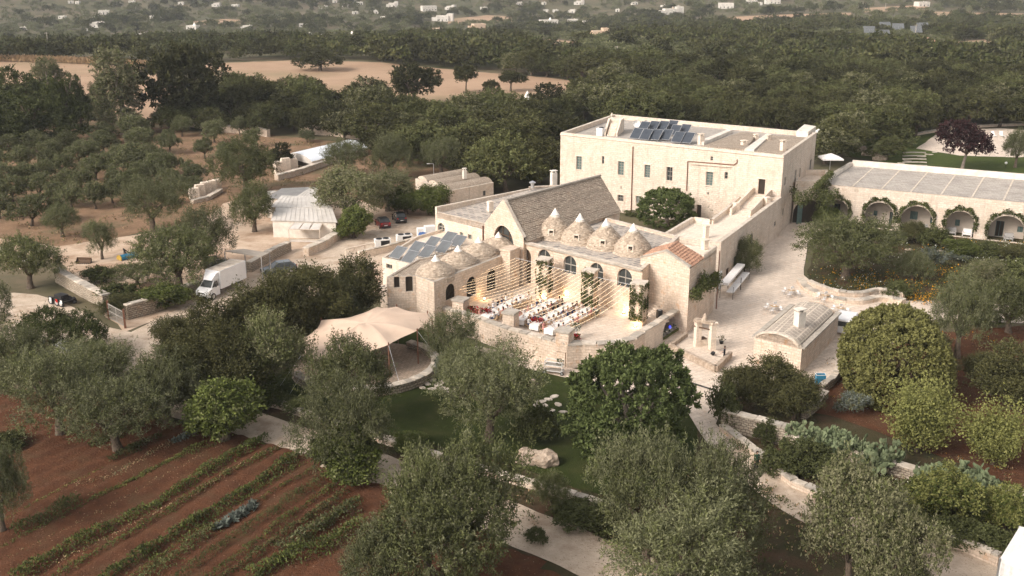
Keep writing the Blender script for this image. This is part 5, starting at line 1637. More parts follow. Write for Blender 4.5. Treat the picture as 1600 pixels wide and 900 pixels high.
NEAR = [
 ('olive_green_near', 668,900,712,118, 'grey-green olive left of the pair in the lower middle, over the vegetable rows'),
 ('olive_near', 598,960,812,130, 'pale olive lowest in the frame beside the end of the vegetable rows'),
 ('olive_green_near', 735,880,692,170, 'dark double-crowned olive in the lower middle beside the white lane'),
 ('olive_green_near', 692,955,775,200, 'broad dark olive at the bottom edge left of the bend in the lane'),
 ('olive_near', 1008,890,676,160, 'large pale olive directly below the carob tree'),
 ('olive_near', 1118,900,692,158, 'large pale olive below the plaza with feathery silver-green crown'),
 ('olive_near', 1065,975,775,240, 'huge olive at the bottom edge right of the white lane'),
 ('brown_near', 1325,925,730,155, 'brownish-green tree beside the path near the white tent'),
 ('brown_near', 1385,965,800,130, 'smaller brownish tree at the bottom edge next to the white tent'),
 ('olive_green_near', 553,668,534,118, 'olive standing in front of the round stage and sand-coloured tent'),
 ('olive_near', 540,742,588,135, 'grey olive between the white lane and the round stage'),
 ('vine_near', 545,748,668,100, 'bright green vine growing over the foot of the olive beside the lane'),
 ('olive_near', 764,690,543,150, 'olive growing on the lawn below the courtyard wall'),
 ('olive_near', 722,620,533,75, 'grey olive bush between the tent and the lawn'),
 ('carob_near', 980,712,542,212, 'big glossy green carob tree on the lawn beside the plaza', dict(sy=1.0)),
 ('shrub_near', 842,690,640,66, 'low dark shrub on the lawn beside the carob', dict(cat='shrub')),
 ('olive_green_near', 862,800,737,58, 'small pale-stemmed tree beside the lane wall', dict()),
 ('olive_near', 706,570,484,78, 'grey olive shrub against the courtyard wall next to the tent'),
 ('bay_near', 288,575,492,70, 'dark bay shrub at the roadside end of the tall hedge'),
 ('bay_near', 332,590,472,92, 'tall dark bay shrub second from the road in the hedge'),
 ('bay_near', 388,570,446,88, 'tall dark bay shrub in the middle of the hedge, behind the feathery shrub'),
 ('bay_near', 445,565,434,88, 'tall dark bay shrub in the hedge directly in front of the grey estate car'),
 ('bay_near', 497,540,408,110, 'tall dark bay shrub in the hedge behind the left edge of the tent'),
 ('bay_near', 555,510,404,90, 'last tall bay shrub of the hedge beside the courtyard wall'),
 ('bay_near', 300,640,525,110, 'dark bay shrub in the lower row of the hedge'),
 ('bay_near', 365,640,510,100, 'dark bay shrub below the hedge beside the feathery shrub'),
 ('olive_near', 530,525,440,90, 'silvery olive bush showing in front of the bay hedge above the tent'),
 ('myrtle_near', 420,622,487,108, 'feathery olive-green shrub with upright shoots left of the tent'),
 ('olive_near', 95,680,540,140, 'olive at the left above the red soil, nearest the metal roof'),
 ('olive_near', 185,705,588,150, 'olive with drooping grey crown over the top left of the vegetable plot'),
 ('olive_near', 262,660,545,130, 'dark-trunked olive beside the gap where the lane shows'),
 ('olive_near', 150,620,532,120, 'olive behind the two at the top of the vegetable plot'),
 ('vine_near', 352,688,592,108, 'bright green vine-clad tree at the head of the vegetable rows'),
 ('vine_near', 395,640,560,70, 'smaller vine-clad shrub beside the feathery shrub'),
 ('olive_green_near', 300,640,555,100, 'olive behind the vine-clad tree at the lane'),
 ('olive_near', 30,610,508,110, 'olive at the left edge above the metal roof'),
 ('olive_near', 5,830,685,90, 'olive cut by the left edge of the frame beside the furrows'),
 ('umbrella_near', 98,560,484,122, 'low flat-topped dark green pine by the road at the left'),
 ('shrub_near', 150,575,535,70, 'flowering shrub by the road below the flat-topped pine', dict(cat='shrub')),
 ('shrub_near', 175,590,548,50, 'white-flowered shrub beside the road junction', dict(cat='shrub')),
 ('olive_green_near', 280,452,350,122, 'large dark olive inside the dry stone walled corner'),
 ('olive_near', 322,420,320,80, 'olive behind the walled corner with its crown over the yard'),
 ('olive_near', 240,362,276,104, 'big olive at the edge of the young grove above the yard'),
 ('olive_green_near', 385,302,213,96, 'big rounded olive between the grove and the white shed'),
 ('olive_green_near', 398,362,285,66, 'dark olive standing just left of the white shed'),
 ('olive_near', 160,405,342,44, 'small narrow olive alone on the yard'),
 ('olive_near', 98,370,317,56, 'small round olive at the front edge of the grove'),
 ('olive_green_near', 48,450,363,92, 'bushy olive by the road at the left edge of the yard'),
 ('olive_near', -5,540,440,60, 'olive at the far left edge by the road'),
 ('brown_near', 548,352,262,108, 'loose green tree with light branches hanging over the white shed'),
 ('brown_near', 606,330,266,92, 'loose olive-green tree above the parked cars'),
 ('vine_near', 634,334,292,54, 'dark leafy tree shading the black car'),
 ('vine_near', 672,336,290,55, 'rounded green tree at the corner of the small vaulted house'),
 ('vine_near', 553,372,322,52, 'bright green bush between the shed and the red car'),
 ('olive_near', 540,275,216,66, 'silvery tree in front of the white tunnel roof'),
 ('olive_near', 612,280,208,70, 'grey olive between the tunnel roof and the small vaulted house'),
 ('olive_near', 690,275,212,62, 'pale olive behind the vaulted house chimney'),
 ('olive_green_near', 1320,436,340,132, 'broad silver olive in the flower bed beside the plaza'),
 ('clipped_near', 1392,618,484,176, 'very large clipped round bush with two domes behind the vaulted hut'),
 ('olive_near', 1495,560,425,90, 'grey-green olive to the right of the clipped bush'),
 ('bay_near', 1205,640,555,100, 'green leafy shrub covering the front of the vaulted hut'),
 ('bay_near', 1160,640,568,70, 'green shrub between the plaza and the vaulted hut'),
 ('bay_near', 1240,655,585,80, 'rounded green shrub below the right corner of the vaulted hut'),
 ('shrub_near', 1130,665,602,46, 'dark shrub at the top of the path to the plaza', dict(cat='shrub')),
 ('citrus_near', 1432,706,596,100, 'yellow-green fruit tree with upright shoots in the red orchard'),
 ('citrus_near', 1550,726,630,92, 'second yellow-green fruit tree at the right edge of the orchard'),
 ('olive_green_near', 1575,520,430,90, 'olive-green tree at the right edge beside the garden path'),
 ('bay_near', 1575,640,540,110, 'dark shrubby tree at the right edge of the orchard'),
 ('lemon_near', 1482,812,734,104, 'bright yellow-green bush below the second prickly pear clump'),
 ('lemon_near', 1568,826,760,72, 'green bush at the right edge below the orchard wall'),
 ('shrub_near', 1260,735,690,90, 'dark shrub under the first prickly pear clump', dict(cat='shrub')),
 ('shrub_near', 1215,735,705,60, 'dark low shrub beside the man in green', dict(cat='shrub')),
 ('shrub_near', 1195,690,655,40, 'thin brown-green shrub in front of the dry stone garden wall', dict(cat='shrub')),
 ('shrub_near', 1430,800,752,70, 'dark green shrub between the bushes below the orchard wall', dict(cat='shrub')),
 ('shrub_near', 1545,860,822,70, 'dark low shrub with white flowers beside the white tent', dict(cat='shrub')),
 ('shrub_near', 1490,845,810,80, 'low dark green shrub above the path wall', dict(cat='shrub')),
 ('carob_near', 1040,352,294,84, 'rounded bright green tree in the inner court of the farmhouse', dict(z=.6)),
 ('olive_near', 1114,340,297,48, 'grey shrubby olive in the inner court by the farmhouse door', dict(z=.6)),
 ('myrtle_near', 1163,425,370,46, 'flowering shrub trained against the terrace wall on the plaza'),
 ('purple_mid', 1503,266,186,76, 'dark purple-leaved tree on the lawn behind the arched wing'),
 ('olive_near', 1586,262,200,44, 'small green tree on the pool lawn at the right edge'),
 ('poplar_mid', 193,210,76,74, 'tall pale poplar standing between the pines and the dark oak'),
 ('poplar_mid', 165,200,122,34, 'smaller pale poplar beside the tall one'),
 ('oak_mid', 500,110,73,72, 'dark spreading oak alone on the far edge of the ochre field'),
 ('oak_mid', 648,165,97,78, 'dark rounded oak at the near edge of the ochre field'),
 ('ball_mid', 728,145,101,34, 'round-crowned tree with thin stem on the ochre field'),
 ('ball_mid', 798,143,110,40, 'dark umbrella-shaped tree on the ochre field'),
 ('oak_mid', 766,148,124,26, 'small dark bush-like oak on the ochre field'),
 ('oak_mid', 290,198,68,122, 'massive dark oak rising beside the tall poplar'),
]
for row in NEAR:
 key, x, yb, yt, w, lab = row[:6]
 kw = row[6] if len(row) > 6 else {}
 tree_px(key, x, yb, yt, w, lab, **kw)

# ---- the pines at the left
for i, (x, yb, yt, w) in enumerate([(18,205,118,62),(48,215,105,70),(85,190,90,56),(110,220,118,62),(-10,235,150,60),(60,235,150,80),(128,200,115,44)]):
 tree_px('pine_mid' if i not in (2,) else 'poplar_mid', x, yb, yt, w, ['pine at the far left edge of the grove, tallest of the left group', 'broad pine second from the left edge', 'pale poplar rising among the left-hand pines', 'dark pine fourth in the group beside the ochre field', 'low pine cut by the left edge', 'low wide pine in front of the left-hand group', 'narrow pine at the right end of the left-hand group'][i], group='pines at the left')

# ---- the young olive grove, tree by tree in rows
grove = [
 [(20,222,40),(165,215,40),(212,213,52),(285,205,34),(335,214,38),(375,200,30)],
 [(15,236,42),(60,228,44),(82,244,40),(105,228,40),(142,246,40),(192,250,42),(240,248,40),(163,232,44),(222,232,50),(265,232,42),(320,238,34),(352,240,30)],
 [(-5,258,44),(35,258,46),(100,266,42),(168,262,40),(236,276,40),(78,262,44),(124,248,44),(210,268,72),(268,262,38),(395,220,30)],
 [(10,285,46),(40,280,42),(70,276,40),(130,292,42),(215,284,42),(270,290,40),(105,285,38),(150,272,46),(185,288,40),(245,275,52),(303,280,44)],
 [(20,306,50),(60,302,48),(88,310,40),(176,308,42),(258,312,38),(112,312,44),(150,318,50),(-20,310,50),(200,300,44),(222,300,40)],
 [(50,345,60),(0,330,44),(90,335,40)],
]
for r, row in enumerate(grove):
 row = sorted(row)
 for c, (x, yb, w) in enumerate(row):
  yb += RT.uniform(-2,2)
  tree_px('olive_mid' if yb < 300 else 'olive_mid', x, yb + 10, yb - w * .66, w * .92, f'{ordw(c)} young olive from the left in the {ordw(r)} grove row below the pines', group='young olives in the grove')

# ---- woods: dark oaks one by one, the nearest as things of their own, the farther ones as one mass
def fill_wood(poly, spacing, seed, holes=()):
 rr = random.Random(seed)
 xs = [p[0] for p in poly]; ys = [p[1] for p in poly]
 pts = []; tries = 0; cell = {}
 while tries < 9000:
  tries += 1
  x = rr.uniform(min(xs), max(xs))
  # uniform over the ground, not over the picture
  y0, y1 = min(ys), max(ys)
  u = rr.random(); y = 1.0 / ((1 - u) / (y0 + 65) + u / (y1 + 65)) - 65
  if not in_poly(x, y, poly) or any(in_poly(x, y, h) for h in holes): continue
  p = PT(x, y) if y < 92 else P(x, y, 0)
  k = (int(p.x // spacing), int(p.y // spacing))
  if any((q.x - p.x) ** 2 + (q.y - p.y) ** 2 < spacing ** 2 for i in (-1,0,1) for j in (-1,0,1) for q in cell.get((k[0] + i, k[1] + j),())): continue
  cell.setdefault(k, []).append(p); pts.append((x, y, p))
 return pts
WOODS = [
 ('wood left of the main house', [(262,205),(330,172),(420,168),(560,172),(640,190),(700,200),(830,190),(900,178),(960,172),(1000,190),(870,240),(800,262),(870,300),(770,300),(720,262),(620,262),(560,225),(440,212),(350,210)],7.0,[[(815,232),(828,198),(960,193),(960,215),(900,238)]]),
 ('wood behind the main house', [(960,215),(940,170),(960,140),(1060,120),(1200,108),(1400,112),(1700,110),(1700,205),(1560,200),(1470,200),(1400,222),(1330,250),(1290,262),(1270,225),(1100,200)],7.4,[]),
 ('line of oaks beyond the ochre field', [(585,100),(590,88),(700,92),(850,100),(960,112),(1060,118),(960,134),(850,120),(700,107)],6.5,[]),
 ('hedge of oaks at the top of the left field', [(-40,96),(-40,84),(150,90),(330,92),(470,84),(590,88),(590,96),(470,92),(330,98),(150,97)],7.0,[]),
]
far_pts = {'olive': [], 'oak': [], 'green': [], 'light': []}
wood_all = []
for wname, poly, sp_, hl in WOODS:
 for x, y, p in fill_wood(poly, sp_, hash(len(wname)) % 97, hl):
  wood_all.append((p.length, x, y, p, wname))
wood_all.sort(key=lambda t: t[0])
NW = 290
near_w = []
VILLA = PT(1447,78)
for i, (d, x, y, p, wname) in enumerate(wood_all):
 w = RT.uniform(8.0,13.0); h = w * RT.uniform(.62,.85)
 if wname.startswith('hedge'): h *= .75; w *= .85
 k_ = RT.choice(('oak_mid', 'oak_mid', 'oak_mid', 'oak_green_mid', 'oak_green_mid', 'light_mid'))
 if abs(p.x - VILLA.x) < 14 and -110 < p.y - VILLA.y < 12: continue
 if i < NW: near_w.append((x, y, p, w, h, k_, wname))
 else: far_pts['oak' if RT.random() < .6 else 'green'].append((p, w / 8.4, RT.uniform(0,6.28)))
SECT = {'wood left of the main house': [(420, 'right of the poplar'),(560, 'above the long pale walls'),(700, 'above the tunnel roof'),(830, 'above the vaulted house'),(9999, 'above the back lawn')],
  'wood behind the main house': [(1100, 'behind the roof solar panels'),(1290, "behind the farmhouse's right end"),(1450, 'above the curved steps'),(9999, 'behind the pool deck')]}
buck = {}
for t in near_w:
 sec = [n_ for lim, n_ in SECT.get(t[6],[(9999, 'beyond the ochre field')]) if t[0] < lim][0]
 buck.setdefault(sec, []).append(t)
for sec, lst in buck.items():
 lst.sort(key=lambda t: -t[1]); nr = 3 if len(lst) > 12 else 2; m = math.ceil(len(lst) / nr)
 for r_ in range(nr):
  row = sorted(lst[r_ * m:(r_ + 1) * m], key=lambda t: t[0])
  for c_, (x, y, p, w, h, k_, wname) in enumerate(row):
   col = {'oak_mid': 'dark holm oak', 'oak_green_mid': 'mid-green oak', 'light_mid': 'paler green tree'}[k_]
   plant(k_, p, w, h, f'{col}, {ordw(c_)} from the left in the {["nearest", "middle", "farthest"][r_ if nr == 3 else r_ * 2]} row {sec}', group=f'trees of the {wname}' if 'wood' in wname else f'{wname}')

# ---- the far country: olives and scattered woods out to the hillside
FIELDS = [[(P(x, y).x, P(x, y).y) for x, y in q] for q in ([(-200,92),(240,98),(280,135),(260,190),(150,190),(140,150),(-200,140)],[(320,97),(590,95),(962,130),(955,152),(700,172),(330,152)])] + FAR_FIELDS
HOUSES_PX = [(37,45,9),(30,72,22),(45,84,10),(95,68,17),(50,86,10),(155,40,22),(163,20,15),(152,28,10),(111,3,8),(122,4,6),(98,27,10),(134,48,6),(223,56,14),(198,66,30),(182,72,12),(262,70,20),(302,44,16),(238,27,6),(250,30,6),
 (378,71,12),(387,44,16),(310,60,10),(340,8,14),(368,9,10),(283,5,8),(207,3,9),(424,64,14),(452,67,18),(484,66,12),(500,61,16),(475,40,13),(482,55,9),(505,12,12),(524,2,8),(540,8,10),(549,58,17),(555,20,8),(562,5,10),(585,19,12),(613,9,16),(670,14,22),(692,30,30),(600,28,9),(682,50,20),(748,44,30),(704,13,14),(756,13,10),
 (783,43,7),(718,51,10),(812,6,12),(828,5,8),(850,5,6),(853,17,8),(868,17,8),(857,37,27),(895,34,15),(915,35,10),(905,5,14),(895,18,13),(991,5,9),(965,16,6),(1048,19,36),(1037,10,8),(1059,11,7),(934,57,30),(1014,51,11),(1060,25,7),(1134,10,22),(1174,4,14),(1187,6,8),(1209,3,26),(1440,8,18),(1560,2,22),(1447,75,38),(1322,86,14),(1530,10,10)]
HOUSE_PTS = [PT(x, y + (3 if w > 20 else 2)) for x, y, w in HOUSES_PX]
def near_house(p, r=9):
 for q, (hx, hy, hw) in zip(HOUSE_PTS, HOUSES_PX):
  dx = p.x - q.x; dy = p.y - q.y
  rr_ = max(6, hw / px_per_m(q) * .62)
  if abs(dx) < rr_ + 2 and (-70 if hw > 18 else -34) < dy < rr_ + 3 and abs(dx) < 40: return True
 return False
rr = random.Random(77)
n_far = 0
TRACK_PX = [(1321,69),(1357,58),(1382,49),(1402,52),(1430,57),(1380,65),(1440,50)]
TRACK = [PT(x, y + 3) for x, y in TRACK_PX]
while n_far < 13500:
 # uniform over the picture in a band, so that the mass thins with distance as it shows
 d = 400 * (2300 / 400) ** (rr.random() ** .9)
 x = rr.uniform(-.62,.62) * d * 1.0
 p = Vector((x, d, 0))
 dens = mnoise.noise(Vector((x * .006, d * .004,3.3)))
 q = pix((x, d, T(x, d)))
 if q[0] < -150 or q[0] > 1750: continue
 if q[1] > 96 and not (q[0] > 1000 and q[1] < 122): continue
 if q[1] > 84 and q[0] < 600 : continue
 if any(in_poly(x, d, f) for f in FIELDS): continue
 p.z = T(x, d) - .2
 if near_house(p): continue
 if any(abs(p.x - t.x) < 8 and -55 < p.y - t.y < 6 for t in TRACK): continue
 n_far += 1
 wood = mnoise.noise(Vector((x * .012 + 7, d * .006,9.1)))
 right = q[0] > 980 and q[1] > 18
 if right: wood += .25
 elif q[1] > 40: wood -= .16
 r_ = rr.random()
 if wood > .12: key = 'oak' if r_ < .6 else 'green' if r_ < .93 else 'light'
 elif wood > -.05: key = 'olive' if r_ < .6 else 'oak' if r_ < .8 else 'light' if r_ < .86 else 'green'
 else: key = 'olive' if r_ < .93 else 'oak'
 s = rr.uniform(.6,1.3) * (1.0 if key != 'olive' else .95) * (1 + max(0, d - 900) / 2500)
 far_pts[key].append((p, s, rr.uniform(0,6.28)))

def scatter(name, label, cat, pts, meshes, kind='stuff'):
 """one object: points carrying turned and scaled copies of a few tree meshes"""
 src = bpy.data.collections.new(name + '_kinds')
 for i, me in enumerate(meshes):
  o = bpy.data.objects.new(name + '_kind', me); src.objects.link(o)
 rg = random.Random(len(pts))
 me = bpy.data.meshes.new(name)
 me.from_pydata([tuple(p) for p, s, r in pts],[],[])
 a = me.attributes.new('size', 'FLOAT', 'POINT'); a.data.foreach_set('value', [s for p, s, r in pts])
 a = me.attributes.new('turn', 'FLOAT_VECTOR', 'POINT'); a.data.foreach_set('vector', [c for p, s, r in pts for c in (0.0,0.0, r)])
 a = me.attributes.new('which', 'INT', 'POINT'); a.data.foreach_set('value', [rg.randrange(len(meshes)) for _ in pts])
 o = bpy.data.objects.new(name, me); COL.objects.link(o)
 ng = bpy.data.node_groups.new(name + '_nodes', 'GeometryNodeTree')
 ng.interface.new_socket('Geometry', in_out='INPUT', socket_type='NodeSocketGeometry')
 ng.interface.new_socket('Geometry', in_out='OUTPUT', socket_type='NodeSocketGeometry')
 gi_, go_ = ng.nodes.new('NodeGroupInput'), ng.nodes.new('NodeGroupOutput')
 ip = ng.nodes.new('GeometryNodeInstanceOnPoints'); ci = ng.nodes.new('GeometryNodeCollectionInfo')
 ci.inputs['Collection'].default_value = src
 ci.inputs['Separate Children'].default_value = True; ci.inputs['Reset Children'].default_value = True
 def attr(nm, t):
  n = ng.nodes.new('GeometryNodeInputNamedAttribute'); n.data_type = t; n.inputs['Name'].default_value = nm; return n.outputs['Attribute']
 ng.links.new(gi_.outputs[0], ip.inputs['Points']); ng.links.new(ci.outputs[0], ip.inputs['Instance'])
 ip.inputs['Pick Instance'].default_value = True
 ng.links.new(attr('which', 'INT'), ip.inputs['Instance Index'])
 ng.links.new(attr('turn', 'FLOAT_VECTOR'), ip.inputs['Rotation'])
 ng.links.new(attr('size', 'FLOAT'), ip.inputs['Scale'])
 ng.links.new(ip.outputs[0], go_.inputs[0])
 md = o.modifiers.new('scatter', 'NODES'); md.node_group = ng
 return tag(o, label, cat, None, kind)
scatter('distant_olive_trees', 'thousands of small grey-green olive trees covering the far valley', 'olive groves', far_pts['olive'], FAR['olive'])
scatter('distant_oak_woods', 'dark patches of oak woodland scattered over the far slopes', 'woodland', far_pts['oak'], FAR['oak'])
scatter('distant_green_woods', 'mid-green pines and oaks mixed through the far woods', 'woodland', far_pts['green'], FAR['green'])
scatter('distant_pale_trees', 'scattered paler trees among the far groves', 'trees', far_pts['light'], FAR['light'])

# === PLANT ROWS, BEDS, IVY
def foliage_obj(name, segs, per_m2, leaf, mats, seed, up=.6, rnd=.6, parent=None, loc=None, mix=None, spread=.7, mixn=None):
 """leaf clumps through a list of boxes (centre, axis, length, width, height)"""
 rng = np.random.default_rng(seed); P_, D_ = [],[]
 for c, ax, L, Wd, Hh in segs:
  n = max(4, int(L * Wd * per_m2))
  ax = np.array(ax); nx = np.array([-ax[1], ax[0],0])
  a = rng.uniform(-.5,.5, n); b = rng.normal(size=n) * .28
  h = rng.random(n) ** .6 * np.clip(1 - (b / .6) ** 2,.15,1)
  p = np.array(c)[None] + a[:, None] * L * ax + (b * Wd)[:, None] * nx
  p[:, 2] += h * Hh
  P_.append(p); d = rng.normal(size=(n, 3)) * rnd; d[:, 2] += up; D_.append(d)
 p = np.concatenate(P_); d = np.concatenate(D_)
 off = np.array(parent_world(parent) if parent is not None else (loc or (0,0,0)))
 V = leaves(p - off, d, leaf[0], leaf[1], rng, .25)
 mi = (rng.random(len(p)) < mix).astype(int) if mix else None
 if mixn: mi = rng.choice(len(mats), size=len(p), p=mixn)
 me = quads_mesh(name, V, mats, mi)
 o = bpy.data.objects.new(name, me); COL.objects.link(o)
 if parent is not None: o.parent = parent
 else: o.location = loc or (0,0,0)
 return o

def veg_row(px, width, height, dens, leaf, mats, seed, label, name='vegetable_row', cat='vegetable row', mix=.55, clump=.5, z=.1, group='vegetable rows in the red plot'):
 pts = [P(x, y, 0) for x, y in px]; segs = []; rr_ = random.Random(seed)
 for i in range(len(pts) - 1):
  a, b = pts[i], pts[i + 1]; L = (b - a).length; d = (b - a).normalized(); s = 0
  while s < L:
   l = rr_.uniform(.5,.9); c = a + d * (s + l / 2)
   k = 1 + clump * mnoise.noise(Vector((c.x * .5, c.y * .5, seed)))*1.6
   if k > .45:
    segs.append(((c.x + rr_.uniform(-.12,.12), c.y + rr_.uniform(-.12,.12), z), tuple(d), l * 1.2, width * 1.35 * k, height * 1.2 * k))
   s += l
 return tag(foliage_obj(name, segs, dens, leaf, mats, seed, loc=tuple(pts[0]), mix=mix), label, cat, group, 'stuff')

VR = [([(20,910),(130,848),(245,792),(330,735),(415,688)],.85,.5,70,(.2,.11),[L_BUSH, L_VINE], 'thick grey-green bean row, second long row from the left of the plot'),
      ([(140,925),(225,870),(300,822),(385,770),(468,714)],.8,.55,80,(.2,.13),[L_VINE, L_BUSH], 'brightest leafy green row in the middle of the plot'),
      ([(215,915),(300,855),(340,825)],.8,.45,70,(.19,.09),[L_BUSH, L_OLIVE_G], 'greyish herb row running up to the blue-green cabbages'),
      ([(395,790),(440,762),(495,734)],.35,.25,60,(.16,.07),[L_BUSH, L_VINE], 'thin green row beyond the cabbages'),
      ([(270,915),(345,858),(425,806),(470,775),(517,745)],.6,.55,80,(.24,.05),[L_BUSH, L_PINE], 'dark feathery leek row right of the cabbages'),
      ([(335,920),(420,855),(480,815),(536,775)],.5,.45,80,(.2,.09),[L_BUSH, L_OAK_G], 'narrow dark green row, last but one on the right'),
      ([(143,783),(200,757),(260,726),(318,696)],.4,.22,90,(.15,.1),[L_VINE, L_CITRUS], 'low bright lettuce row at the head of the plot'),
      ([(-20,830),(60,786),(155,736)],.22,.12,60,(.12,.08),[L_VINE, L_CITRUS], 'thin yellow-green seedling row at the left of the plot'),
      ([(20,836),(60,820),(98,800),(126,786)],1.0,.7,60,(.22,.1),[L_BUSH, L_PINE], 'short bushy herb row at the left edge of the plot'),
      ([(170,722),(205,708),(242,688)],.7,.4,80,(.2,.09),[L_BUSH, L_OAK], 'short dark row in the shade of the olives'),
      ([(434,868),(470,848),(510,822),(552,800)],1.1,.8,60,(.24,.11),[L_OLIVE, L_BUSH], 'tall pale bushy row beside the lower olives'),
      ([(390,905),(450,880),(510,858),(565,824)],1.0,.8,60,(.24,.12),[L_VINE, L_BUSH], 'tall green row under the lower olives'),
      ([(270,694),(292,684),(315,672)],.6,.3,80,(.26,.15),[L_GREY], 'short blue-grey cabbage row at the head of the plot'),
      ([(120,760),(180,748),(230,715),(275,690)],.5,.2,25,(.16,.07),[L_OLIVE, L_DRY], 'sparse faded row of dried-out plants at the head of the plot'),
      ([(60,895),(160,850),(290,782),(400,716),(440,700)],.4,.2,22,(.16,.07),[L_OLIVE_G, L_DRY], 'sparse weedy row between the bean row and the brightest row'),
      ([(0,880),(110,828),(215,770),(340,700)],.35,.15,14,(.15,.06),[L_OLIVE_G, L_DRY], 'faint row of scattered weeds left of the bean row'),
      ([(140,700),(170,690),(190,684)],.9,.4,60,(.2,.1),[L_VINE, L_BUSH], 'small bright green patch under the drooping olive'),
      ([(100,792),(140,775),(175,740)],.3,.1,12,(.14,.06),[L_OLIVE_G, L_DRY], 'thin scatter of weeds at the upper left of the plot')]
VR += [([(85,905),(190,845),(262,802),(350,745),(440,700)],.45,.3,60,(.17,.09),[L_BUSH, L_VINE], 'low green row between the thick bean row and the brightest row'),
       ([(180,925),(262,866),(330,815),(430,752),(480,722)],.35,.25,60,(.17,.08),[L_VINE, L_BUSH], 'low bright row right beside the brightest leafy row'),
       ([(300,925),(388,860),(450,812),(524,760)],.4,.3,70,(.18,.08),[L_VINE, L_BUSH], 'low green row between the leek row and the narrow dark row'),
       ([(-20,872),(70,822),(150,780),(250,730),(345,694)],.3,.2,45,(.15,.08),[L_VINE, L_BUSH], 'thin green row above the bean row'),
       ([(378,925),(440,878),(500,830),(556,785)],.5,.4,70,(.2,.09),[L_BUSH, L_VINE], 'rightmost long dark green row before the lower olives')]
for i, (px_, w_, h_, dn_, lf_, mt_, lab_) in enumerate(VR):
 veg_row(px_, w_, h_, dn_ * 1.4, lf_, mt_, 500 + i, lab_)
# cabbages: each plant a rosette
for i in range(9):
 t = i / 8; p = P(338 + 58 * t + (i % 2) * 5,826 - 36 * t + (i % 2) * 2,.1)
 rng = np.random.default_rng(i); n = 34
 a = rng.uniform(0,6.28, n); el = rng.uniform(.15,1.3, n)
 d = np.stack([np.cos(a) * np.cos(el), np.sin(a) * np.cos(el), np.sin(el)],1)
 me = quads_mesh('cabbage', leaves(d * .05, d, .48,.24, rng, .4),[L_GREY])
 o = bpy.data.objects.new('cabbage', me); COL.objects.link(o); o.location = p
 tag(o, f'{ordw(i)} blue-green cabbage plant counting up the row from the bottom', 'cabbage', 'cabbages in the plot')

# prickly pear: flat pads stacked upon each other
def prickly_mesh(name, seed, n_st, w, d, h):
 rr_ = random.Random(seed); mb = MB()
 def pad(c, up, side, r):
  nrm = up.cross(side).normalized(); k = 8; vs = []
  for s_ in (-1,1):
   for j in range(k):
    a = 2 * math.pi * j / k
    vs.append(c + up * (r * (1.15 + 1.15 * math.sin(a))) + side * (r * .8 * math.cos(a)) + nrm * .0)
  vs += [c + up * r * 1.15 + nrm * .06, c + up * r * 1.15 - nrm * .06]
  vs = vs[:k] + vs[-2:]
  mb.mesh(vs, [(j, (j + 1) % k, k) for j in range(k)] + [((j + 1) % k, j, k + 1) for j in range(k)])
 def grow(c, up, lev, r):
  side = up.cross(Vector((rr_.uniform(-1,1), rr_.uniform(-1,1),.05))).normalized()
  pad(c, up, side, r)
  if lev <= 0: return
  for q in range(rr_.choice((1,2,2,3))):
   a = rr_.uniform(-1.0,1.0)
   u2 = (up * math.cos(a) + side * math.sin(a) + Vector((rr_.uniform(-.35,.35), rr_.uniform(-.35,.35),.25))).normalized()
   grow(c + up * r * 2.1 * (.75 + .2 * math.cos(a)) + side * (r * .6 * math.sin(a)), u2, lev - 1, r * rr_.uniform(.85,1.0))
 for i in range(n_st):
  c = Vector((rr_.uniform(-w / 2, w / 2), rr_.uniform(-d / 2, d / 2),0))
  lev = rr_.choice((3,4,4,5)); grow(c, Vector((rr_.uniform(-.4,.4), rr_.uniform(-.4,.4),1)).normalized(), lev, h / 9.5)
 me = bpy.data.meshes.new(name); me.from_pydata([tuple(v) for v in mb.v],[], mb.f); me.materials.append(L_CACTUS)
 me.update(); return me
PPM = [prickly_mesh('prickly_pear', 40 + i, 12,2.6,1.8,2.6) for i in range(3)]
for i, (x, y, s) in enumerate([(1258,702,.85),(1292,712,1.0),(1330,722,.95),(1368,740,1.05),(1462,768,.95),(1500,772,1.0),(1532,782,.9)]):
 o = bpy.data.objects.new('prickly_pear', PPM[i % 3]); COL.objects.link(o); o.location = P(x, y, 0); o.rotation_euler = (0,0, i * 1.3); o.scale = (s,) * 3
 tag(o, ['prickly pear nearest the dry stone wall end', 'prickly pear second from the wall end, above the dark shrub', 'prickly pear in the middle of the first long clump', 'prickly pear at the lower right end of the first clump', 'prickly pear at the left of the second clump, above the bright bush', 'prickly pear in the middle of the second clump', 'prickly pear at the right end of the second clump'][i], 'prickly pear', 'prickly pears along the orchard wall')

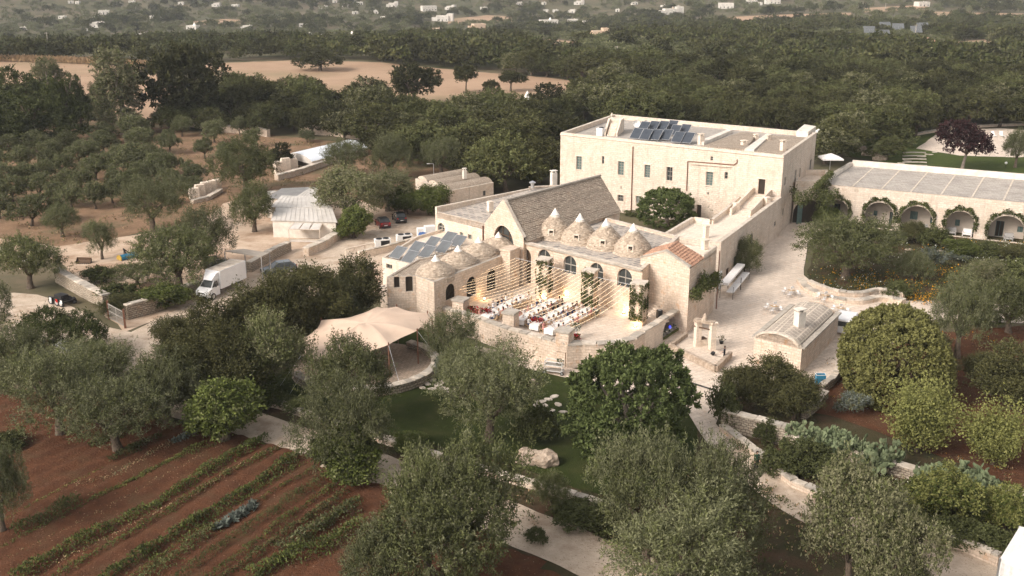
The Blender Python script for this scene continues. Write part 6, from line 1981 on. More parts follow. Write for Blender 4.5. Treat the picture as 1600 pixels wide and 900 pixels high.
# planted garden before the arched wing
def bed(px, dens, h, leaf, mats, seed, label, name='ground_cover', mix=.3, cat='ground cover', mixn=None, z=.06):
 pts = [P(x, y, 0) for x, y in px]; poly = [(p.x, p.y) for p in pts]; rr_ = random.Random(seed)
 xs = [p[0] for p in poly]; ys = [p[1] for p in poly]; segs = []
 A_ = (max(xs) - min(xs)) * (max(ys) - min(ys)); n = int(A_ * .9)
 for _ in range(n):
  x, y = rr_.uniform(min(xs), max(xs)), rr_.uniform(min(ys), max(ys))
  if in_poly(x, y, poly):
   k = 1 + .9 * mnoise.noise(Vector((x * .6, y * .6, seed)))
   if k > .55: segs.append(((x, y, z),(1,0,0),1.3,1.3, h * k))
 return tag(foliage_obj(name, segs, dens, leaf, mats, seed, loc=tuple(pts[0]), mix=mix, mixn=mixn), label, cat, None, 'stuff')
bed([(1262,426),(1262,446),(1300,458),(1345,462),(1380,452),(1380,425),(1300,420)],22,.55,(.2,.11),[L_BUSH, L_YELLOW, L_WHITE],601, 'flowering border with orange and white blooms by the plaza', 'flower_border', cat='flower border', mixn=[.86,.10,.04])
bed([(1380,425),(1380,452),(1440,468),(1500,470),(1500,420),(1440,412)],22,.9,(.22,.11),[L_BUSH, L_YELLOW, L_OLIVE_G],602, 'shrubby border with orange blooms below the plaza olive', 'flower_border', cat='flower border', mixn=[.6,.12,.28])
bed([(1410,466),(1450,462),(1480,475),(1440,482)],26,.6,(.2,.12),[L_BUSH, L_YELLOW],603, 'orange-flowering clump at the end of the curved bench wall', 'flower_border', cat='flower border', mixn=[.55,.45])
bed([(1340,400),(1340,418),(1620,430),(1800,436),(1800,416),(1620,412),(1420,404)],14,1.1,(.22,.1),[L_BUSH, L_OLIVE, L_WHITE],604, 'mixed grey and green planting between the garden path and bench wall', 'flower_border', cat='flower border', mixn=[.45,.48,.07])
bed([(1400,374),(1400,392),(1620,402),(1800,406),(1800,388),(1620,384)],12,.9,(.22,.1),[L_BUSH, L_OLIVE, L_WHITE, L_YELLOW],605, 'low mixed planting with white flowers in front of the wing', 'flower_border', cat='flower border', mixn=[.6,.28,.08,.04])
bed([(1480,430),(1480,470),(1800,478),(1800,436)],14,1.2,(.24,.1),[L_BUSH, L_OLIVE_G],606, 'dense shrubby planting at the right of the garden', 'shrubbery', cat='shrubbery')
SHR = [(1395,372,38,30, 'olive_near', 'grey-green shrub in front of the third ivy arch'),(1428,372,42,46, 'bay_near', 'tall leafy shrub in front of the third ivy arch'),(1462,380,44,44, 'shrub_near', 'broad dark shrub between the third and fourth ivy arches'),
       (1500,392,50,36, 'vine_near', 'bright green shrub in front of the fourth ivy arch'),(1545,396,46,34, 'shrub_near', 'dark shrub in front of the fifth ivy arch'),(1585,402,46,40, 'bay_near', 'dark shrub at the right edge before the wing'),(1355,362,40,22, 'shrub_near', 'low shrub before the second ivy arch'),(1310,356,34,20, 'shrub_near', 'small dark shrub before the first ivy arch'),
       (1425,440,60,50, 'olive_near', 'silvery bush in the garden behind the curved bench wall'),(1460,420,50,34, 'grey_shrub', 'white-flowering silver bush beside the garden path'),(1540,450,60,44, 'brown_near', 'brownish shrub right of the garden path'),(1590,455,60,50, 'shrub_near', 'big shrub at the right edge of the garden'),
       (1400,465,36,26, 'shrub_near', 'dark shrub behind the bench wall end'),(1525,505,60,34, 'shrub_near', 'dark shrub at the garden path by the red orchard'),(1455,560,50,44, 'olive_green_near', 'shrub between the clipped bush and the red orchard'),(1470,600,44,46, 'brown_near', 'thin brownish shrub in the red orchard'),
       (1330,645,50,34, 'grey_shrub', 'wispy grey shrub on the red soil below the hut'),(1530,600,50,50, 'bay_near', 'dark fruit tree in the red orchard near the right edge'),(1500,400,30,16, 'grey_shrub', 'pale grey cushion plant before the wing'),(1373,395,30,24, 'brown_near', 'rusty-toned shrub at the garden path start'),
       (770,640,50,60, 'grey_shrub', 'pale wispy shrub between the stage and lawn olive'),(700,600,40,44, 'grey_shrub', 'dry straw-coloured shrub beside the stepping stones'),(905,812,80,28, 'shrub_near', 'dark low shrub beside the lane wall by the small tree'),(955,826,70,34, 'shrub_near', 'grey-green low shrub beside the lane wall'),(838,845,34,22, 'shrub_near', 'dark tuft on the red soil beside the lane'),
       (470,640,60,20, 'shrub_near', 'low green hedge plants along the lane wall by the stage'),(430,632,50,22, 'shrub_near', 'low green shrub at the start of the lane wall'),(640,700,50,22, 'vine_near', 'small green shrub on the lawn edge'),(655,712,44,18, 'shrub_near', 'low dark shrub on the lawn edge by the lane'),
       (190,470,60,30, 'shrub_near', 'dark shrub in the walled corner behind the gate'),(160,440,44,26, 'shrub_near', 'low shrub at the far end of the walled corner'),(215,445,60,34, 'olive_green_near', 'grey-green shrub inside the walled corner'),(255,480,70,36, 'vine_near', 'leafy bush leaning on the dry stone wall'),(185,492,60,30, 'bay_near', 'dark bush behind the rusty gate'),(345,430,50,30, 'grey_shrub', 'silvery shrub behind the box truck'),
       (12,700,50,24, 'shrub_near', 'low weeds at the left edge of the red soil'),(790,275,60,44, 'vine_near', 'green vine thicket behind the chequered roof'),(835,285,60,40, 'vine_near', 'leafy thicket next to the white chimney behind the barn'),(850,262,60,34, 'olive_green_near', 'pale thicket beside the back lawn'),(760,300,40,30, 'bay_near', 'dark thicket beside the small vaulted house'),
       (993,336,30,8, 'shrub_near', 'clipped low hedge in the inner court'),(1135,345,26,12, 'shrub_near', 'low shrub below the outside stair'),(1290,352,36,30, 'vine_near', 'climber thicket at the foot of the gate passage'),
       (300,300,40,24, 'olive_mid', 'small olive above the stacked stone blocks'),(440,262,40,40, 'oak_mid', 'dark evergreen bush left of the white tunnel roof'),(480,222,26,20, 'olive_mid', 'small olive before the long dry stone wall'),(1385,250,60,36, 'oak_green_mid', 'dark bush behind the curved garden steps')]
for x, yb, w, hp, key, lab in SHR:
 if 1290 < x < 1600 and 345 < yb < 410: yb += 8; hp *= .75
 tree_px(key, x, yb, yb - hp, w, lab, cat='shrub', name='shrub' if key.split('_')[0] in ('olive', 'bay', 'brown', 'vine') and hp < 60 else None)

# ivy on the columns, arches of the wing and chapel corner
def ivy_box(parent, c, w, h, n, mats, seed, name='ivy', off=.08, gap=.35):
 rng = np.random.default_rng(seed); P_ = []; D_ = []
 R_ = Matrix.Rotation(-.45,3, 'Z')
 for nx, ny in ((1,0),(-1,0),(0,1),(0,-1)):
  m = n // 4
  s = rng.uniform(-.5,.5, m); z = rng.random(m)
  g_ = np.cos(s * 9 + seed) + np.cos(z * 11 + seed * 2 + nx * 2) + rng.normal(size=m) * .5
  keep = g_ > (-gap * 2 if (nx + ny) > 0 else gap)
  for sk, zk in zip(s[keep], z[keep]):
   v = R_ @ Vector((nx * (w / 2 + off) + (sk * w if ny else 0), ny * (w / 2 + off) + (sk * w if nx else 0),0))
   P_.append((c.x + v.x, c.y + v.y, c.z + .6 + zk * (h - .6))); nn_ = R_ @ Vector((nx, ny, 0)); D_.append((nn_.x * .5, nn_.y * .5,-.3))
 p = np.array(P_); d = np.array(D_) + rng.normal(size=(len(P_),3)) * .5
 me = quads_mesh(name, leaves(p - np.array(parent_world(parent)), d, .17,.13, rng, .3), mats, (rng.random(len(p)) < .3).astype(int))
 o = bpy.data.objects.new(name, me); COL.objects.link(o); o.parent = parent
for i, (t, b, w, h) in enumerate(IVY_COLS):
 ivy_box(t, b, w, h, 5600,[L_IVY, L_VINE],70 + i, gap=[-.3,-.6,-.3][i])
ARCH_LAB = ['ivy climbing round the first arch by the gate passage', 'ivy framing the second arch of the wing', 'ivy framing the third arch of the wing', 'ivy framing the fourth arch of the wing', 'ivy framing the fifth arch of the wing', 'ivy framing the arch cut by the right edge']
for i, h in enumerate(holes):
 s0, s1, zb, zt, _ = h; r_ = (s1 - s0) / 2; cx_ = (s0 + s1) / 2; segs = []
 base = Vector((wA.x, wA.y, 0)) + wd * cx_ - winw * .15
 rr_ = random.Random(i)
 for k in range(46):
  a = -.35 + (math.pi + .7) * k / 45
  q = base + wd * ((r_ + .25) * math.cos(a)) + Vector((0,0, max(.4, zt - r_ + (r_ + .3) * math.sin(a))))
  kk = 1 + .5 * math.sin(k * .7 + i)
  segs.append((tuple(q), tuple(wd),.5,.55 * kk, .5 * kk))
 t = foliage_obj('climbing_ivy', segs, 95,(.24,.17),[L_IVY, L_VINE, L_BUSH],80 + i, up=-.1, loc=tuple(base), mixn=[.6,.15,.25])
 tag(t, ARCH_LAB[i], 'ivy', 'ivy on the arched wing')
segs = []
for k in range(60):
 t_ = k / 59; q = P(1236 + 70 * t_, 300 + 6 * math.sin(t_ * 9) + 8 * math.sin(t_ * 3.1),5.6); segs.append(((q.x, q.y - .6,5.2 + .8 * math.sin(k * .8)),(1,0,0),.9,.6,1.0))
for k in range(40):
 t_ = k / 39; q = g2 + Vector((-.8 + .3 * math.sin(k),-.5,6.5 * (1 - t_))); segs.append((tuple(q),(1,0,0),1.6,.5,.5))
for k in range(30):
 t_ = k / 29; q = P(1275 + 24 * t_, 296 - 22 * t_, 6.9); segs.append((tuple(q),(1,0,0),.9,.9,.8))
tag(foliage_obj('climbing_ivy', segs, 60,(.26,.17),[L_IVY, L_BUSH],95, up=0, loc=tuple(g2), mix=.4), 'thick climber hanging over the gate passage balcony', 'ivy')
segs = []
for k in range(44):
 t_ = k / 43; q = kB.lerp(kC, .02 + .9 * t_) - inward_of(kB, kC, kA) * .6; segs.append(((q.x, q.y, 4.3 + .5 * math.sin(k * 1.7) + 1.2 * math.exp(-((t_ - .35) / .1) ** 2)), tuple((kC - kB).normalized()),.9,1.0,.7))
tag(foliage_obj('climbing_ivy', segs, 60,(.26,.15),[L_BUSH, L_VINE],97, up=.1, loc=tuple(P(1100,440,3.6)), mix=.3), 'creeper spilling over the small arch at the foot of the chapel', 'creeper')

# red bougainvillea on the courtyard wall
for i, (x, y, w, h, lab) in enumerate([(702,474,1.5,1.6, 'crimson bougainvillea bush below the first grid window'),(735,492,1.2,.8, 'low crimson bougainvillea at the foot of the left pillar'),(754,498,1.4,1.1, 'crimson bougainvillea beside the nearest guest table'),(842,512,1.0,.9, 'small crimson bougainvillea on the wall behind the second table')]):
 c = P(x, y, cz); segs = [((c.x + random.Random(i * 9 + k).uniform(-w / 2, w / 2), c.y + random.Random(i * 5 + k).uniform(-.3,.3), cz + .2),(1,0,0),.8,.7, h) for k in range(7)]
 tag(foliage_obj('bougainvillea', segs, 90,(.2,.16),[L_RED, L_BUSH],110 + i, up=.4, loc=tuple(c), mix=.38), lab, 'bougainvillea')

# === DRY STONE WALLS, STAGE, ROCKS
def walls(px, h, thick, label, seed, mat=DRYSTONE, capm=COPING_GREY, z0=0, **k):
 return coped_wall('dry_stone_wall', label, [P(x, y, 0) for x, y in px], z0, h, thick, mat, capm, seed, **k)
walls([(92,440),(130,462),(168,482)],1.7,.9, 'broad dry stone wall running from the yard to the rusty gate', 20, stone_len=.8)
walls([(198,499),(240,488),(290,468),(310,460)],1.7,.8, 'dry stone wall behind the box truck ending at the gate', 21, stone_len=.8)
walls([(390,425),(430,402),(452,392)],1.3,.8, 'short dry stone wall beyond the grey estate car', 22, stone_len=.8)
walls([(478,400),(505,388),(527,374)],1.1,1.0, 'pale low wall in front of the white shed', 23, STONE_WARM, COPING)
walls([(524,376),(545,366),(560,358)],1.0,.6, 'broken dry stone wall beside the shed and red car', 24, stone_len=.7)
walls([(298,198),(345,206),(400,210),(420,214)],1.6,.9, 'pale dry stone wall between the grove and the oak wood', 25, STONE_WARM, COPING, stone_len=1.6)
walls([(470,208),(520,212),(562,218)],2.2,.9, 'long pale wall behind the white tunnel roof', 26, STONE_WARM, COPING, stone_len=1.6)
walls([(1128,668),(1180,682),(1232,696)],1.7,.7, 'dry stone garden wall with pale coping beside the top of the path', 27, DRYSTONE, COPING)
walls([(1232,696),(1310,716),(1400,742),(1480,765),(1600,790),(1700,812)],1.0,.6, 'long low orchard wall behind the prickly pears', 28, DRYSTONE, COPING, cap=True)
walls([(1128,672),(1165,700),(1200,728),(1240,760),(1300,785)],.5,.6, 'low kerb wall along the upper side of the path', 29, STONE_WARM, COPING)
walls([(1445,838),(1500,858),(1560,884)],.8,.5, 'low stone edging wall beside the path near the white tent', 30, STONE_WARM, COPING)
walls([(385,626),(440,638),(500,660),(560,680),(620,698),(660,712),(760,742),(830,762),(900,782),(980,810)],.5,.55, 'long low kerb wall between the lane and the lawn', 31, STONE_WARM, COPING, cap=True)
walls([(1283,614),(1298,604),(1312,586)],.8,.5, 'rough low wall beside the blue crates', 32, DRYSTONE, COPING, stone_len=.8)
walls([(1255,655),(1275,640),(1290,622)],.7,.5, 'rubble wall stub below the vaulted hut', 33, DRYSTONE, COPING, stone_len=.7)
walls([(0,395),(20,405),(38,420)],.8,1.0, 'pale wall stub at the left edge of the yard', 34, STONE_WARM, COPING)
walls([(820,232),(870,228),(960,226)],.8,.5, 'low stone wall at the edge of the back lawn', 35, STONE_WARM, COPING)
walls([(1430,212),(1500,200),(1600,196)],.5,.6, 'low wall behind the pool deck loungers', 36, STONE_WARM, COPING)

# curved bench wall round the plaza bed
bpts = [P(x, y, 0) for x, y in [(1250,442),(1262,456),(1285,466),(1310,473),(1345,475),(1370,470),(1395,472),(1412,476)]]
bpts = smooth_line(bpts, 3)
coped_wall('bench_wall', 'curving pale stone bench wall round the flower bed on the plaza', bpts, 0.04,.55,.9, STONE_WARM, COPING, 40, stone_len=.9, cap_h=.12)
coped_wall('bench_wall', 'upper tier of the curving bench wall behind the seat', [p + Vector((.5,1.5,0)) for p in bpts[3:]],0.04,1.0,.5, STONE_WARM, COPING, 41, stone_len=1.1)

# round stage with its seat wall
sc_ = (P(455,590,0) + P(683,570,0)) / 2
cA_ = P(457,588,0); cB_ = P(684,565,0); cF = P(600,622,0)
cen = Vector(((cA_.x + cB_.x) / 2,(cA_.y + cB_.y) / 2 - 0.2,0)); rad_ = (cB_ - cA_).length / 2 * 1.0
stg = []
for k in range(72):
 a = 2 * math.pi * k / 72; stg.append(cen + Vector((rad_ * math.cos(a), rad_ * .95 * math.sin(a),0)))
mb = MB(); mb.prism(stg, 0,.3)
tag(mb.build('stage_floor', STAGEPAVE, loc=tuple(cen)), 'round paved stage under the tent', None, None, 'structure')
arc = [stg[k % 72] for k in list(range(-36 + 4,10))]
front_arc = [cen + Vector(((rad_ - .3) * math.cos(math.radians(a)),(rad_ - .3) * .95 * math.sin(math.radians(a)),0)) for a in range(-158,62,6)]
coped_wall('stage_wall', 'curved stone seat wall round the front of the stage', front_arc, 0,.85,.75, DRYSTONE, COPING, 45, stone_len=.85, cap_h=.12)

# stretch tent
tent = thing('stretch_tent', 'large sand-coloured stretch tent on rusty poles over the round stage', 'tent', tuple(cen))
TZ = 3.4
ctl = {  # corner / edge points of the cloth: pixel, height
 'bl': (502,500,4.2), 'tl1': (590,479,4.4), 'tr1': (620,479,4.3), 'tr2': (668,489,3.9), 'r': (675,500,3.6), 'r2': (652,517,3.9), 'f1': (607,539,3.7), 'f2': (530,568,3.0), 'f3': (487,560,3.9), 'l': (470,556,2.8), 'l2': (474,528,3.4)}
edge = [P(x, y, z) for x, y, z in (ctl[k] for k in ('bl', 'tl1', 'tr1', 'tr2', 'r', 'r2', 'f1', 'f2', 'f3', 'l', 'l2'))]
peak = P(564,499,5.6); peak2 = P(612,492,5.0)
m_ = sum(edge, Vector()) / len(edge)
NR, NC = 14,12
ring_pts = []
for i in range(len(edge)):
 a, b = edge[i], edge[(i + 1) % len(edge)]
 for k in range(NC):
  t = k / NC
  p = a.lerp(b, t)
  # the cloth curves inward and hangs between its poles
  sag = 4 * t * (1 - t)
  L_ = (b - a).length
  inn = (m_ - p); inn.z = 0; inn.normalize()
  p = p + inn * sag * min(.09 * L_, .9) + Vector((0,0,-sag * .03 * L_))
  ring_pts.append(p)
vs = []
for j in range(NR + 1):
 t = j / NR
 for p in ring_pts:
  q = p.lerp(m_, t)
  hgt = 0
  for pk, amp, sg in ((peak, .7,1.2),(peak2,.25,2.0)):
   d2 = ((q.x - pk.x) ** 2 + (q.y - pk.y) ** 2)
   hgt += amp * math.exp(-math.sqrt(d2) / sg)
  q = Vector((q.x, q.y, p.z * (1 - t) + (m_.z + .7) * t + hgt * min(1, t * 3) + .25 * math.sin(math.pi * t) + .06 * mnoise.noise(q * .8)))
  vs.append(q)
n = len(ring_pts)
mb = MB(); mb.mesh(vs, [(j * n + k, j * n + (k + 1) % n, (j + 1) * n + (k + 1) % n, (j + 1) * n + k) for j in range(NR) for k in range(n)] )
mb.build('canopy', TENT, tent, smooth=True)
for key in ('bl', 'tr1', 'tr2', 'r', 'r2', 'f1', 'f3'):
 x, y, z = ctl[key]; p = P(x, y, z); mb = MB(); mb.tube([(p.x, p.y, 0),(p.x, p.y, z + .25)],.07,8); mb.build('pole', RUST, tent)
for key, dx, dy in (('f3', -2.5,-1.5),('r2', 3.0,-1.0),('f1', 1.5,-3),('l', -2,-1),('tr2', 2,1.5)):
 x, y, z = ctl[key]; p = P(x, y, z); mb = MB(); mb.tube([p, (p.x + dx, p.y + dy, .05)],.02,5); mb.build('guy_rope', ALU, tent)

# rocks
def rock(p, s, label, seed, group=None, mat=ROUGHSTONE, name='boulder'):
 bm = bmesh.new(); bmesh.ops.create_icosphere(bm, subdivisions=3, radius=1)
 for v in bm.verts:
  k = 1 + .35 * mnoise.noise(v.co * 1.1 + Vector((seed * 3.1,0,0))) + .16 * mnoise.noise(v.co * 3.2 + Vector((seed, 5,0)))
  v.co = Vector((v.co.x * s[0] * k, v.co.y * s[1] * k, v.co.z * s[2] * k + s[2] * .5))
 me = bpy.data.meshes.new(name); bm.to_mesh(me); bm.free(); me.materials.append(mat)
 o = bpy.data.objects.new(name, me); COL.objects.link(o); o.location = p
 return tag(o, label, 'rock', group)
rock(P(826,722),(1.1,.8,.85), 'left half of the pitted pink boulder pair on the lawn', 3)
rock(P(851,726),(1.1,.8,.8), 'right half of the pitted pink boulder pair on the lawn', 8)
rock(P(832,602),(.55,.45,.4), 'small pale rock on the lawn below the courtyard wall', 12)
for i, (x, y, s_, lab) in enumerate([(1420,392,.5, 'pale rock in the flower garden before the third arch'),(1517,398,.6, 'flat pale rock before the fifth arch'),(1468,394,.45, 'small pale rock between the garden shrubs'),(1375,250,1.6, 'rockery boulder beside the curved garden steps'),(1360,243,1.8, 'large rockery boulder above the curved garden steps'),(1345,236,1.5, 'topmost rockery boulder near the wood')]):
 rock(P(x, y),(s_, s_ * .7, s_ * .5), lab, 20 + i)
# curved garden steps
gs = thing('garden_steps', 'curved pale stone steps leading to the pool lawn', 'steps', tuple(P(1425,258)))
for k in range(5):
 c = P(1432,262 - k * 3.2,0); mb = MB(); pts_ = [c + Vector((x_, 1.2 * math.cos(x_ * .35) + .2 * k, .25 + .22 * k)) for x_ in np.linspace(-2.4,2.4,9)]
 for i in range(8): mb.bar(pts_[i], pts_[i + 1],.5,.2)
 mb.build('step', COPING_GREY, gs)
# stepping stones
SS = [(652,598,1),(664,590,1.1),(668,600,.9),(676,594,1),(684,602,1.2),(660,606,.8),(676,608,1),(690,598,1),(694,608,1.3),(704,612,1),(640,600,.9),(712,606,.9),(846,628,1.1),(838,634,.9),(856,624,.9),(866,620,1),(852,634,.8),(850,648,.9),(862,642,.8),(872,632,1),(880,644,.8),(842,642,.8)]
SSM = []
for k in range(5):
 rr_ = random.Random(k); mb = MB(); pl = [Vector((.42 * rr_.uniform(.75,1.2) * math.cos(a),.3 * rr_.uniform(.75,1.2) * math.sin(a),0)) for a in [2 * math.pi * j / 7 for j in range(7)]]
 mb.prism(pl, 0,.07); me = bpy.data.meshes.new('stepping_stone'); me.from_pydata(mb.v, [], mb.f); me.materials.append(COPING); SSM.append(me)
for i, (x, y, s_) in enumerate(SS):
 o = bpy.data.objects.new('stepping_stone', SSM[i % 5]); COL.objects.link(o); o.location = P(x, y, .04); o.rotation_euler = (0,0, i * 1.1); o.scale = (s_ * 1.2, s_ * 1.2,1)
 tag(o, 'pale irregular stepping stone set in the lawn beside the stage' if x < 750 else 'pale irregular stepping stone set in the lawn beside the carob tree', 'stepping stone', 'stepping stones by the stage' if x < 750 else 'stepping stones by the carob')
for i in range(14):
 p = P(1388 + i * 5.4 + (i % 2) * 2,262 - i * 1.7 - (i % 2) * 2,.06); o = bpy.data.objects.new('stepping_stone', SSM[i % 5]); COL.objects.link(o); o.location = p; o.scale = (1.6,1.6,1)
 tag(o, f'{ordw(i)} white paving slab from the steps in the row crossing the pool lawn', 'stepping stone', 'slabs crossing the pool lawn')
# stone blocks
BLK = [(302,312,3,2.0),(311,308,3,2.1),(320,303,3,2.2),(328,299,2,2.0),(337,297,2,2.0),(316,317,1,.8),(340,291,2,1.6)]
for i, (x, y, w, h) in enumerate([(304,310,1.7,1.6),(313,307,1.7,1.9),(322,303,1.7,1.9),(331,299,1.7,1.7),(339,295,1.5,1.5),(436,270,1.8,2.0),(447,266,1.8,2.2),(458,263,1.7,1.8)]):
 mb = MB(); mb.box(P(x, y), w, 1.1, h, .5 + .1 * (i % 3)); mb.box(P(x, y) + Vector((0,0, h + .005)), w * .9,1.0,.25,.5)
 tag(mb.build('stone_block', STONE_CLEAN, loc=tuple(P(x, y))),['first squared stone block in the row above the yard, from the left', 'second squared stone block in the row above the yard', 'middle squared stone block in the row above the yard', 'fourth squared stone block in the row above the yard', 'last squared stone block in the row above the yard', 'left stone block stacked beside the white tunnel', 'middle stone block stacked beside the white tunnel', 'right stone block stacked beside the white tunnel'][i], 'stone block', 'cut stone blocks')
walls([(300,318),(325,312),(345,300)],.5,.8, 'low rubble ledge below the cut stone blocks', 60, STONE_WARM, COPING)
walls([(432,282),(470,272),(515,256)],1.0,1.0, 'pale stone bank wall below the white tunnel', 61, STONE_WARM, COPING)

# === SHEDS AND TUNNEL
def mono_shed(px4, z, zback, name, label, wallm, roofm, base_wall=True, over=.25, ribs=8):
 """front-left, front-right, back-right, back-left at roof level"""
 fl_, fr_, br_, bl_ = P(*px4[0], z), P(*px4[1], z), P(*px4[2], zback), P(*px4[3], zback)
 c = (fl_ + fr_ + br_ + bl_) / 4
 t = thing(name, label, 'shed', (c.x, c.y, 0))
 if base_wall:
  mb = MB(); q = [fl_, fr_, br_, bl_]
  for i in range(4):
   a, b = q[i].lerp(c, .05), q[(i + 1) % 4].lerp(c, .05)
   mb.face([(a.x, a.y, 0),(b.x, b.y, 0),(b.x, b.y, q[(i + 1) % 4].z - .06),(a.x, a.y, q[i].z - .06)])
  mb.build('wall', wallm, t)
 mb = MB(); th_ = Vector((0,0,.08))
 v = [fl_, fr_, br_, bl_]; mb.mesh([p for p in v] + [p + th_ for p in v],[(3,2,1,0),(4,5,6,7),(0,1,5,4),(1,2,6,5),(2,3,7,6),(3,0,4,7)])
 for k in range(1, ribs * 2):
  s = k / (ribs * 2); mb.bar(fl_.lerp(fr_, s) + th_ * 1.2, bl_.lerp(br_, s) + th_ * 1.2,.07,.05)
 mb.build('roof', roofm, t)
 return t, c
shedt, _c = mono_shed([(423,345),(527,348),(519,326),(431,325)],2.6,3.1, 'white_shed', 'white-roofed farm shed with whitewashed front wall', WHITEWASH, WHITESHEET, ribs=7)
mono_shed([(422,324),(520,326),(500,308),(440,306)],3.15,3.3, 'white_shed', 'second white-roofed shed directly behind the first', WHITEWASH, WHITESHEET, ribs=6)
mono_shed([(414,311),(460,311),(486,293),(440,295)],3.2,3.3, 'grey_shed', 'grey sheet-roofed shed at the back of the white sheds', WHITEWASH, GREYMETAL)
mono_shed([(462,308),(495,308),(498,294),(487,293)],3.3,3.4, 'small_shed', 'narrow white-roofed lean-to beside the grey shed roof', WHITEWASH, WHITESHEET, ribs=3)
mono_shed([(408,305),(418,306),(432,299),(420,299)],3.0,3.1, 'small_shed', 'tiny pale lean-to at the left of the grey shed roof', WHITEWASH, WHITESHEET, ribs=2)
mono_shed([(408,402),(421,396),(382,390),(351,393)],3.3,3.4, 'open_shelter', 'flat grey-brown shelter roof behind the box truck', WHITEWASH, simple('brown_sheet', (.36,.32,.27),(.3,.26,.22),1,.6), base_wall=False)
mb = MB()
for x, y in ((408,402),(421,396),(382,390),(351,393)): q = P(x, y, 3.3); mb.bar((q.x, q.y, 0),(q.x, q.y, 3.3),.12)
sh = [o for o in bpy.data.objects if o.name == 'open_shelter'][0]; mb.build('posts', GREYMETAL, sh)
lean = thing('lean_to_frame', 'pale open lean-to frame with sheet roof against the shed front', 'shelter', tuple(P(478,372)))
f4 = [P(451,358,2.0), P(499,359,2.0), P(504,348,2.4), P(461,347,2.4)]
mb = MB()
for p in f4: mb.bar((p.x, p.y, 0), p, .1)
for i in range(4): mb.bar(f4[i], f4[(i + 1) % 4],.1)
for z in (.5,): mb.bar((f4[0].x, f4[0].y, z),(f4[1].x, f4[1].y, z),.1)
mb.build('frame', COPING, lean)
for i in range(3):
 a, b = f4[0].lerp(f4[1], i / 3 + .02), f4[0].lerp(f4[1],(i + 1) / 3 - .02); c, d = f4[3].lerp(f4[2],(i + 1) / 3 - .02), f4[3].lerp(f4[2], i / 3 + .02)
 mb = MB(); mb.face([a, b, c, d]); mb.face([d + Vector((0,0,.05)), c + Vector((0,0,.05)), b + Vector((0,0,.05)), a + Vector((0,0,.05))][::-1]); mb.build('roof_sheet', WHITESHEET, lean)
mb = MB(); mb.face([(f4[0].x, f4[0].y, .08),(f4[1].x, f4[1].y, .08),(f4[1].x, f4[1].y, .55),(f4[0].x, f4[0].y, .55)]); mb.build('board', WHITESHEET, lean)

# tunnel
tA, tB = P(449,243,1.3), P(487,254,1.3); tdir = P(575,232,1.3) - P(487,254,1.3)
tun = thing('tunnel_shed', 'white arched tunnel roof half sunk behind stone blocks', 'shed', tuple(P(487,256)))
for p in (tA, tB, tdir): p.z = 0
mb = MB(); nn_ = 12; m1 = []
for i in range(nn_ + 1):
 a = math.pi * (.18 + .64 * i / nn_); t = .5 - .5 * math.cos(a) / math.cos(math.pi * .18)
 p = tA.lerp(tB, t); m1.append(Vector((p.x, p.y, 1.5 + 1.9 * (math.sin(a) - math.sin(math.pi * .18)))))
m2 = [p + tdir for p in m1]
for k in range(10):
 for i in range(nn_):
  a, b = m1[i] + tdir * (k / 10), m1[i + 1] + tdir * (k / 10); c, d = m1[i + 1] + tdir * ((k + 1) / 10), m1[i] + tdir * ((k + 1) / 10)
  mb.face([a, b, c, d][::-1])
mb.build('roof_film', POLY, tun, smooth=True)
mb = MB(); mb.face([(tA.x, tA.y, .9)] + [tuple(p) for p in m1] + [(tB.x, tB.y, .9)]); mb.build('end_panel', WHITESHEET, tun)
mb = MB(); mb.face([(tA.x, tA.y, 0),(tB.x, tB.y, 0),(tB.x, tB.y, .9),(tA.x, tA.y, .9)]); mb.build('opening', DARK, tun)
mb = MB(); q = tB + tdir; mb.face([(tB.x, tB.y, 0),(q.x, q.y, 0),(q.x, q.y, 1.5),(tB.x, tB.y, 1.5)]); mb.build('side_wall', STONE_CLEAN, tun)
# metal roof under the pine
mono_shed([(82,540),(112,553),(126,543),(97,530)],2.1,2.2, 'metal_roofed_hut', 'small hut with white ribbed metal roof beside the flat-topped pine', WHITEWASH, WHITEMETAL, ribs=4)

# rusty gate
gp0, gp1 = P(171,499), P(196,513)
gt = thing('field_gate', 'rusty framed wire gate standing between the dry stone walls', 'gate', tuple((gp0 + gp1) / 2))
for p in (gp0, gp1):
 mb = MB(); mb.box(p, .22,.22,2.3,.3); mb.build('post', RUST, gt)
mb = MB()
for z in (.25,1.1,1.95): mb.bar(gp0 + Vector((0,0, z)), gp1 + Vector((0,0, z)),.07)
for k in range(3): q = gp0.lerp(gp1, k / 2 * .9 + .05); mb.bar(q + Vector((0,0,.25)), q + Vector((0,0,1.95)),.07)
mb.build('frame', FRAME, gt)
mb = MB()
for k in range(22): q = gp0.lerp(gp1, k / 22); mb.bar(q + Vector((0,0,.25)), q + Vector((0,0,1.95)),.02)
for k in range(9): mb.bar(gp0 + Vector((0,0,.25 + k * .2)), gp1 + Vector((0,0,.25 + k * .2)),.02)
mb.build('wire_mesh', FRAME, gt)

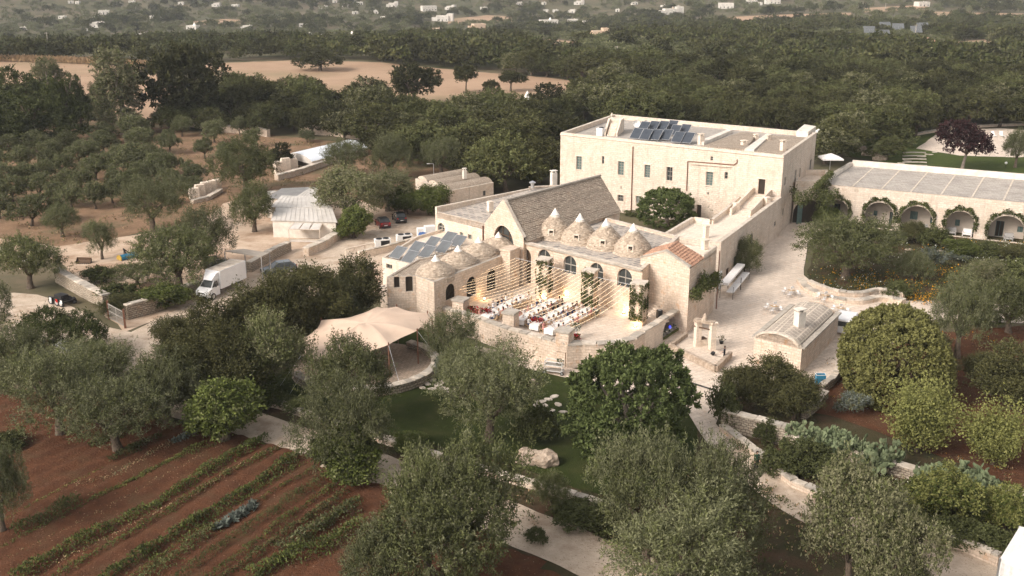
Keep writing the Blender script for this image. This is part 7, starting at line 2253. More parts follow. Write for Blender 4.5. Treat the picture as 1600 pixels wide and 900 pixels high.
# === VEHICLES
def wheel_part(parent, c, r, w, axis):
 mb = MB(); a = Vector(axis).normalized()
 mb.tube([Vector(c) - a * w / 2, Vector(c) + a * w / 2], r, 18); t_ = mb.build('wheel', TYRE, parent)
 mb = MB(); mb.tube([Vector(c) + a * (w / 2 - .02), Vector(c) + a * (w / 2 + .012)], r * .62,12); mb.build('rim', ALU, t_)
 return t_
def loft_car(name, label, loc, rz, L, Wd, prof, paint, cat='car', roof=None):
 """prof: list of (x along the car, lower z, waist z, roof z) -> body shell, with glass between waist and roof"""
 t = thing(name, label, cat, (0,0,0)); hw = Wd / 2
 mb = MB(); secs = []
 for x, zl, zw_, zr in prof:
  tap = 1 - .10 * (abs(x) / (L / 2)) ** 3
  secs.append([Vector((x, -hw * tap * .96, zl)), Vector((x, -hw * tap, zl + (zw_ - zl) * .45)), Vector((x, -hw * tap * .95, zw_)), Vector((x, -hw * tap * .62, zw_ + .04)), Vector((x, 0, zw_ + .065)), Vector((x, hw * tap * .62, zw_ + .04)), Vector((x, hw * tap * .95, zw_)), Vector((x, hw * tap, zl + (zw_ - zl) * .45)), Vector((x, hw * tap * .96, zl))])
 vs = [v for s_ in secs for v in s_]; m = 9
 mb.mesh(vs, [(i * m + k, (i + 1) * m + k, (i + 1) * m + (k + 1) % m, i * m + (k + 1) % m) for i in range(len(secs) - 1) for k in range(m)] + [tuple(range(m)), tuple((len(secs) - 1) * m + k for k in range(m))[::-1]])
 mb.build('body', paint, t, smooth=False)
 cab = [(x, zw_, zr) for x, zl, zw_, zr in prof if zr > zw_ + .02]
 xs_ = [c_[0] for c_ in cab]; x0, x1 = min(xs_), max(xs_)
 zr_ = max(c_[2] for c_ in cab); zw2 = cab[len(cab) // 2][1]
 rx0, rx1 = x0 + .28, x1 - .75
 b_ = [Vector((x0 - .12,-hw * .9, zw2)), Vector((x1 + .12,-hw * .9, zw2)), Vector((x1 + .12, hw * .9, zw2)), Vector((x0 - .12, hw * .9, zw2))]
 r_ = [Vector((rx0,-hw * .72, zr_)), Vector((rx1,-hw * .72, zr_)), Vector((rx1, hw * .72, zr_)), Vector((rx0, hw * .72, zr_))]
 mb = MB(); mb.mesh(b_ + r_, [(0,1,5,4),(1,2,6,5),(2,3,7,6),(3,0,4,7)]); mb.build('glazing', GLASS, t)
 mb = MB(); mb.mesh(r_ + [v * 1 + Vector((0,0,.06)) for v in [p.lerp(Vector((0,0, zr_)),.06) for p in r_]],[(0,1,5,4),(1,2,6,5),(2,3,7,6),(3,0,4,7),(4,5,6,7)])
 for i in range(4): mb.bar(b_[i], r_[i],.07)
 for sy_ in (-1,1):
  mx = (x0 + x1) / 2 - .1; mb.bar((mx, sy_ * hw * .9, zw2),(mx - .05, sy_ * hw * .72, zr_),.07)
 mb.build('roof', roof or paint, t)
 for sx in (-.31,.31):
  for sy_ in (-1,1): wheel_part(t, (sx * L, sy_ * hw * .9,.32),.32,.22,(0, sy_, 0))
 for sy_ in (-1,1):
  mb = MB(); mb.box((L * .47, sy_ * hw * .66,.58),.14,.34,.16); mb.build('headlight', LAMPCLEAR, t)
  mb = MB(); mb.box((-L * .485, sy_ * hw * .72,.68),.08,.26,.3); mb.build('tail_light', LAMPRED, t)
  mb = MB(); mb.box((x1 - .1, sy_ * (hw + .06), zw2 - .02),.16,.16,.14); mb.build('wing_mirror', paint, t)
 mb = MB(); mb.box((-L * .5,0,.52),.03,.5,.12); mb.build('number_plate', WHITEMETAL, t)
 mb = MB(); mb.box((L * .485,0,.28),.1, Wd * .8,.18); mb.box((-L * .49,0,.28),.1, Wd * .84,.18); mb.build('bumper', BLACK, t)
 t.location = loc; t.rotation_euler = (0,0, rz)
 return t
PH = [(-2.02,.38,.72,.72),(-1.95,.26,.92,.92),(-1.5,.22,.96,1.45),(-.6,.2,.96,1.48),(.2,.2,.94,1.46),(.85,.2,.92,1.3),(1.35,.22,.86,.86),(1.85,.25,.74,.74),(2.02,.36,.6,.6)]
PE = [(-2.32,.38,.78,.78),(-2.22,.26,.95,.95),(-1.9,.22,.98,1.45),(-.6,.2,.98,1.48),(.3,.2,.96,1.46),(1.0,.2,.94,1.3),(1.5,.22,.88,.88),(2.1,.25,.74,.74),(2.32,.36,.6,.6)]
d_view = lambda p: math.atan2(p.y, p.x)
rc = P(598,353.5); loft_car('red_car', 'small dark red hatchback with black roof parked under the trees, tail towards the yard', rc, math.radians(112),4.04,1.78, PH, REDCAR, roof=BLACK)
bc = P(624,345.5); loft_car('black_car', 'black car parked in the shade beside the red hatchback', bc, math.radians(108),4.04,1.78, PH, BLACKCAR)
gc = P(436,426); loft_car('grey_estate_car', 'slate-grey estate car behind the hedge, facing the box truck', gc, math.radians(208),4.64,1.84, PE, GREYCAR)

# box truck
def truck():
 a = P(318,470); dirv = (P(398,436) - P(322,470)); ang = math.atan2(-dirv.y, -dirv.x)
 t = thing('box_truck', 'white box truck with roof fairing parked along the dry stone wall', 'truck', (0,0,0))
 def lof(secs, name, mat, mat2=None):
  mb = MB(); m = len(secs[0]); vs = [Vector(v) for s_ in secs for v in s_]
  mb.mesh(vs, [(i * m + k, (i + 1) * m + k, (i + 1) * m + (k + 1) % m, i * m + (k + 1) % m) for i in range(len(secs) - 1) for k in range(m)] + [tuple(range(m)), tuple((len(secs) - 1) * m + k for k in range(m))[::-1]])
  return mb.build(name, mat, t)
 rect = lambda x, w, z0_, z1_: [(x, -w, z0_),(x, -w, z1_),(x, w, z1_),(x, w, z0_)]
 lof([rect(3.35,.8,.45,.85), rect(3.2,.95,.38,1.15), rect(2.5,1.0,.38,1.45), rect(2.3,1.0,.38,1.5), rect(1.0,1.0,.38,1.5)], 'cab', WHITEPAINT)
 lof([rect(2.45,.9,1.46,1.48), rect(1.75,.78,1.46,2.25), rect(1.0,.8,1.46,2.3)], 'cab_roof', WHITEPAINT)
 mb = MB(); mb.face([(2.46,-.82,1.53),(2.46,.82,1.53),(1.80,.7,2.22),(1.80,-.7,2.22)]); mb.build('windscreen', GLASS, t)
 mb = MB()
 for sy_ in (-1,1): mb.face([(2.3, sy_ * .905,1.5),(1.72, sy_ * .81,2.15),(1.15, sy_ * .83,2.15),(1.15, sy_ * .99,1.5)])
 mb.build('side_window', GLASS, t)
 mb = MB(); mb.box((-1.65,0,.95),5.1,2.2,2.3); mb.build('cargo_box', WHITEPAINT, t)
 mb = MB(); mb.face([(-4.12,-1.02,3.262),(.82,-1.02,3.262),(.82,1.02,3.262),(-4.12,1.02,3.262)])
 for k in range(1,5): mb.bar((-4.2 + k * 1.02,-1.08,3.28),(-4.2 + k * 1.02,1.08,3.28),.06,.04)
 mb.build('box_roof', COPING, t)
 lof([rect(2.0,.62,2.3,2.32), rect(1.3,.85,2.3,3.05), rect(.95,.95,2.3,3.15)], 'fairing', WHITEPAINT)
 mb = MB(); mb.box((-1.4,0,.55),5.4,.9,.4); mb.build('chassis', BLACK, t)
 for x, sy_ in ((2.35,-1),(2.35,1),(-2.6,-1),(-2.6,1)): wheel_part(t, (x, sy_ * .92,.42),.42,.3,(0, sy_, 0))
 for sy_ in (-1,1):
  mb = MB(); mb.box((3.18, sy_ * .72,.85),.22,.3,.26); mb.build('headlight', LAMPCLEAR, t)
  mb = MB(); mb.box((1.9, sy_ * 1.15,1.55),.12,.2,.42); mb.build('wing_mirror', BLACK, t)
 mb = MB(); mb.box((3.33,0,.45),.08,1.5,.22); mb.box((3.29,0,.9),.06,.9,.14); mb.build('grille', BLACK, t)
 mb = MB(); mb.box((3.39,0,.52),.02,.5,.11); mb.build('number_plate', WHITEMETAL, t)
 t.location = P(314,471) + dirv.normalized() * 3.5; t.rotation_euler = (0,0, ang); t.scale = (1,1,1)
truck()
# white van behind the clipped bush
vb_ = P(1322,515)
vn = thing('white_van', 'white van half hidden between the vaulted hut and the clipped bush', 'van', (0,0,0))
mb = MB();
for (x, w, z0_, z1_) in ():
 pass
secs = [[(x, -w, z0_),(x, -w, z1_),(x, w, z1_),(x, w, z0_)] for x, w, z0_, z1_ in ((-2.4,.92,.4,1.8),(-2.35,.95,.35,1.9),(.9,.95,.35,1.92),(1.5,.93,.35,1.25),(2.2,.88,.4,1.05),(2.4,.8,.5,.8))]
mb.mesh([Vector(v) for s_ in secs for v in s_],[(i * 4 + k, (i + 1) * 4 + k, (i + 1) * 4 + (k + 1) % 4, i * 4 + (k + 1) % 4) for i in range(5) for k in range(4)] + [(0,1,2,3),(23,22,21,20)])
mb.build('body', WHITEPAINT, vn)
mb = MB(); mb.face([(-2.42,-.75,1.15),(-2.42,.75,1.15),(-2.4,.72,1.72),(-2.4,-.72,1.72)]); mb.face([(.93,-.8,1.84),(.93,.8,1.84),(1.5,.82,1.27),(1.5,-.82,1.27)]); mb.build('glazing', GLASS, vn)
for x, sy_ in ((1.5,-1),(1.5,1),(-1.6,-1),(-1.6,1)): wheel_part(vn, (x, sy_ * .85,.33),.33,.22,(0, sy_, 0))
for sy_ in (-1,1): mb = MB(); mb.box((-2.42, sy_ * .82,.8),.06,.16,.6); mb.build('tail_light', LAMPRED, vn)
vn.location = vb_; vn.rotation_euler = (0,0, math.radians(62))
# rotary cultivator (blue and yellow), loader bucket, black machine
b = P(200,404)
cu = thing('blue_cultivator', 'bright blue and yellow tractor implement lying on the yard', 'farm implement', tuple(b))
ax_ = (P(214,401) - P(190,407)).normalized(); an_ = Vector((-ax_.y, ax_.x, 0))
mb = MB(); prof = [(-.5,.1),(-.55,.5),(-.2,.75),(.25,.7),(.5,.35),(.45,.1)]
e0_, e1_ = b - ax_ * 1.35, b + ax_ * 1.35
v = [e + an_ * p_[0] + Vector((0,0, p_[1])) for e in (e0_, e1_) for p_ in prof]
mb.mesh(v, [(k, (k + 1) % 6,6 + (k + 1) % 6,6 + k) for k in range(6)]); mb.build('drum_cover', BLUE, cu)
for e in (e0_, e1_):
 mb = MB(); v = [e + an_ * p_[0] * 1.1 + Vector((0,0, p_[1] * 1.08)) + ax_ * s_ for s_ in (-.06,.06) for p_ in prof]
 mb.mesh(v, [(k, (k + 1) % 6,6 + (k + 1) % 6,6 + k) for k in range(6)] + [(5,4,3,2,1,0),(6,7,8,9,10,11)]); mb.build('end_plate', YELLOWM, cu)
mb = MB(); mb.bar(b + an_ * .3 + Vector((0,0,.6)), b + an_ * .9 + Vector((0,0,1.3)),.14); mb.bar(b - ax_ * .5 + Vector((0,0,.6)), b + an_ * .8 + Vector((0,0,1.25)),.12); mb.bar(b + ax_ * .5 + Vector((0,0,.6)), b + an_ * .8 + Vector((0,0,1.25)),.12); mb.build('hitch', BLACK, cu)
b = P(131,411); bk = thing('loader_bucket', 'dark empty loader bucket standing on the yard', 'loader bucket', tuple(b))
mb = MB(); e0_, e1_ = b + Vector((-1.05,.1,0)), b + Vector((1.05,-.1,0)); prof = [(-.35,.0),(-.4,.05),(.3,.08),(.42,.35),(.38,.7),(.3,.72),(.33,.35),(.25,.16),(-.35,.09)]
v = [e + Vector((0, p_[0], p_[1])) for e in (e0_, e1_) for p_ in prof]
mb.mesh(v, [(k, (k + 1) % 9,9 + (k + 1) % 9,9 + k) for k in range(9)]); mb.build('shell', DARKWOOD, bk)
mb = MB()
for e in (e0_, e1_): mb.mesh([e + Vector((0, p_[0], p_[1])) for p_ in ((-.38,.0),(.3,.05),(.42,.35),(.36,.72))],[(0,1,2,3)])
for k in range(7): q = e0_.lerp(e1_, (k + .5) / 7); mb.bar(q + Vector((0,-.35,.05)), q + Vector((0,-.55,.03)),.1,.05)
mb.build('teeth', BLACK, bk)
b = P(96,474)
bmch = thing('black_trailer', 'black twin-axle light towing trailer parked by the dry stone wall', 'trailer', tuple(b))
ax_ = (P(112,479) - P(76,469)).normalized(); an_ = Vector((-ax_.y, ax_.x, 0))
mb = MB(); mb.bar(b - ax_ * 2.4 + Vector((0,0,.45)), b - ax_ * .9 + Vector((0,0,.55)),.14); mb.bar(b - ax_ * 1.1 + an_ * .7 + Vector((0,0,.6)), b + ax_ * 1.7 + an_ * .7 + Vector((0,0,.6)),.14); mb.bar(b - ax_ * 1.1 - an_ * .7 + Vector((0,0,.6)), b + ax_ * 1.7 - an_ * .7 + Vector((0,0,.6)),.14)
for s_ in (-1.0,0,1.0,1.65): mb.bar(b + ax_ * s_ + an_ * .75 + Vector((0,0,.6)), b + ax_ * s_ - an_ * .75 + Vector((0,0,.6)),.14)
mb.build('frame', BLACK, bmch)
for s_ in (-.7,.5,1.3):
 for q_ in (-1,1): wheel_part(bmch, b + ax_ * s_ + an_ * q_ * .85 + Vector((0,0,.42)),.42,.22, an_ * q_)
mb = MB(); mb.box(b + ax_ * .2 + Vector((0,0,.7)),1.4,1.0,.5, math.atan2(ax_.y, ax_.x)); mb.build('tank', BLACK, bmch)
for k, s_ in enumerate((-.6,.6,1.5)):
 mb = MB(); mb.box(b + ax_ * s_ - an_ * .98 + Vector((0,0,.5)),.35,.04,.4, math.atan2(ax_.y, ax_.x)); mb.build('reflector', LAMPRED if k % 2 else WHITEMETAL, bmch)

# === ROOF AND YARD ITEMS
for i, (x, y) in enumerate(((598,387),(632,380))):
 b = P(x, y, 3.4 if False else 0.03); b = P(x, y, 0.03)
 t = thing('heat_pump', ['white twin-fan heat pump at the garden end of the low wall', 'white twin-fan heat pump nearer the chequered-roof wing'][i], 'heat pump', tuple(b), 'heat pumps by the road')
 rz = .33
 mb = MB(); mb.box(b, 2.3,1.0,1.35, rz); mb.build('casing', WHITEMETAL, t)
 mb = MB(); mb.box(b + Vector((.45,-.51 + .15,.25)),1.3,.05,.9, rz); mb.build('grille', BLACK, t)
 for s_ in (-1,1): mb = MB(); mb.lathe(b + Vector((s_ * .5 * math.cos(rz), s_ * .5 * math.sin(rz),1.36)),[(.42,0),(.42,.1),(.34,.12),(.1,.1)],16); mb.build('fan', BLACK, t)
coped_wall('panel_yard_wall', 'low cream wall beside the heat pumps', [P(560,404,0), P(600,395,0), P(655,380,0)],0,.9,.4, STONE_CLEAN, COPING, 70)
mb = MB(); r1, r2 = P(540,398), P(585,388)
hr = thing('handrail', 'low stone and timber rail at the edge of the yard', 'railing', tuple(r1))
mb.bar(r1 + Vector((0,0,.8)), r2 + Vector((0,0,.8)),.18)
for k in range(4): q = r1.lerp(r2, k / 3); mb.bar(q, q + Vector((0,0,.8)),.2)
mb.build('rail', STONE_CLEAN, hr)
b = P(672,372); t = thing('white_enclosure', 'white boxy enclosure against the slab-roofed wing', 'enclosure', tuple(b))
mb = MB(); mb.box(b, 1.6,1.2,1.9,.3); mb.box(b + Vector((-1.4,.2,0)),1.0,1.2,1.5,.3); mb.build('box', WHITEMETAL, t)
bm_ = rock(P(662,378) + Vector((0,0,.6)),(.8,.6,.55), 'crumpled blue tarpaulin bundle beside the white enclosure', 31, None, BLUETARP, 'tarpaulin_bundle'); bm_['category'] = 'tarpaulin'
mb = MB(); mb.box(P(662,378),1.3,1.1,.75,.3); tag(mb.build('white_bin', WHITEMETAL, loc=tuple(P(662,378))), 'white bin under the blue tarpaulin bundle', 'bin')
# crates
b = P(1281,600)
for k in range(3):
 t = thing('blue_crate', ['lowest blue plastic crate of the stack by the vaulted hut', 'middle blue plastic crate of the stack by the vaulted hut', 'topmost blue crate of the stack by the vaulted hut'][k], 'crate', (b.x, b.y, .06 + k * .34), 'blue crates')
 mb = MB(); z = .06 + k * .34
 for sx, sy_, w_, d_2 in ((0,-.28,.9,.04),(0,.28,.9,.04),(-.43,0,.04,.56),(.43,0,.04,.56)): mb.box((b.x + sx, b.y + sy_, z), w_, d_2,.3)
 mb.box((b.x, b.y, z),.88,.56,.03); mb.build('shell', BLUE, t)
 mb = MB();
 for sx, sy_, w_, d_2 in ((0,-.3,.96,.05),(0,.3,.96,.05),(-.46,0,.05,.6),(.46,0,.05,.6)): mb.box((b.x + sx, b.y + sy_, z + .29), w_, d_2,.035)
 mb.build('rim', WHITEMETAL if k == 2 else BLUE, t)

# folding tables with chairs on the plaza
def bistro_chair(loc, rz, label, group):
 t = thing('folding_chair', label, 'chair', (0,0,0), group)
 mb = MB(); mb.box((0,0,.44),.42,.42,.04); mb.build('seat', WHITECLOTH, t)
 mb = MB(); mb.box((0,.22,.62),.42,.03,.28,0); mb.build('backrest', WHITEMETAL, t)
 for sx in (-1,1):
  mb = MB(); mb.bar((sx * .2,-.22,0),(sx * .2,.22,.9),.03); mb.build('leg', ALU, t)
  mb = MB(); mb.bar((sx * .17,.24,0),(sx * .17,-.18,.46),.03); mb.build('leg', ALU, t)
 t.location = loc; t.rotation_euler = (0,0, rz); return t
def bistro_table(loc, rz, label):
 t = thing('folding_table', label, 'table', (0,0,0), 'small tables on the plaza')
 mb = MB(); mb.box((0,0,.72),.75,.75,.03); mb.build('tabletop', WOOD, t)
 mb = MB(); mb.box((0,0,.752),.3,.2,.03); mb.build('menu_card', WHITECLOTH, t)
 for s_ in (-1,1): mb = MB(); mb.bar((s_ * .32,-.3,0),(s_ * .32,.3,.72),.03); mb.bar((s_ * .32,.3,0),(s_ * .32,-.3,.72),.03); mb.build('leg', ALU, t)
 t.location = loc; t.rotation_euler = (0,0, rz); return t
TB = [(1236,462, 'bistro table nearest the bench wall on the plaza'),(1289,470, 'bistro table beside the curved bench wall behind the hut'),(1209,487, 'bistro table nearest the well'),(1313,490, 'bistro table behind the far corner of the vaulted hut')]
for i, (x, y, lab) in enumerate(TB):
 c = P(x, y, .06); bistro_table(c, .5, lab)
 nm_ = ['nearest the bench wall', 'beside the curved bench wall', 'nearest the well', 'behind the far corner of the hut'][i]
 for k in range(4):
  a = .5 + k * math.pi / 2; bistro_chair(c + Vector((math.sin(-a) * -.95, math.cos(a) * .95,0)), a, f'white folding chair {["beyond", "left of", "this side of", "right of"][k]} the bistro table {nm_}', 'folding chairs on the plaza')
# white bar with two shelves
b0 = P(1127,470,.06); b1 = P(1157,434,.06)
dv = (b1 - b0).normalized(); nv = Vector((dv.y, -dv.x, 0)); ang = math.atan2(dv.y, dv.x)
for i, (s0_, s1_) in enumerate(((0.1,.5),(.52,.98))):
 a = b0.lerp(b1, s0_) ; c = b0.lerp(b1, s1_); mid_ = (a + c) / 2; L = (c - a).length
 t = thing('bar_counter', ['near white draped bar counter with thin metal legs on the plaza', 'far white draped bar counter with thin metal legs on the plaza'][i], 'bar counter', tuple(mid_), 'white bar counters')
 mb = MB(); mb.box(mid_ + Vector((0,0,2.0 - .28)), L, 1.0,.28, ang); mb.build('counter_top', WHITECLOTH, t)
 mb = MB(); mb.box(mid_ + nv * .75 + Vector((0,0,.8)), L, .9,.12, ang); mb.build('lower_shelf', WHITECLOTH, t)
 for p_, q_ in ((a, -.45),(a, 1.15),(c, -.45),(c, 1.15)):
  mb = MB(); q = p_ + nv * q_; mb.bar(q, q + Vector((0,0,1.72 if q_ < 0 else 1.6)),.05); mb.build('leg', BLACK, t)
b = P(1122.5,458,.06); t = thing('menu_board', 'upright blue-white striped board at the end of the bar counters', 'board', tuple(b))
mb = MB(); mb.box(b + Vector((0,0,.4)),1.2,.08,2.4,.9); mb.build('panel', WHITEMETAL, t)
mb = MB();
for k in range(9): mb.box(b + Vector((-.0,-.06,.55 + k * .24)),1.1,.06,.08,.9)
mb.build('stripe', GREYMETAL, t)
mb = MB(); mb.bar(b, b + Vector((0,0,.4)),.06); mb.build('leg', BLACK, t)

def small_box(name, label, cat, px, zb, dims, rz, mat, parts=()):
 b = P(px[0], px[1], zb); t = thing(name, label, cat, tuple(b)); mb = MB(); mb.box(b, *dims, rz); mb.build('casing', mat, t)
 return t, b
t, b = small_box('loudspeaker', 'black loudspeaker on a stand by the last ivy-clad column', 'loudspeaker', (1030,497), cz + .5,(.55,.5,.95),.3, BLACK)
mb = MB(); mb.tube([(b.x, b.y, cz),(b.x, b.y, cz + .5)],.05,8); mb.build('stand', BLACK, t)
mb = MB(); mb.lathe(b + Vector((0,0,.951)),[(.2,0),(.12,.03)],12); mb.build('top_fitting', GREYMETAL, t)
b = P(1064,594,.06); t = thing('floor_monitor', 'black wedge speaker with white edge beside the carob tree', 'loudspeaker', tuple(b))
mb = MB(); M_ = Matrix.Translation(b) @ Matrix.Rotation(.6,4, 'Z'); v = [M_ @ Vector(q) for q in ((-.35,-.3,0),(.35,-.3,0),(.35,.3,0),(-.35,.3,0),(-.35,-.05,.55),(.35,-.05,.55),(.35,.3,.65),(-.35,.3,.65))]
mb.mesh(v, [(0,1,5,4),(4,5,6,7),(1,2,6,5),(2,3,7,6),(3,0,4,7)]); mb.build('casing', BLACK, t)
mb = MB(); mb.bar(v[4], v[5],.05); mb.bar(v[0], v[4],.05); mb.bar(v[1], v[5],.05); mb.build('edge_trim', WHITEMETAL, t)
mb = MB(); dq = P(1093,602,.06) - P(1115,612,.06); mb.bar(P(1073,596,.07), P(1118,610,.07),.3,.02); tag(mb.build('drain_grate', BLACK, loc=tuple(P(1095,603,.07))), 'long dark drain grate crossing the paving by the carob', 'drain')
b = P(1113,555,.36); t = thing('spotlight', 'black spotlight on the plinth of the well', 'spotlight', tuple(b))
mb = MB(); mb.box(b + Vector((0,0,.1)),.35,.3,.3,.7, rx=.4); mb.build('head', BLACK, t); mb = MB(); mb.bar(b, b + Vector((0,0,.15)),.1); mb.bar(b, b + Vector((.8,-.5,0)),.04); mb.build('stand', BLACK, t)
for x, y, lab in ((1112,534, 'small potted plant behind the right pillar of the well'),(1127,537, 'low spiky potted plant beside the waiter')):
 b = P(x, y, .06); t = thing('potted_plant', lab, 'potted plant', tuple(b)); mb = MB(); mb.lathe(b, [(.18,0),(.24,.3),(.2,.3)],12); mb.build('pot', BLACK, t)
 foliage_obj('foliage', [((b.x, b.y, .35),(1,0,0),.7,.7,.5)],90,(.3,.07),[L_BUSH],131, parent=t)
# stone seats along the plaza wall
for x, y, lab in ((1198,374, 'stone bench block against the terrace wall'),(1226,352, 'low stone seat beside the gate passage')):
 b = P(x, y, .05); t = thing('stone_bench', lab, 'bench', tuple(b))
 mb = MB(); mb.box(b + Vector((0,0,.38)),1.5,.6,.14,.95); mb.build('seat', COPING, t)
 for s_ in (-1,1): mb = MB(); mb.box(b + Vector((s_ * .45 * math.cos(.95), s_ * .45 * math.sin(.95),0)),.25,.5,.38,.95); mb.build('leg', COPING, t)
# trolley below the courtyard wall
b = P(866,583,.05); t = thing('garden_trolley', 'white metal garden trolley with flowers below the courtyard wall', 'trolley', tuple(b)); rz = -.32
M_ = Matrix.Translation(b) @ Matrix.Rotation(rz, 4, 'Z')
mb = MB()
for z in (.35,.95,1.35):
 c_ = [M_ @ Vector((x_, y_, z)) for x_, y_ in ((-.9,-.4),(.9,-.4),(.9,.4),(-.9,.4))]
 for i in range(4): mb.bar(c_[i], c_[(i + 1) % 4],.06)
for x_, y_ in ((-.9,-.4),(.9,-.4),(.9,.4),(-.9,.4)): mb.bar(M_ @ Vector((x_, y_, .1)), M_ @ Vector((x_, y_, 1.35)),.06)
mb.build('frame', WHITEMETAL, t)
mb = MB(); c_ = M_ @ Vector((0,0,.36)); mb.box(c_, 1.8,.8,.04, rz); c_ = M_ @ Vector((0,0,.94)); mb.box(c_, 1.8,.8,.04, rz); mb.build('shelf', FRAME, t)
for x_, y_ in ((-.9,-.4),(.9,-.4)): wheel_part(t, M_ @ Vector((x_, y_, .18)),.2,.08, M_.to_3x3() @ Vector((0,-1,0)))
foliage_obj('flowers', [(tuple(M_ @ Vector((.55,0,1.0))),(1,0,0),.6,.6,.6)],260,(.18,.12),[L_BUSH, L_WHITE],140, parent=t, mix=.25)
# flower stands
for i, (x, y, lab) in enumerate(((900,528, 'tall white flower arrangement on a stand at the wall corner'),(899,546, 'red and pink flower arrangement at the foot of the wall gap'),(929,496, 'white and green flower arrangement at the table end'),(935,500, 'low floral arrangement on the courtyard floor'))):
 if i == 3: continue
 b = P(x, y, cz if i != 1 else .7); t = thing('flower_arrangement', lab, 'flowers', tuple(b))
 hh_ = (.9,1.0,.2)[i]; mb = MB(); mb.lathe(b, [(.2,0),(.08,.1),(.06, hh_ - .15),(.2, hh_)],10); mb.build('stand', WHITEMETAL, t)
 foliage_obj('flowers', [((b.x, b.y, b.z + hh_),(1,0,0),.9,.9,.75)],300,(.2,.14),[L_BUSH, (L_WHITE, L_RED, L_WHITE)[i]],150 + i, parent=t, mix=.5)
# flowers and blue lamp in the wall arch
ca, cb, szl, nn0 = ARCH_SILL
t = thing('arch_planter', 'planter of white flowers filling the low arch of the courtyard wall', 'planter', tuple(ca))
mb = MB(); mb.bar(Vector((ca.x, ca.y, szl + .1)) + nn0 * .42, Vector((cb.x, cb.y, szl + .1)) + nn0 * .42,.12,.28); mb.build('box', L_BUSH, t)
segs = [((ca.lerp(cb, k / 7).x, ca.lerp(cb, k / 7).y, szl + .1), tuple((cb - ca).normalized()),.5,.6,.45) for k in range(8)]
foliage_obj('flowers', segs, 150,(.17,.13),[L_BUSH, L_WHITE],160, parent=t, mix=.6)
c_ = ca.lerp(cb, .55); t = thing('blue_lamp', 'small blue glowing lamp among the flowers in the wall arch', 'lamp', (c_.x, c_.y, szl + .5))
mb = MB(); mb.lathe((c_.x, c_.y, szl + .5),[(.06,0),(.13,.1),(.14,.18),(.07,.3)],12); mb.build('globe', BLUEGLOW, t); mb = MB(); mb.tube([(c_.x, c_.y, szl),(c_.x, c_.y, szl + .5)],.06,6); mb.build('stem', BLACK, t)
# white tent at the bottom right
b = P(1620,1010); t = thing('white_marquee', 'corner of a white marquee roof with folded side at the lower right corner', 'marquee', tuple(b))
za_ = 3.0; q0 = P(1563,872, za_); q1 = P(1600,842, za_)
ux = Vector((.62,.78,0)).normalized(); uy = Vector((.80,-.60,0)).normalized()
cs = [q0, q0 + ux * 5, q0 + ux * 5 + uy * 5, q0 + uy * 5]; pk = sum(cs, Vector()) / 4 + Vector((0,0,1.5))
mb = MB()
for i in range(4): mb.face([cs[i], cs[(i + 1) % 4], pk][::-1]); a_, b_ = cs[i], cs[(i + 1) % 4]; mb.face([a_ + Vector((0,0,-.35)), b_ + Vector((0,0,-.35)), b_, a_])
mb.build('roof_cloth', WHITECLOTH, t)
mb = MB()
for i in range(4):
 a_, b_ = cs[i], cs[(i + 1) % 4]; n_ = 30; nn_ = Vector((-(b_ - a_).y, (b_ - a_).x, 0)).normalized()
 pr = [a_.lerp(b_, k / n_) + nn_ * (.06 * math.sin(k * 2.2)) for k in range(n_ + 1)]
 for k in range(n_): mb.face([(pr[k].x, pr[k].y, .1),(pr[k + 1].x, pr[k + 1].y, .1),(pr[k + 1].x, pr[k + 1].y, za_ - .3),(pr[k].x, pr[k].y, za_ - .3)])
mb.build('side_cloth', WHITECLOTH, t)
mb = MB()
for c_ in cs: mb.bar((c_.x, c_.y, 0), c_, .1)
mb.build('poles', ALU, t)
# pool loungers, lamp globe, lamp post
for i, (x, y) in enumerate(((1553,214),(1566,214))):
 b = P(x, y, .08); t = thing('sun_lounger', ['left white sun lounger on the pool deck', 'right white sun lounger on the pool deck'][i], 'sun lounger', tuple(b), 'loungers by the pool')
 mb = MB(); mb.box(b + Vector((0,0,.3)),.75,1.3,.1); mb.build('seat', WHITECLOTH, t)
 mb = MB(); mb.bar(b + Vector((0,.6,.35)), b + Vector((0,1.1,1.2)),.75,.08); mb.build('backrest', WHITECLOTH, t)
 mb = MB()
 for sx in (-1,1):
  for sy_ in (-1,1): mb.bar(b + Vector((sx * .33, sy_ * .55,0)), b + Vector((sx * .33, sy_ * .55,.3)),.06)
 mb.build('legs', WHITEMETAL, t)
b = P(1571,262,.06); t = thing('lamp_globe', 'white globe garden lamp on the lawn behind the wing', 'lamp', tuple(b)); mb = MB(); mb.tube([b, b + Vector((0,0,.7))],.05,6); mb.build('post', BLACK, t)
mb = MB(); mb.lathe(b + Vector((0,0,.7)),[(.08,0),(.22,.1),(.28,.26),(.2,.42),(.05,.5)],12); mb.build('globe', WHITEMETAL, t)
b = P(678,282); t = thing('street_lamp', 'slim pale lamp post behind the small vaulted house', 'lamp post', tuple(b)); hh_ = height_to(b, 256)
mb = MB(); mb.tube([b, b + Vector((0,0, hh_))],.07,8); mb.bar(b + Vector((0,0, hh_)), b + Vector((-.9,0, hh_ + .05)),.08); mb.build('post', ALU, t); mb = MB(); mb.box(b + Vector((-1.0,0, hh_ - .02)),.5,.25,.1); mb.build('lamp_head', WHITEMETAL, t)
b = P(824,165); t = thing('small_white_trullo', 'little white pointed trullo among the trees at the field edge', 'trullo', tuple(b)); hh_ = 3.4
mb = MB(); mb.lathe(b, [(1.6,0),(1.6,1.2)],12); mb.build('wall', TIP, t)
mb = MB(); mb.lathe(b, [(1.7,1.2),(.9,2.6),(.1,4.2)],12); mb.build('roof', TIP, t)
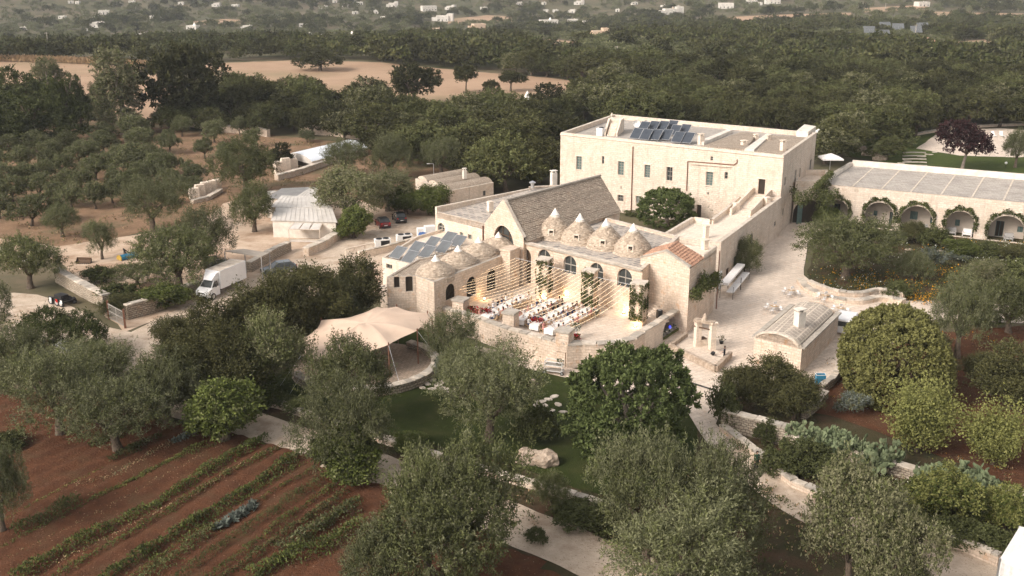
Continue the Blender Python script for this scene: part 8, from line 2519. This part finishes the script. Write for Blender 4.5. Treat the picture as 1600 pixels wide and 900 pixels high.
# porch furniture in the wing arches
for i, (x, y, lab) in enumerate(((1441,361, 'grey armchair under the third arch'),(1485,369, 'dark armchair at the left under the fourth arch'),(1510,369, 'pale armchair at the right under the fourth arch'),(1575,377, 'grey armchair under the fifth arch'))):
 s_, z_ = on_wall(x, y, wA, wB); b = Vector((wA.x, wA.y, .05)) + wd * s_ + winw * 1.3; t = thing('porch_armchair', lab, 'armchair', tuple(b), 'armchairs in the porch')
 m1_ = GREYMETAL if i != 2 else WHITECLOTH
 an = math.atan2(wd.y, wd.x)
 mb = MB(); mb.box(b + Vector((0,0,.25)),1.2,.8,.25, an); mb.build('seat', m1_, t)
 mb = MB(); mb.box(b + winw * .35 + Vector((0,0,.5)),1.2,.2,.55, an); mb.build('backrest', m1_, t)
 for sx in (-1,1): mb = MB(); mb.box(b + wd * sx * .6 + Vector((0,0,.0)),.14,.8,.7, an); mb.build('armrest', m1_, t)

# === PEOPLE
def skin_body(name, joints, edges, mats, region, sub=1):
 me = bpy.data.meshes.new(name + '_skeleton')
 keys = list(joints); idx = {k: i for i, k in enumerate(keys)}
 me.from_pydata([joints[k][0] for k in keys],[(idx[a], idx[b]) for a, b in edges],[])
 o = bpy.data.objects.new(name + '_tmp', me); COL.objects.link(o)
 sk = o.modifiers.new('skin', 'SKIN'); sk.use_smooth_shade = True
 for k in keys:
  r = joints[k][1]; r = r if hasattr(r, '__len__') else (r, r)
  me.skin_vertices[0].data[idx[k]].radius = r
 me.skin_vertices[0].data[idx['pelvis']].use_root = True
 sb = o.modifiers.new('sub', 'SUBSURF'); sb.levels = sub; sb.render_levels = sub
 dg = bpy.context.evaluated_depsgraph_get()
 out = bpy.data.meshes.new_from_object(o.evaluated_get(dg)); out.name = name
 bpy.data.objects.remove(o)
 out.materials.clear()
 for m in mats: out.materials.append(m)
 for p in out.polygons: p.material_index = region(p.center); p.use_smooth = True
 return out
def seated(dress=False, lean=0.0, seed=0):
 r = random.Random(seed); a = r.uniform(-.12,.12)
 J = {'pelvis': ((0,0,.55),(.17,.13)), 'waist': ((0,-.02 - lean, .74),(.14,.1)), 'chest': ((a * .3,-.04 - lean * 1.6,.95),(.17,.11)), 'neck': ((a * .5,-.05 - lean * 2,1.12),.055),
         'head': ((a * .6,-.07 - lean * 2.2,1.23),(.085,.1)), 'crown': ((a * .6,-.06 - lean * 2.2,1.33),(.075,.085))}
 E_ = [('pelvis', 'waist'),('waist', 'chest'),('chest', 'neck'),('neck', 'head'),('head', 'crown')]
 for s, n in ((-1, 'l'),(1, 'r')):
  J['hip' + n] = ((s * .1,-.06,.54),.1); J['knee' + n] = ((s * .12,-.45,.55),.075); J['ank' + n] = ((s * .12,-.43,.12),.045); J['toe' + n] = ((s * .13,-.6,.05),.04)
  J['sh' + n] = ((s * .19,-.05 - lean * 1.7,1.03),.065); J['el' + n] = ((s * .26,-.12 - r.uniform(0,.12),.80),.05); J['wr' + n] = ((s * r.uniform(.08,.2),-.4,.83),.035); J['ha' + n] = ((s * .08,-.5,.83),.03)
  E_ += [('pelvis', 'hip' + n),('hip' + n, 'knee' + n),('knee' + n, 'ank' + n),('ank' + n, 'toe' + n),('chest', 'sh' + n),('sh' + n, 'el' + n),('el' + n, 'wr' + n),('wr' + n, 'ha' + n)]
 return J, E_
PEOPLE_M = {}
def guest_mesh(cloth, dress, seed):
 k = (cloth, dress, seed)
 if k not in PEOPLE_M:
  J, E_ = seated(dress, .02 * (seed % 3), seed)
  top, bot = CL[cloth], CL[cloth] if dress or cloth == 'black' or cloth == 'blue' else CL['black' if cloth != 'white' else 'blue']
  def reg(c):
   if c.z > 1.10: return 0
   if c.y < -.34 and c.z > .74: return 0
   if dress and abs(c.x) > .2 and .76 < c.z < 1.0: return 0
   if c.z < .66: return 2
   return 1
  PEOPLE_M[k] = skin_body('person', J, E_, [SKIN, top, bot], reg, 1)
 return PEOPLE_M[k]
def hair_mesh(mat, longh):
 mb = MB(); prof = [(.02,1.41),(.075,1.385),(.103,1.33),(.106,1.25),(.09,1.19)]
 if longh: prof += [(.1,1.1),(.085,1.0),(.03,.97)]
 n = 10; vs = []
 for r_, z in prof:
  for k in range(n): a = 2 * math.pi * k / n; vs.append((r_ * math.cos(a),-.05 + r_ * math.sin(a) * 1.05 + .025, z))
 fs = [(i * n + k, (i + 1) * n + k, (i + 1) * n + (k + 1) % n, i * n + (k + 1) % n) for i in range(len(prof) - 1) for k in range(n) if not (i >= 2 and 6 <= k <= 8)] + [tuple(range(n))]
 mb.mesh(vs, fs); me = bpy.data.meshes.new('hair'); me.from_pydata(mb.v, [], mb.f); me.materials.append(mat); return me
HM = {(c, l): hair_mesh(m, l) for c, m in (('dark', HAIR),('fair', HAIRF)) for l in (0,1)}
def chair_mesh():
 mb = MB(); mb.box((0,0,.44),.42,.42,.04)
 for sx in (-1,1):
  mb.bar((sx * .18,-.18,0),(sx * .18,-.18,.44),.04); mb.bar((sx * .19,.2,0),(sx * .19,.24,.95),.04)
 mb.bar((-.2,.24,.93),(.2,.24,.93),.05,.06); mb.bar((-.18,.22,.5),(.18,.235,.9),.03); mb.bar((.18,.22,.5),(-.18,.235,.9),.03); mb.bar((-.18,-.18,.2),(.18,.2,.2),.025)
 me = bpy.data.meshes.new('wooden_chair'); me.from_pydata(mb.v, [], mb.f); me.materials.append(WOOD); return me
CHM = chair_mesh()
CLOTHN = {'black': 'black suit', 'white': 'white shirt', 'pink': 'pink dress', 'red': 'red dress', 'blue': 'navy suit', 'beige': 'beige outfit', 'whited': 'white dress'}
TABLES = [((757,494),(818,461),9, 'long guest table nearest the grid windows'),((812,500),(866,467),8, 'table by the wall pillar'),((834,508),(893,474),8, 'middle table of the large group'),((857,515),(923,480),9, 'guest table nearest the flower stand')]
rg = random.Random(12)
for ti, (pa_, pb_, ns_, tl_) in enumerate(TABLES):
 a, b = P(*pa_, cz + .75), P(*pb_, cz + .75); a.z = b.z = cz
 d = (b - a).normalized(); nrm = Vector((-d.y, d.x, 0)); L = (b - a).length; ang = math.atan2(d.y, d.x); wt = 1.15
 t = thing('long_table', f'{tl_}, covered by a white cloth and set for dinner', 'table', tuple((a + b) / 2), 'long white guest tables')
 mb = MB(); c = (a + b) / 2; nseg = 26
 top = [c + d * (x * L / 2) + nrm * (y * wt / 2) + Vector((0,0,.76)) for x, y in ((-1,-1),(1,-1),(1,1),(-1,1))]
 mb.face(top)
 for i in range(4):
  p, q = top[i], top[(i + 1) % 4]; n_ = max(4, int((q - p).length / .25)); o_ = (p + q) / 2 - c; o_.z = 0; o_.normalize()
  pr = [(p.lerp(q, k / n_), p.lerp(q, k / n_) + o_ * (.05 + .03 * math.sin(k * 2.4)) - Vector((0,0,.55))) for k in range(n_ + 1)]
  for k in range(n_): mb.face([pr[k][1], pr[k + 1][1], pr[k + 1][0], pr[k][0]])
 mb.build('tablecloth', WHITECLOTH, t)
 mb = MB()
 for sx in (-.85,0,.85):
  for sy_ in (-.8,.8): q = c + d * (sx * L / 2) + nrm * (sy_ * wt / 2); mb.bar(q, q + Vector((0,0,.74)),.05)
 mb.build('legs', ALU, t)
 pl = MB(); gl_ = MB()
 for k in range(ns_):
  for s_ in (-1,1):
   q = a + d * (L * (k + .5) / ns_) + nrm * (s_ * wt * .3) + Vector((0,0,.765)); pl.lathe(q, [(.13,0),(.14,.02)],10)
   q2 = q + nrm * (-s_ * .16) + d * .15; gl_.lathe(q2,[(.03,0),(.012,.02),(.012,.09),(.04,.12),(.035,.2)],6)
 o = pl.build('plates', WHITEMETAL, t); o['kind'] = 'stuff'
 o = gl_.build('glasses', LAMPCLEAR, t); o['kind'] = 'stuff'
 foliage_obj('centrepieces', [((a + d * (L * (k + 1) / (ns_ + 1))).to_tuple()[:2] + (cz + .78,), tuple(d),.5,.25,.25) for k in range(0, ns_, 2)],260,(.12,.07),[L_BUSH, L_WHITE, L_RED],200 + ti, parent=t, mixn=[.5,.35,.15])
 for side in (-1,1):
  for k in range(ns_):
   q = a + d * (L * (k + .5) / ns_) + nrm * (side * (wt / 2 + .42)) + d * rg.uniform(-.05,.05)
   # facing the table: the figure looks along -Y
   rz = ang + (0 if side > 0 else math.pi) + rg.uniform(-.2,.2)
   o = bpy.data.objects.new('wooden_chair', CHM); COL.objects.link(o); o.location = q + nrm * side * .05; o.rotation_euler = (0,0, rz)
   sdn = 'far' if side > 0 else 'near'
   tag(o, f'wooden cross-back chair, {ordw(k)} on {sdn} side of {tl_}'.replace(' of the large group', ''), 'chair', 'wooden chairs at the guest tables')
   if rg.random() < .06: continue
   if k >= 6 and ti == 0 and side > 0 and rg.random() < .3: continue
   pick = rg.choice(['black', 'black', 'white', 'white', 'whited', 'pink', 'whited', 'blue', 'beige', 'red' if ti == 1 and rg.random() < .5 else 'white'])
   dress = pick in ('whited', 'pink', 'red', 'beige'); cl_ = 'white' if pick == 'whited' else pick
   me = guest_mesh(cl_, dress, rg.randrange(2))
   g_ = bpy.data.objects.new('person', me); COL.objects.link(g_); g_.location = q - nrm * side * .02; g_.rotation_euler = (0,0, rz); s_ = rg.uniform(.95,1.05); g_.scale = (s_, s_, s_)
   hc = rg.choice(['dark', 'dark', 'fair'])
   h_ = bpy.data.objects.new('hair', HM[(hc, int(dress))]); COL.objects.link(h_); h_.parent = g_
   tag(g_, f'{hc}-haired guest in {CLOTHN[pick]}, {ordw(k)} on {sdn} side of {tl_}'.replace(' of the large group', '').replace('long guest table', 'table').replace('guest table', 'table'), 'person', 'seated dinner guests')

def standing(name, label, loc, rz, cloth, trousers='black', arm=.3, hair='dark'):
 J = {'pelvis': ((0,0,.96),(.15,.11)), 'waist': ((0,0,1.12),(.13,.1)), 'chest': ((0,.0,1.34),(.17,.11)), 'neck': ((0,0,1.52),.05), 'head': ((0,-.02,1.62),(.08,.095)), 'crown': ((0,-.01,1.71),(.07,.08))}
 E_ = [('pelvis', 'waist'),('waist', 'chest'),('chest', 'neck'),('neck', 'head'),('head', 'crown')]
 for s, n in ((-1, 'l'),(1, 'r')):
  J['hip' + n] = ((s * .09,0,.92),.095); J['knee' + n] = ((s * .1,-.04 * s, .5),.065); J['ank' + n] = ((s * .1,.03 * s, .1),.045); J['toe' + n] = ((s * .12,-.16,.04),.04)
  J['sh' + n] = ((s * .2,0,1.43),.06); J['el' + n] = ((s * .26,-.02,1.15),.045); J['wr' + n] = ((s * .24,-arm, 1.0 - .1 * (arm < .1)),.03); J['ha' + n] = ((s * .235,-arm - .07,.96 - .1 * (arm < .1)),.03)
  E_ += [('pelvis', 'hip' + n),('hip' + n, 'knee' + n),('knee' + n, 'ank' + n),('ank' + n, 'toe' + n),('chest', 'sh' + n),('sh' + n, 'el' + n),('el' + n, 'wr' + n),('wr' + n, 'ha' + n)]
  hx, hy, hz = J['ha' + n][0]
  for f in range(5):
   dx = (-.03,-.015,0,.015,.034 * -s)[f]; ln = (.06,.07,.075,.065,.04)[f]
   J[f'f{n}{f}'] = ((hx + dx * 1.2, hy - ln * .7, hz - ln * .7),.009); E_.append(('ha' + n, f'f{n}{f}'))
 me = skin_body('person', J, E_, [SKIN, CL[cloth], CL[trousers]], lambda c: 0 if c.z > 1.5 or (abs(c.x) > .17 and c.y < -.2) or (arm < .1 and abs(c.x) > .18 and c.z < .93 and c.z > .7) else (1 if c.z > .98 else 2),2)
 o = bpy.data.objects.new('person', me); COL.objects.link(o); o.location = loc; o.rotation_euler = (0,0, rz)
 h = bpy.data.objects.new('hair', HM[(hair, 0)]); COL.objects.link(h); h.parent = o; h.location = (0,.02,.375)
 tag(o, label, 'person')
standing('waiter', 'waiter all in black standing beside the well plinth', P(1131,565,.05), math.radians(250), 'black', arm=.28)
standing('gardener', 'man in a dark green shirt and dark trousers on the path below the dry stone wall', P(1181,735,.03), math.radians(20), 'green', 'black', .05)
standing('cook', 'person in brown shirt standing in the left garden arch', P(630,467, cz) + Vector((0,.3,0)), math.radians(160), 'beige', 'black', .2)
standing('cook', 'person in white shirt and black trousers standing in the right garden arch', P(643,472, cz) + Vector((0,.3,0)), math.radians(200), 'white', 'black', .2)
# tray on the waiter's hand side
# === STRING LIGHTS AND LAMPS
postb = P(677,468, zc1); post = thing('light_post', 'thin rusty post holding the string lights beside the first grid window', 'post', tuple(postb))
mb = MB(); mb.tube([postb - Vector((0,0,.3)), postb + Vector((0,0,1.7))],.06,8); mb.build('shaft', RUST, post)
far_a, far_b = P(806,403,6.2), P(996,447,6.2)
near_a, near_b = P(680,440,4.1), P(893,511,4.1)
for nm, (p, q), lab in (('support_cable', (far_a, far_b), 'support cable running along the tops of the ivy-clad columns'),('support_cable', (near_a, near_b), 'support cable running above the garden-side courtyard wall')):
 mb = MB(); mb.tube([p, (p + q) / 2 - Vector((0,0,.12)), q],.02,5); tag(mb.build(nm, ALU, loc=tuple(p)), lab, 'cable')
NS = 27
for i in range(NS):
 t_ = i / (NS - 1); p, q = far_a.lerp(far_b, t_), near_a.lerp(near_b, t_)
 s = thing('string_light', f'{ordw(i)} string of warm bulbs from the barn end over the courtyard tables', 'string lights', tuple(p), 'string lights over the courtyard')
 sag = .35 + .15 * random.Random(i).random(); pts_ = [p.lerp(q, k / 10) - Vector((0,0, sag * 4 * (k / 10) * (1 - k / 10))) for k in range(11)]
 mb = MB(); mb.tube(pts_, .016,4, cap=False); mb.build('cable', COPING, s)  # pale cord colour stands in for the glow of the bulbs on it
 mb = MB(); L = (q - p).length; n_ = int(L / .17)
 for k in range(1, n_):
  u = (k + .37 * (i % 3)) / n_; c = p.lerp(q, u) - Vector((0,0, sag * 4 * u * (1 - u) + .04)); r_ = .02
  v = [c + Vector(w) * r_ for w in ((1,0,0),(0,1,0),(-1,0,0),(0,-1,0),(0,0,1.2),(0,0,-1.2))]
  mb.mesh(v, [(0,1,4),(1,2,4),(2,3,4),(3,0,4),(1,0,5),(2,1,5),(3,2,5),(0,3,5)])
 o = mb.build('bulbs', BULB, s); o['kind'] = 'stuff'
def uplight(x, y, lab, e=45, z=cz, off=(0,-.25,0)):
 b = P(x, y, z) + Vector(off); t = thing('floor_lamp', lab, 'lamp', tuple(b), 'small floor lamps of the courtyard')
 mb = MB(); mb.lathe(b, [(.16,0),(.16,.1),(.13,.12)],10); mb.build('base', BLACK, t)
 mb = MB(); mb.lathe(b + Vector((0,0,.12)),[(.1,0),(.11,.14),(.05,.2)],10); mb.build('glass', GLOW, t)
 l = bpy.data.lights.new('floor_lamp_light', 'POINT'); l.energy = e * .3; l.color = (1,.66,.34); l.shadow_soft_size = .1
 lo_ = bpy.data.objects.new('floor_lamp_light', l); COL.objects.link(lo_); lo_.parent = t; lo_.location = (0,-.15,.5)
for x, y, lab, e in ((847,468, 'lamp at the foot of the ivy-clad column nearest the barn', 90),(918,488, 'lamp at the foot of the middle ivy-clad column', 90),(992,510, 'lamp at the foot of the last ivy-clad column', 110),
                     (884,462, 'lamp on the floor below the second arched window', 130),(940,476, 'lamp on the floor below the third arched window', 130),(974,489, 'lamp on the floor near the last arched window', 110),
                     (757,468, 'lamp at the wall between the second and third grid windows', 90),(722,478, 'lamp at the wall beside the bougainvillea', 80)):
 uplight(x, y, lab, e)

# === THE FAR HOUSES
order = {}
bands = [(0,12, 'along the top of the far slope'),(12,31, 'in the upper valley'),(31,56, 'in the middle of the valley'),(56,120, 'on the near side of the valley')]
for bi, (lo_, hi_, _) in enumerate(bands):
 idx = sorted([i for i, h in enumerate(HOUSES_PX) if lo_ <= h[1] < hi_], key=lambda i: HOUSES_PX[i][0])
 for r_, i in enumerate(idx): order[i] = (bi, r_)
def far_house(i, p, wpx, label, col=TIP, pink=False):
 w = max(3.6, wpx / px_per_m(p) * 1.05); rr_ = random.Random(i * 13); h = min(5.4, max(2.6, w * .36)); dpt = min(w * .8,9)
 rz = rr_.uniform(-.35,.35); t = thing('far_house', label, 'house', tuple(p - Vector((0,0,.3))), 'white houses in the valley')
 M_ = Matrix.Translation(p - Vector((0,0,.3))) @ Matrix.Rotation(rz, 4, 'Z')
 mb = MB(); k = rr_.choice((1,2,3)) if w > 9 else 1
 blocks = [(0,0, w * (.62 if k > 1 else 1), dpt, h)]
 if k > 1: blocks.append((-w * .36,-.8, w * .34, dpt * .7, h * .68))
 if k > 2: blocks.append((w * .37,.6, w * .3, dpt * .8, h * 1.35))
 for x, y, bw, bd, bh in blocks:
  q = M_ @ Vector((x, y, 0)); mb.box(q, bw, bd, bh, rz)
  q = M_ @ Vector((x, y, bh));
  for sx, sy_, ww, dd_ in ((0,-bd / 2 + .15, bw, .3),(0, bd / 2 - .15, bw, .3),(-bw / 2 + .15,0,.3, bd),(bw / 2 - .15,0,.3, bd)): mb.box(M_ @ Vector((x + sx, y + sy_, bh + .003)), ww, dd_, .45, rz)
 mb.build('wall', col, t)
 mb = MB(); q = M_ @ Vector((blocks[0][0],0, h)); mb.box(q, blocks[0][2] - .7, dpt - .7,.12, rz); mb.build('roof', COPING, t)
 n_ = max(1, int(blocks[0][2] / 3.2))
 for j in range(n_):
  x = (-.5 + (j + .5) / n_) * blocks[0][2]; dr_ = (j == n_ // 2)
  mb = MB(); c = M_ @ Vector((x, -dpt / 2 - .02,.1 if dr_ else 1.1)); mb.box(c, 1.0,.08,2.1 if dr_ else 1.1, rz)
  mb.build('door' if dr_ else 'window', GLASS, t)
 if w > 8 and rr_.random() < .3: mb = MB(); mb.lathe(M_ @ Vector((w * .1,1, h)),[(1.7,0),(1.0,1.4),(.12,2.8)],12); mb.build('trullo_roof', CONE if rr_.random() < .6 else TIP, t)
 else: mb = MB(); mb.box(M_ @ Vector((w * .18,1, h)),.6,.6,1.2, rz); mb.build('chimney', col, t)
 return t
FARWHITE = simple('far_whitewash', (.66,.62,.56),(.52,.48,.43),.4,.9)
CREAM = simple('cream_far_wall', (.62,.46,.33),(.5,.37,.27),.5,.9)
for i, ((x, y, w), p) in enumerate(zip(HOUSES_PX, HOUSE_PTS)):
 bi, r_ = order[i]
 sz = 'long low' if w > 24 else 'middling' if w > 13 else 'small' if w > 8 else 'tiny'
 cream = (x, y) in ((45,84),(30,72),(682,50),(1447,75),(748,44),(934,57),(95,68))
 if (x, y) == (1447,75): continue
 far_house(i, p, w, f'{sz} {"cream" if cream else "white"} house, {ordw(r_)} from the left {bands[bi][2]}', CREAM if cream else FARWHITE)
# the villa with the red roof
p = PT(1447,79); t = thing('villa', 'two-storey cream villa with red tiled roof beside the solar trackers', 'villa', tuple(p)); u_ = 1 / px_per_m(p)
mb = MB(); mb.box(p + Vector((-1,0,0)),22 * u_, 9,15 * u_); mb.box(p + Vector((15 * u_, 1,0)),14 * u_, 8,13 * u_); mb.build('wall', simple('villa_cream', (.7,.55,.43),(.6,.47,.36),.5,.9), t)
mb = MB(); z_ = 15 * u_; wv, dv_ = 24 * u_, 10
c = p + Vector((-1,0, z_)); v = [c + Vector((sx * wv / 2, sy_ * dv_ / 2,0)) for sx, sy_ in ((-1,-1),(1,-1),(1,1),(-1,1))] + [c + Vector((-wv / 4,0,5 * u_)), c + Vector((wv / 4,0,5 * u_))]
mb.mesh(v, [(0,1,5,4),(1,2,5),(2,3,4,5),(3,0,4)]); mb.build('roof', TERRACOTTA, t)
for k in range(4): mb = MB(); mb.box(p + Vector((-1 + (-8 + k * 5) * u_, -4.55,9 * u_ if k % 2 else 9 * u_)),1.1,.1,1.5); mb.build('window', GLASS, t)
for k in range(3): mb = MB(); mb.box(p + Vector((-1 + (-9 + k * 6) * u_, -6.2,0)),.4,.4,6 * u_); mb.build('porch_pillar', TIP, t)
mb = MB(); mb.box(p + Vector((-1,-5.5,6 * u_)),20 * u_, 2.6,.25); mb.build('porch_roof', TIP, t)
mb = MB(); mb.box(p + Vector((-1,-4.56,0)),14 * u_, .1,5 * u_); mb.build('porch_shade', DARK, t)
# ruined farm with pointed gables
p = PT(938,60)
# solar trackers
for i, (x, y) in enumerate(TRACK_PX):
 b = TRACK[i]; u_ = 1 / px_per_m(b); w = 18 * u_; l = 8.5 * u_ * 1.5
 t = thing('solar_tracker', ['lowest left solar tracker, nearest the bright pines', 'solar tracker second from the left on the far slope', 'upper left solar tracker on the far slope', 'solar tracker in the middle of the upper row', 'solar tracker right of the middle, lower row', 'solar tracker closest above the pine crowns', 'rightmost solar tracker, beside the utility pole'][i], 'solar tracker', tuple(b), 'solar trackers on the slope')
 M_ = Matrix.Translation(b + Vector((0,0,5.2))) @ Matrix.Rotation(-.12 + .08 * (i % 3),4, 'Z') @ Matrix.Rotation(math.radians(48),4, 'X')
 for k in range(6):
  mb = MB(); x0, x1 = -w / 2 + w * k / 6 + .06,-w / 2 + w * (k + 1) / 6 - .06
  v = [M_ @ Vector((xx, yy, zz)) for zz in (0,.12) for xx, yy in ((x0,-l / 2),(x1,-l / 2),(x1, l / 2),(x0, l / 2))]
  mb.mesh(v, [(3,2,1,0),(4,5,6,7),(0,1,5,4),(1,2,6,5),(2,3,7,6),(3,0,4,7)]); mb.build('panel', PANEL_GREY, t)
 mb = MB(); mb.tube([b, b + Vector((0,0,5.2))],.25,8); mb.bar(M_ @ Vector((-w / 2,0,-.12)), M_ @ Vector((w / 2,0,-.12)),.22); mb.build('mast', ALU, t)
for i, (x, yb, yt, lab) in enumerate([(640,76,55, 'utility pole by the white house in the valley'),(733,76,50, 'tall utility pole in the middle of the valley'),(1429,62,38, 'utility pole between the solar trackers'),(1311,80,66, 'utility pole left of the solar trackers'),(77,84,50, 'pale utility pole at the left of the valley'),(974,68,55, 'utility pole by the bare stony clearing'),(964,90,72, 'utility pole above the near woods'),(1220,20,5, 'utility pole at the top right fields'),(1383,16,4, 'utility pole at the top of the right slope')]):
 b = PT(x, yb); h = height_to(b, yt); t = thing('utility_pole', lab, 'pole', tuple(b), 'utility poles'); mb = MB(); mb.tube([b, b + Vector((0,0, h))],[.24,.17],6); mb.build('shaft', COPING_GREY, t); mb = MB(); mb.bar(b + Vector((-1,0, h * .95)), b + Vector((1,0, h * .95)),.15); mb.build('crossarm', COPING_GREY, t)
# tall dry grass along the ochre field
segs = []
for k in range(90):
 t_ = k / 89; q = P(-40 + 275 * t_, 96 + 10 * t_ ** 2,0); segs.append(((q.x, q.y, 0),(1,0,0),2.2,3.0,1.9))
tag(foliage_obj('tall_dry_grass', segs, 10,(1.2,.35),[L_DRY],300, up=1.5, rnd=.3, loc=tuple(P(100,98))), 'band of tall dry grass along the far edge of the left ochre field', 'dry grass', None, 'stuff')

# weeds and tufts on bare ground
def tufts(px, n, seed, name, label, mats, mixn, size=(.22,.08), h=.25, cat='weeds'):
 poly = [(P(x, y).x, P(x, y).y) for x, y in px]; rr_ = random.Random(seed); xs = [p[0] for p in poly]; ys = [p[1] for p in poly]; segs = []
 while len(segs) < n:
  x, y = rr_.uniform(min(xs), max(xs)), rr_.uniform(min(ys), max(ys))
  if in_poly(x, y, poly) and mnoise.noise(Vector((x * .15, y * .15, seed))) > -.1 * rr_.random(): segs.append(((x, y, .04),(1,0,0),.5,.5, h * rr_.uniform(.5,1.5)))
 return tag(foliage_obj(name, segs, 40, size, mats, seed, loc=(segs[0][0][0], segs[0][0][1],0), mixn=mixn), label, cat, None, 'stuff')
tufts([(0,180),(300,205),(560,230),(600,320),(430,300),(300,345),(90,390),(0,345)],900,401, 'grove_weeds', 'dry weeds and tufts scattered between the young olives', [L_DRY, L_OLIVE_G],[.55,.45],(.35,.12),.3)
tufts([(1290,560),(1450,520),(1600,508),(1640,780),(1440,700),(1300,650)],260,402, 'orchard_weeds', 'weeds and fallen leaves on the red orchard soil', [L_DRY, L_OLIVE_G, L_YELLOW],[.45,.45,.10],(.16,.07),.12)
tufts([(620,745),(900,840),(1100,960),(1300,1010),(1350,840),(1240,790),(1130,700),(1000,800),(800,745)],420,403, 'lane_side_weeds', 'low scrubby ground cover along the lane', [L_BUSH, L_OLIVE_G, L_DRY],[.5,.3,.2],(.25,.1),.35)
tufts([(96,410),(200,410),(300,395),(340,440),(300,460),(200,492),(120,450)],260,404, 'corner_weeds', 'rough grass inside the dry stone walled corner', [L_BUSH, L_OLIVE_G, L_DRY],[.5,.35,.15],(.28,.09),.4)
tufts([(-30,470),(150,520),(230,600),(260,660),(120,612),(-30,615)],300,405, 'roadside_weeds', 'low scrub between the road and the vegetable plot', [L_BUSH, L_OLIVE_G, L_DRY],[.4,.35,.25],(.25,.1),.35)
tufts([(1130,690),(1440,760),(1600,800),(1640,870),(1500,850),(1300,780),(1200,730)],420,406, 'path_side_plants', 'mixed low plants between the path and the orchard wall', [L_BUSH, L_OLIVE_G, L_WHITE],[.6,.37,.03],(.25,.1),.45)
tufts([(395,612),(470,560),(660,515),(880,585),(1085,620),(1080,740),(1010,790),(790,722),(600,680)],700,407, 'lawn_grass', 'short dark grass tufts of the lawn', [L_GRASS],[1.0],(.14,.03),.08, 'grass')

# === THE AIR
mb = MB(); mb.box((0,1600,-24),5600,3700,24 + 300)
hz = mb.build('haze', [bpy.data.materials.new('haze_air')], loc=(0,1600,0))
hm = hz.data.materials[0]; hm.use_nodes = True; hn = hm.node_tree; hn.nodes.remove(hn.nodes['Principled BSDF'])
pv = hn.nodes.new('ShaderNodeVolumePrincipled'); pv.inputs['Density'].default_value = 0.00011; pv.inputs['Color'].default_value = (.86,.9,.95,1); pv.inputs['Anisotropy'].default_value = 0.0
hn.links.new(pv.outputs[0], hn.nodes['Material Output'].inputs['Volume'])
tag(hz, 'thin pale evening haze over the valley', 'haze', None, 'stuff')
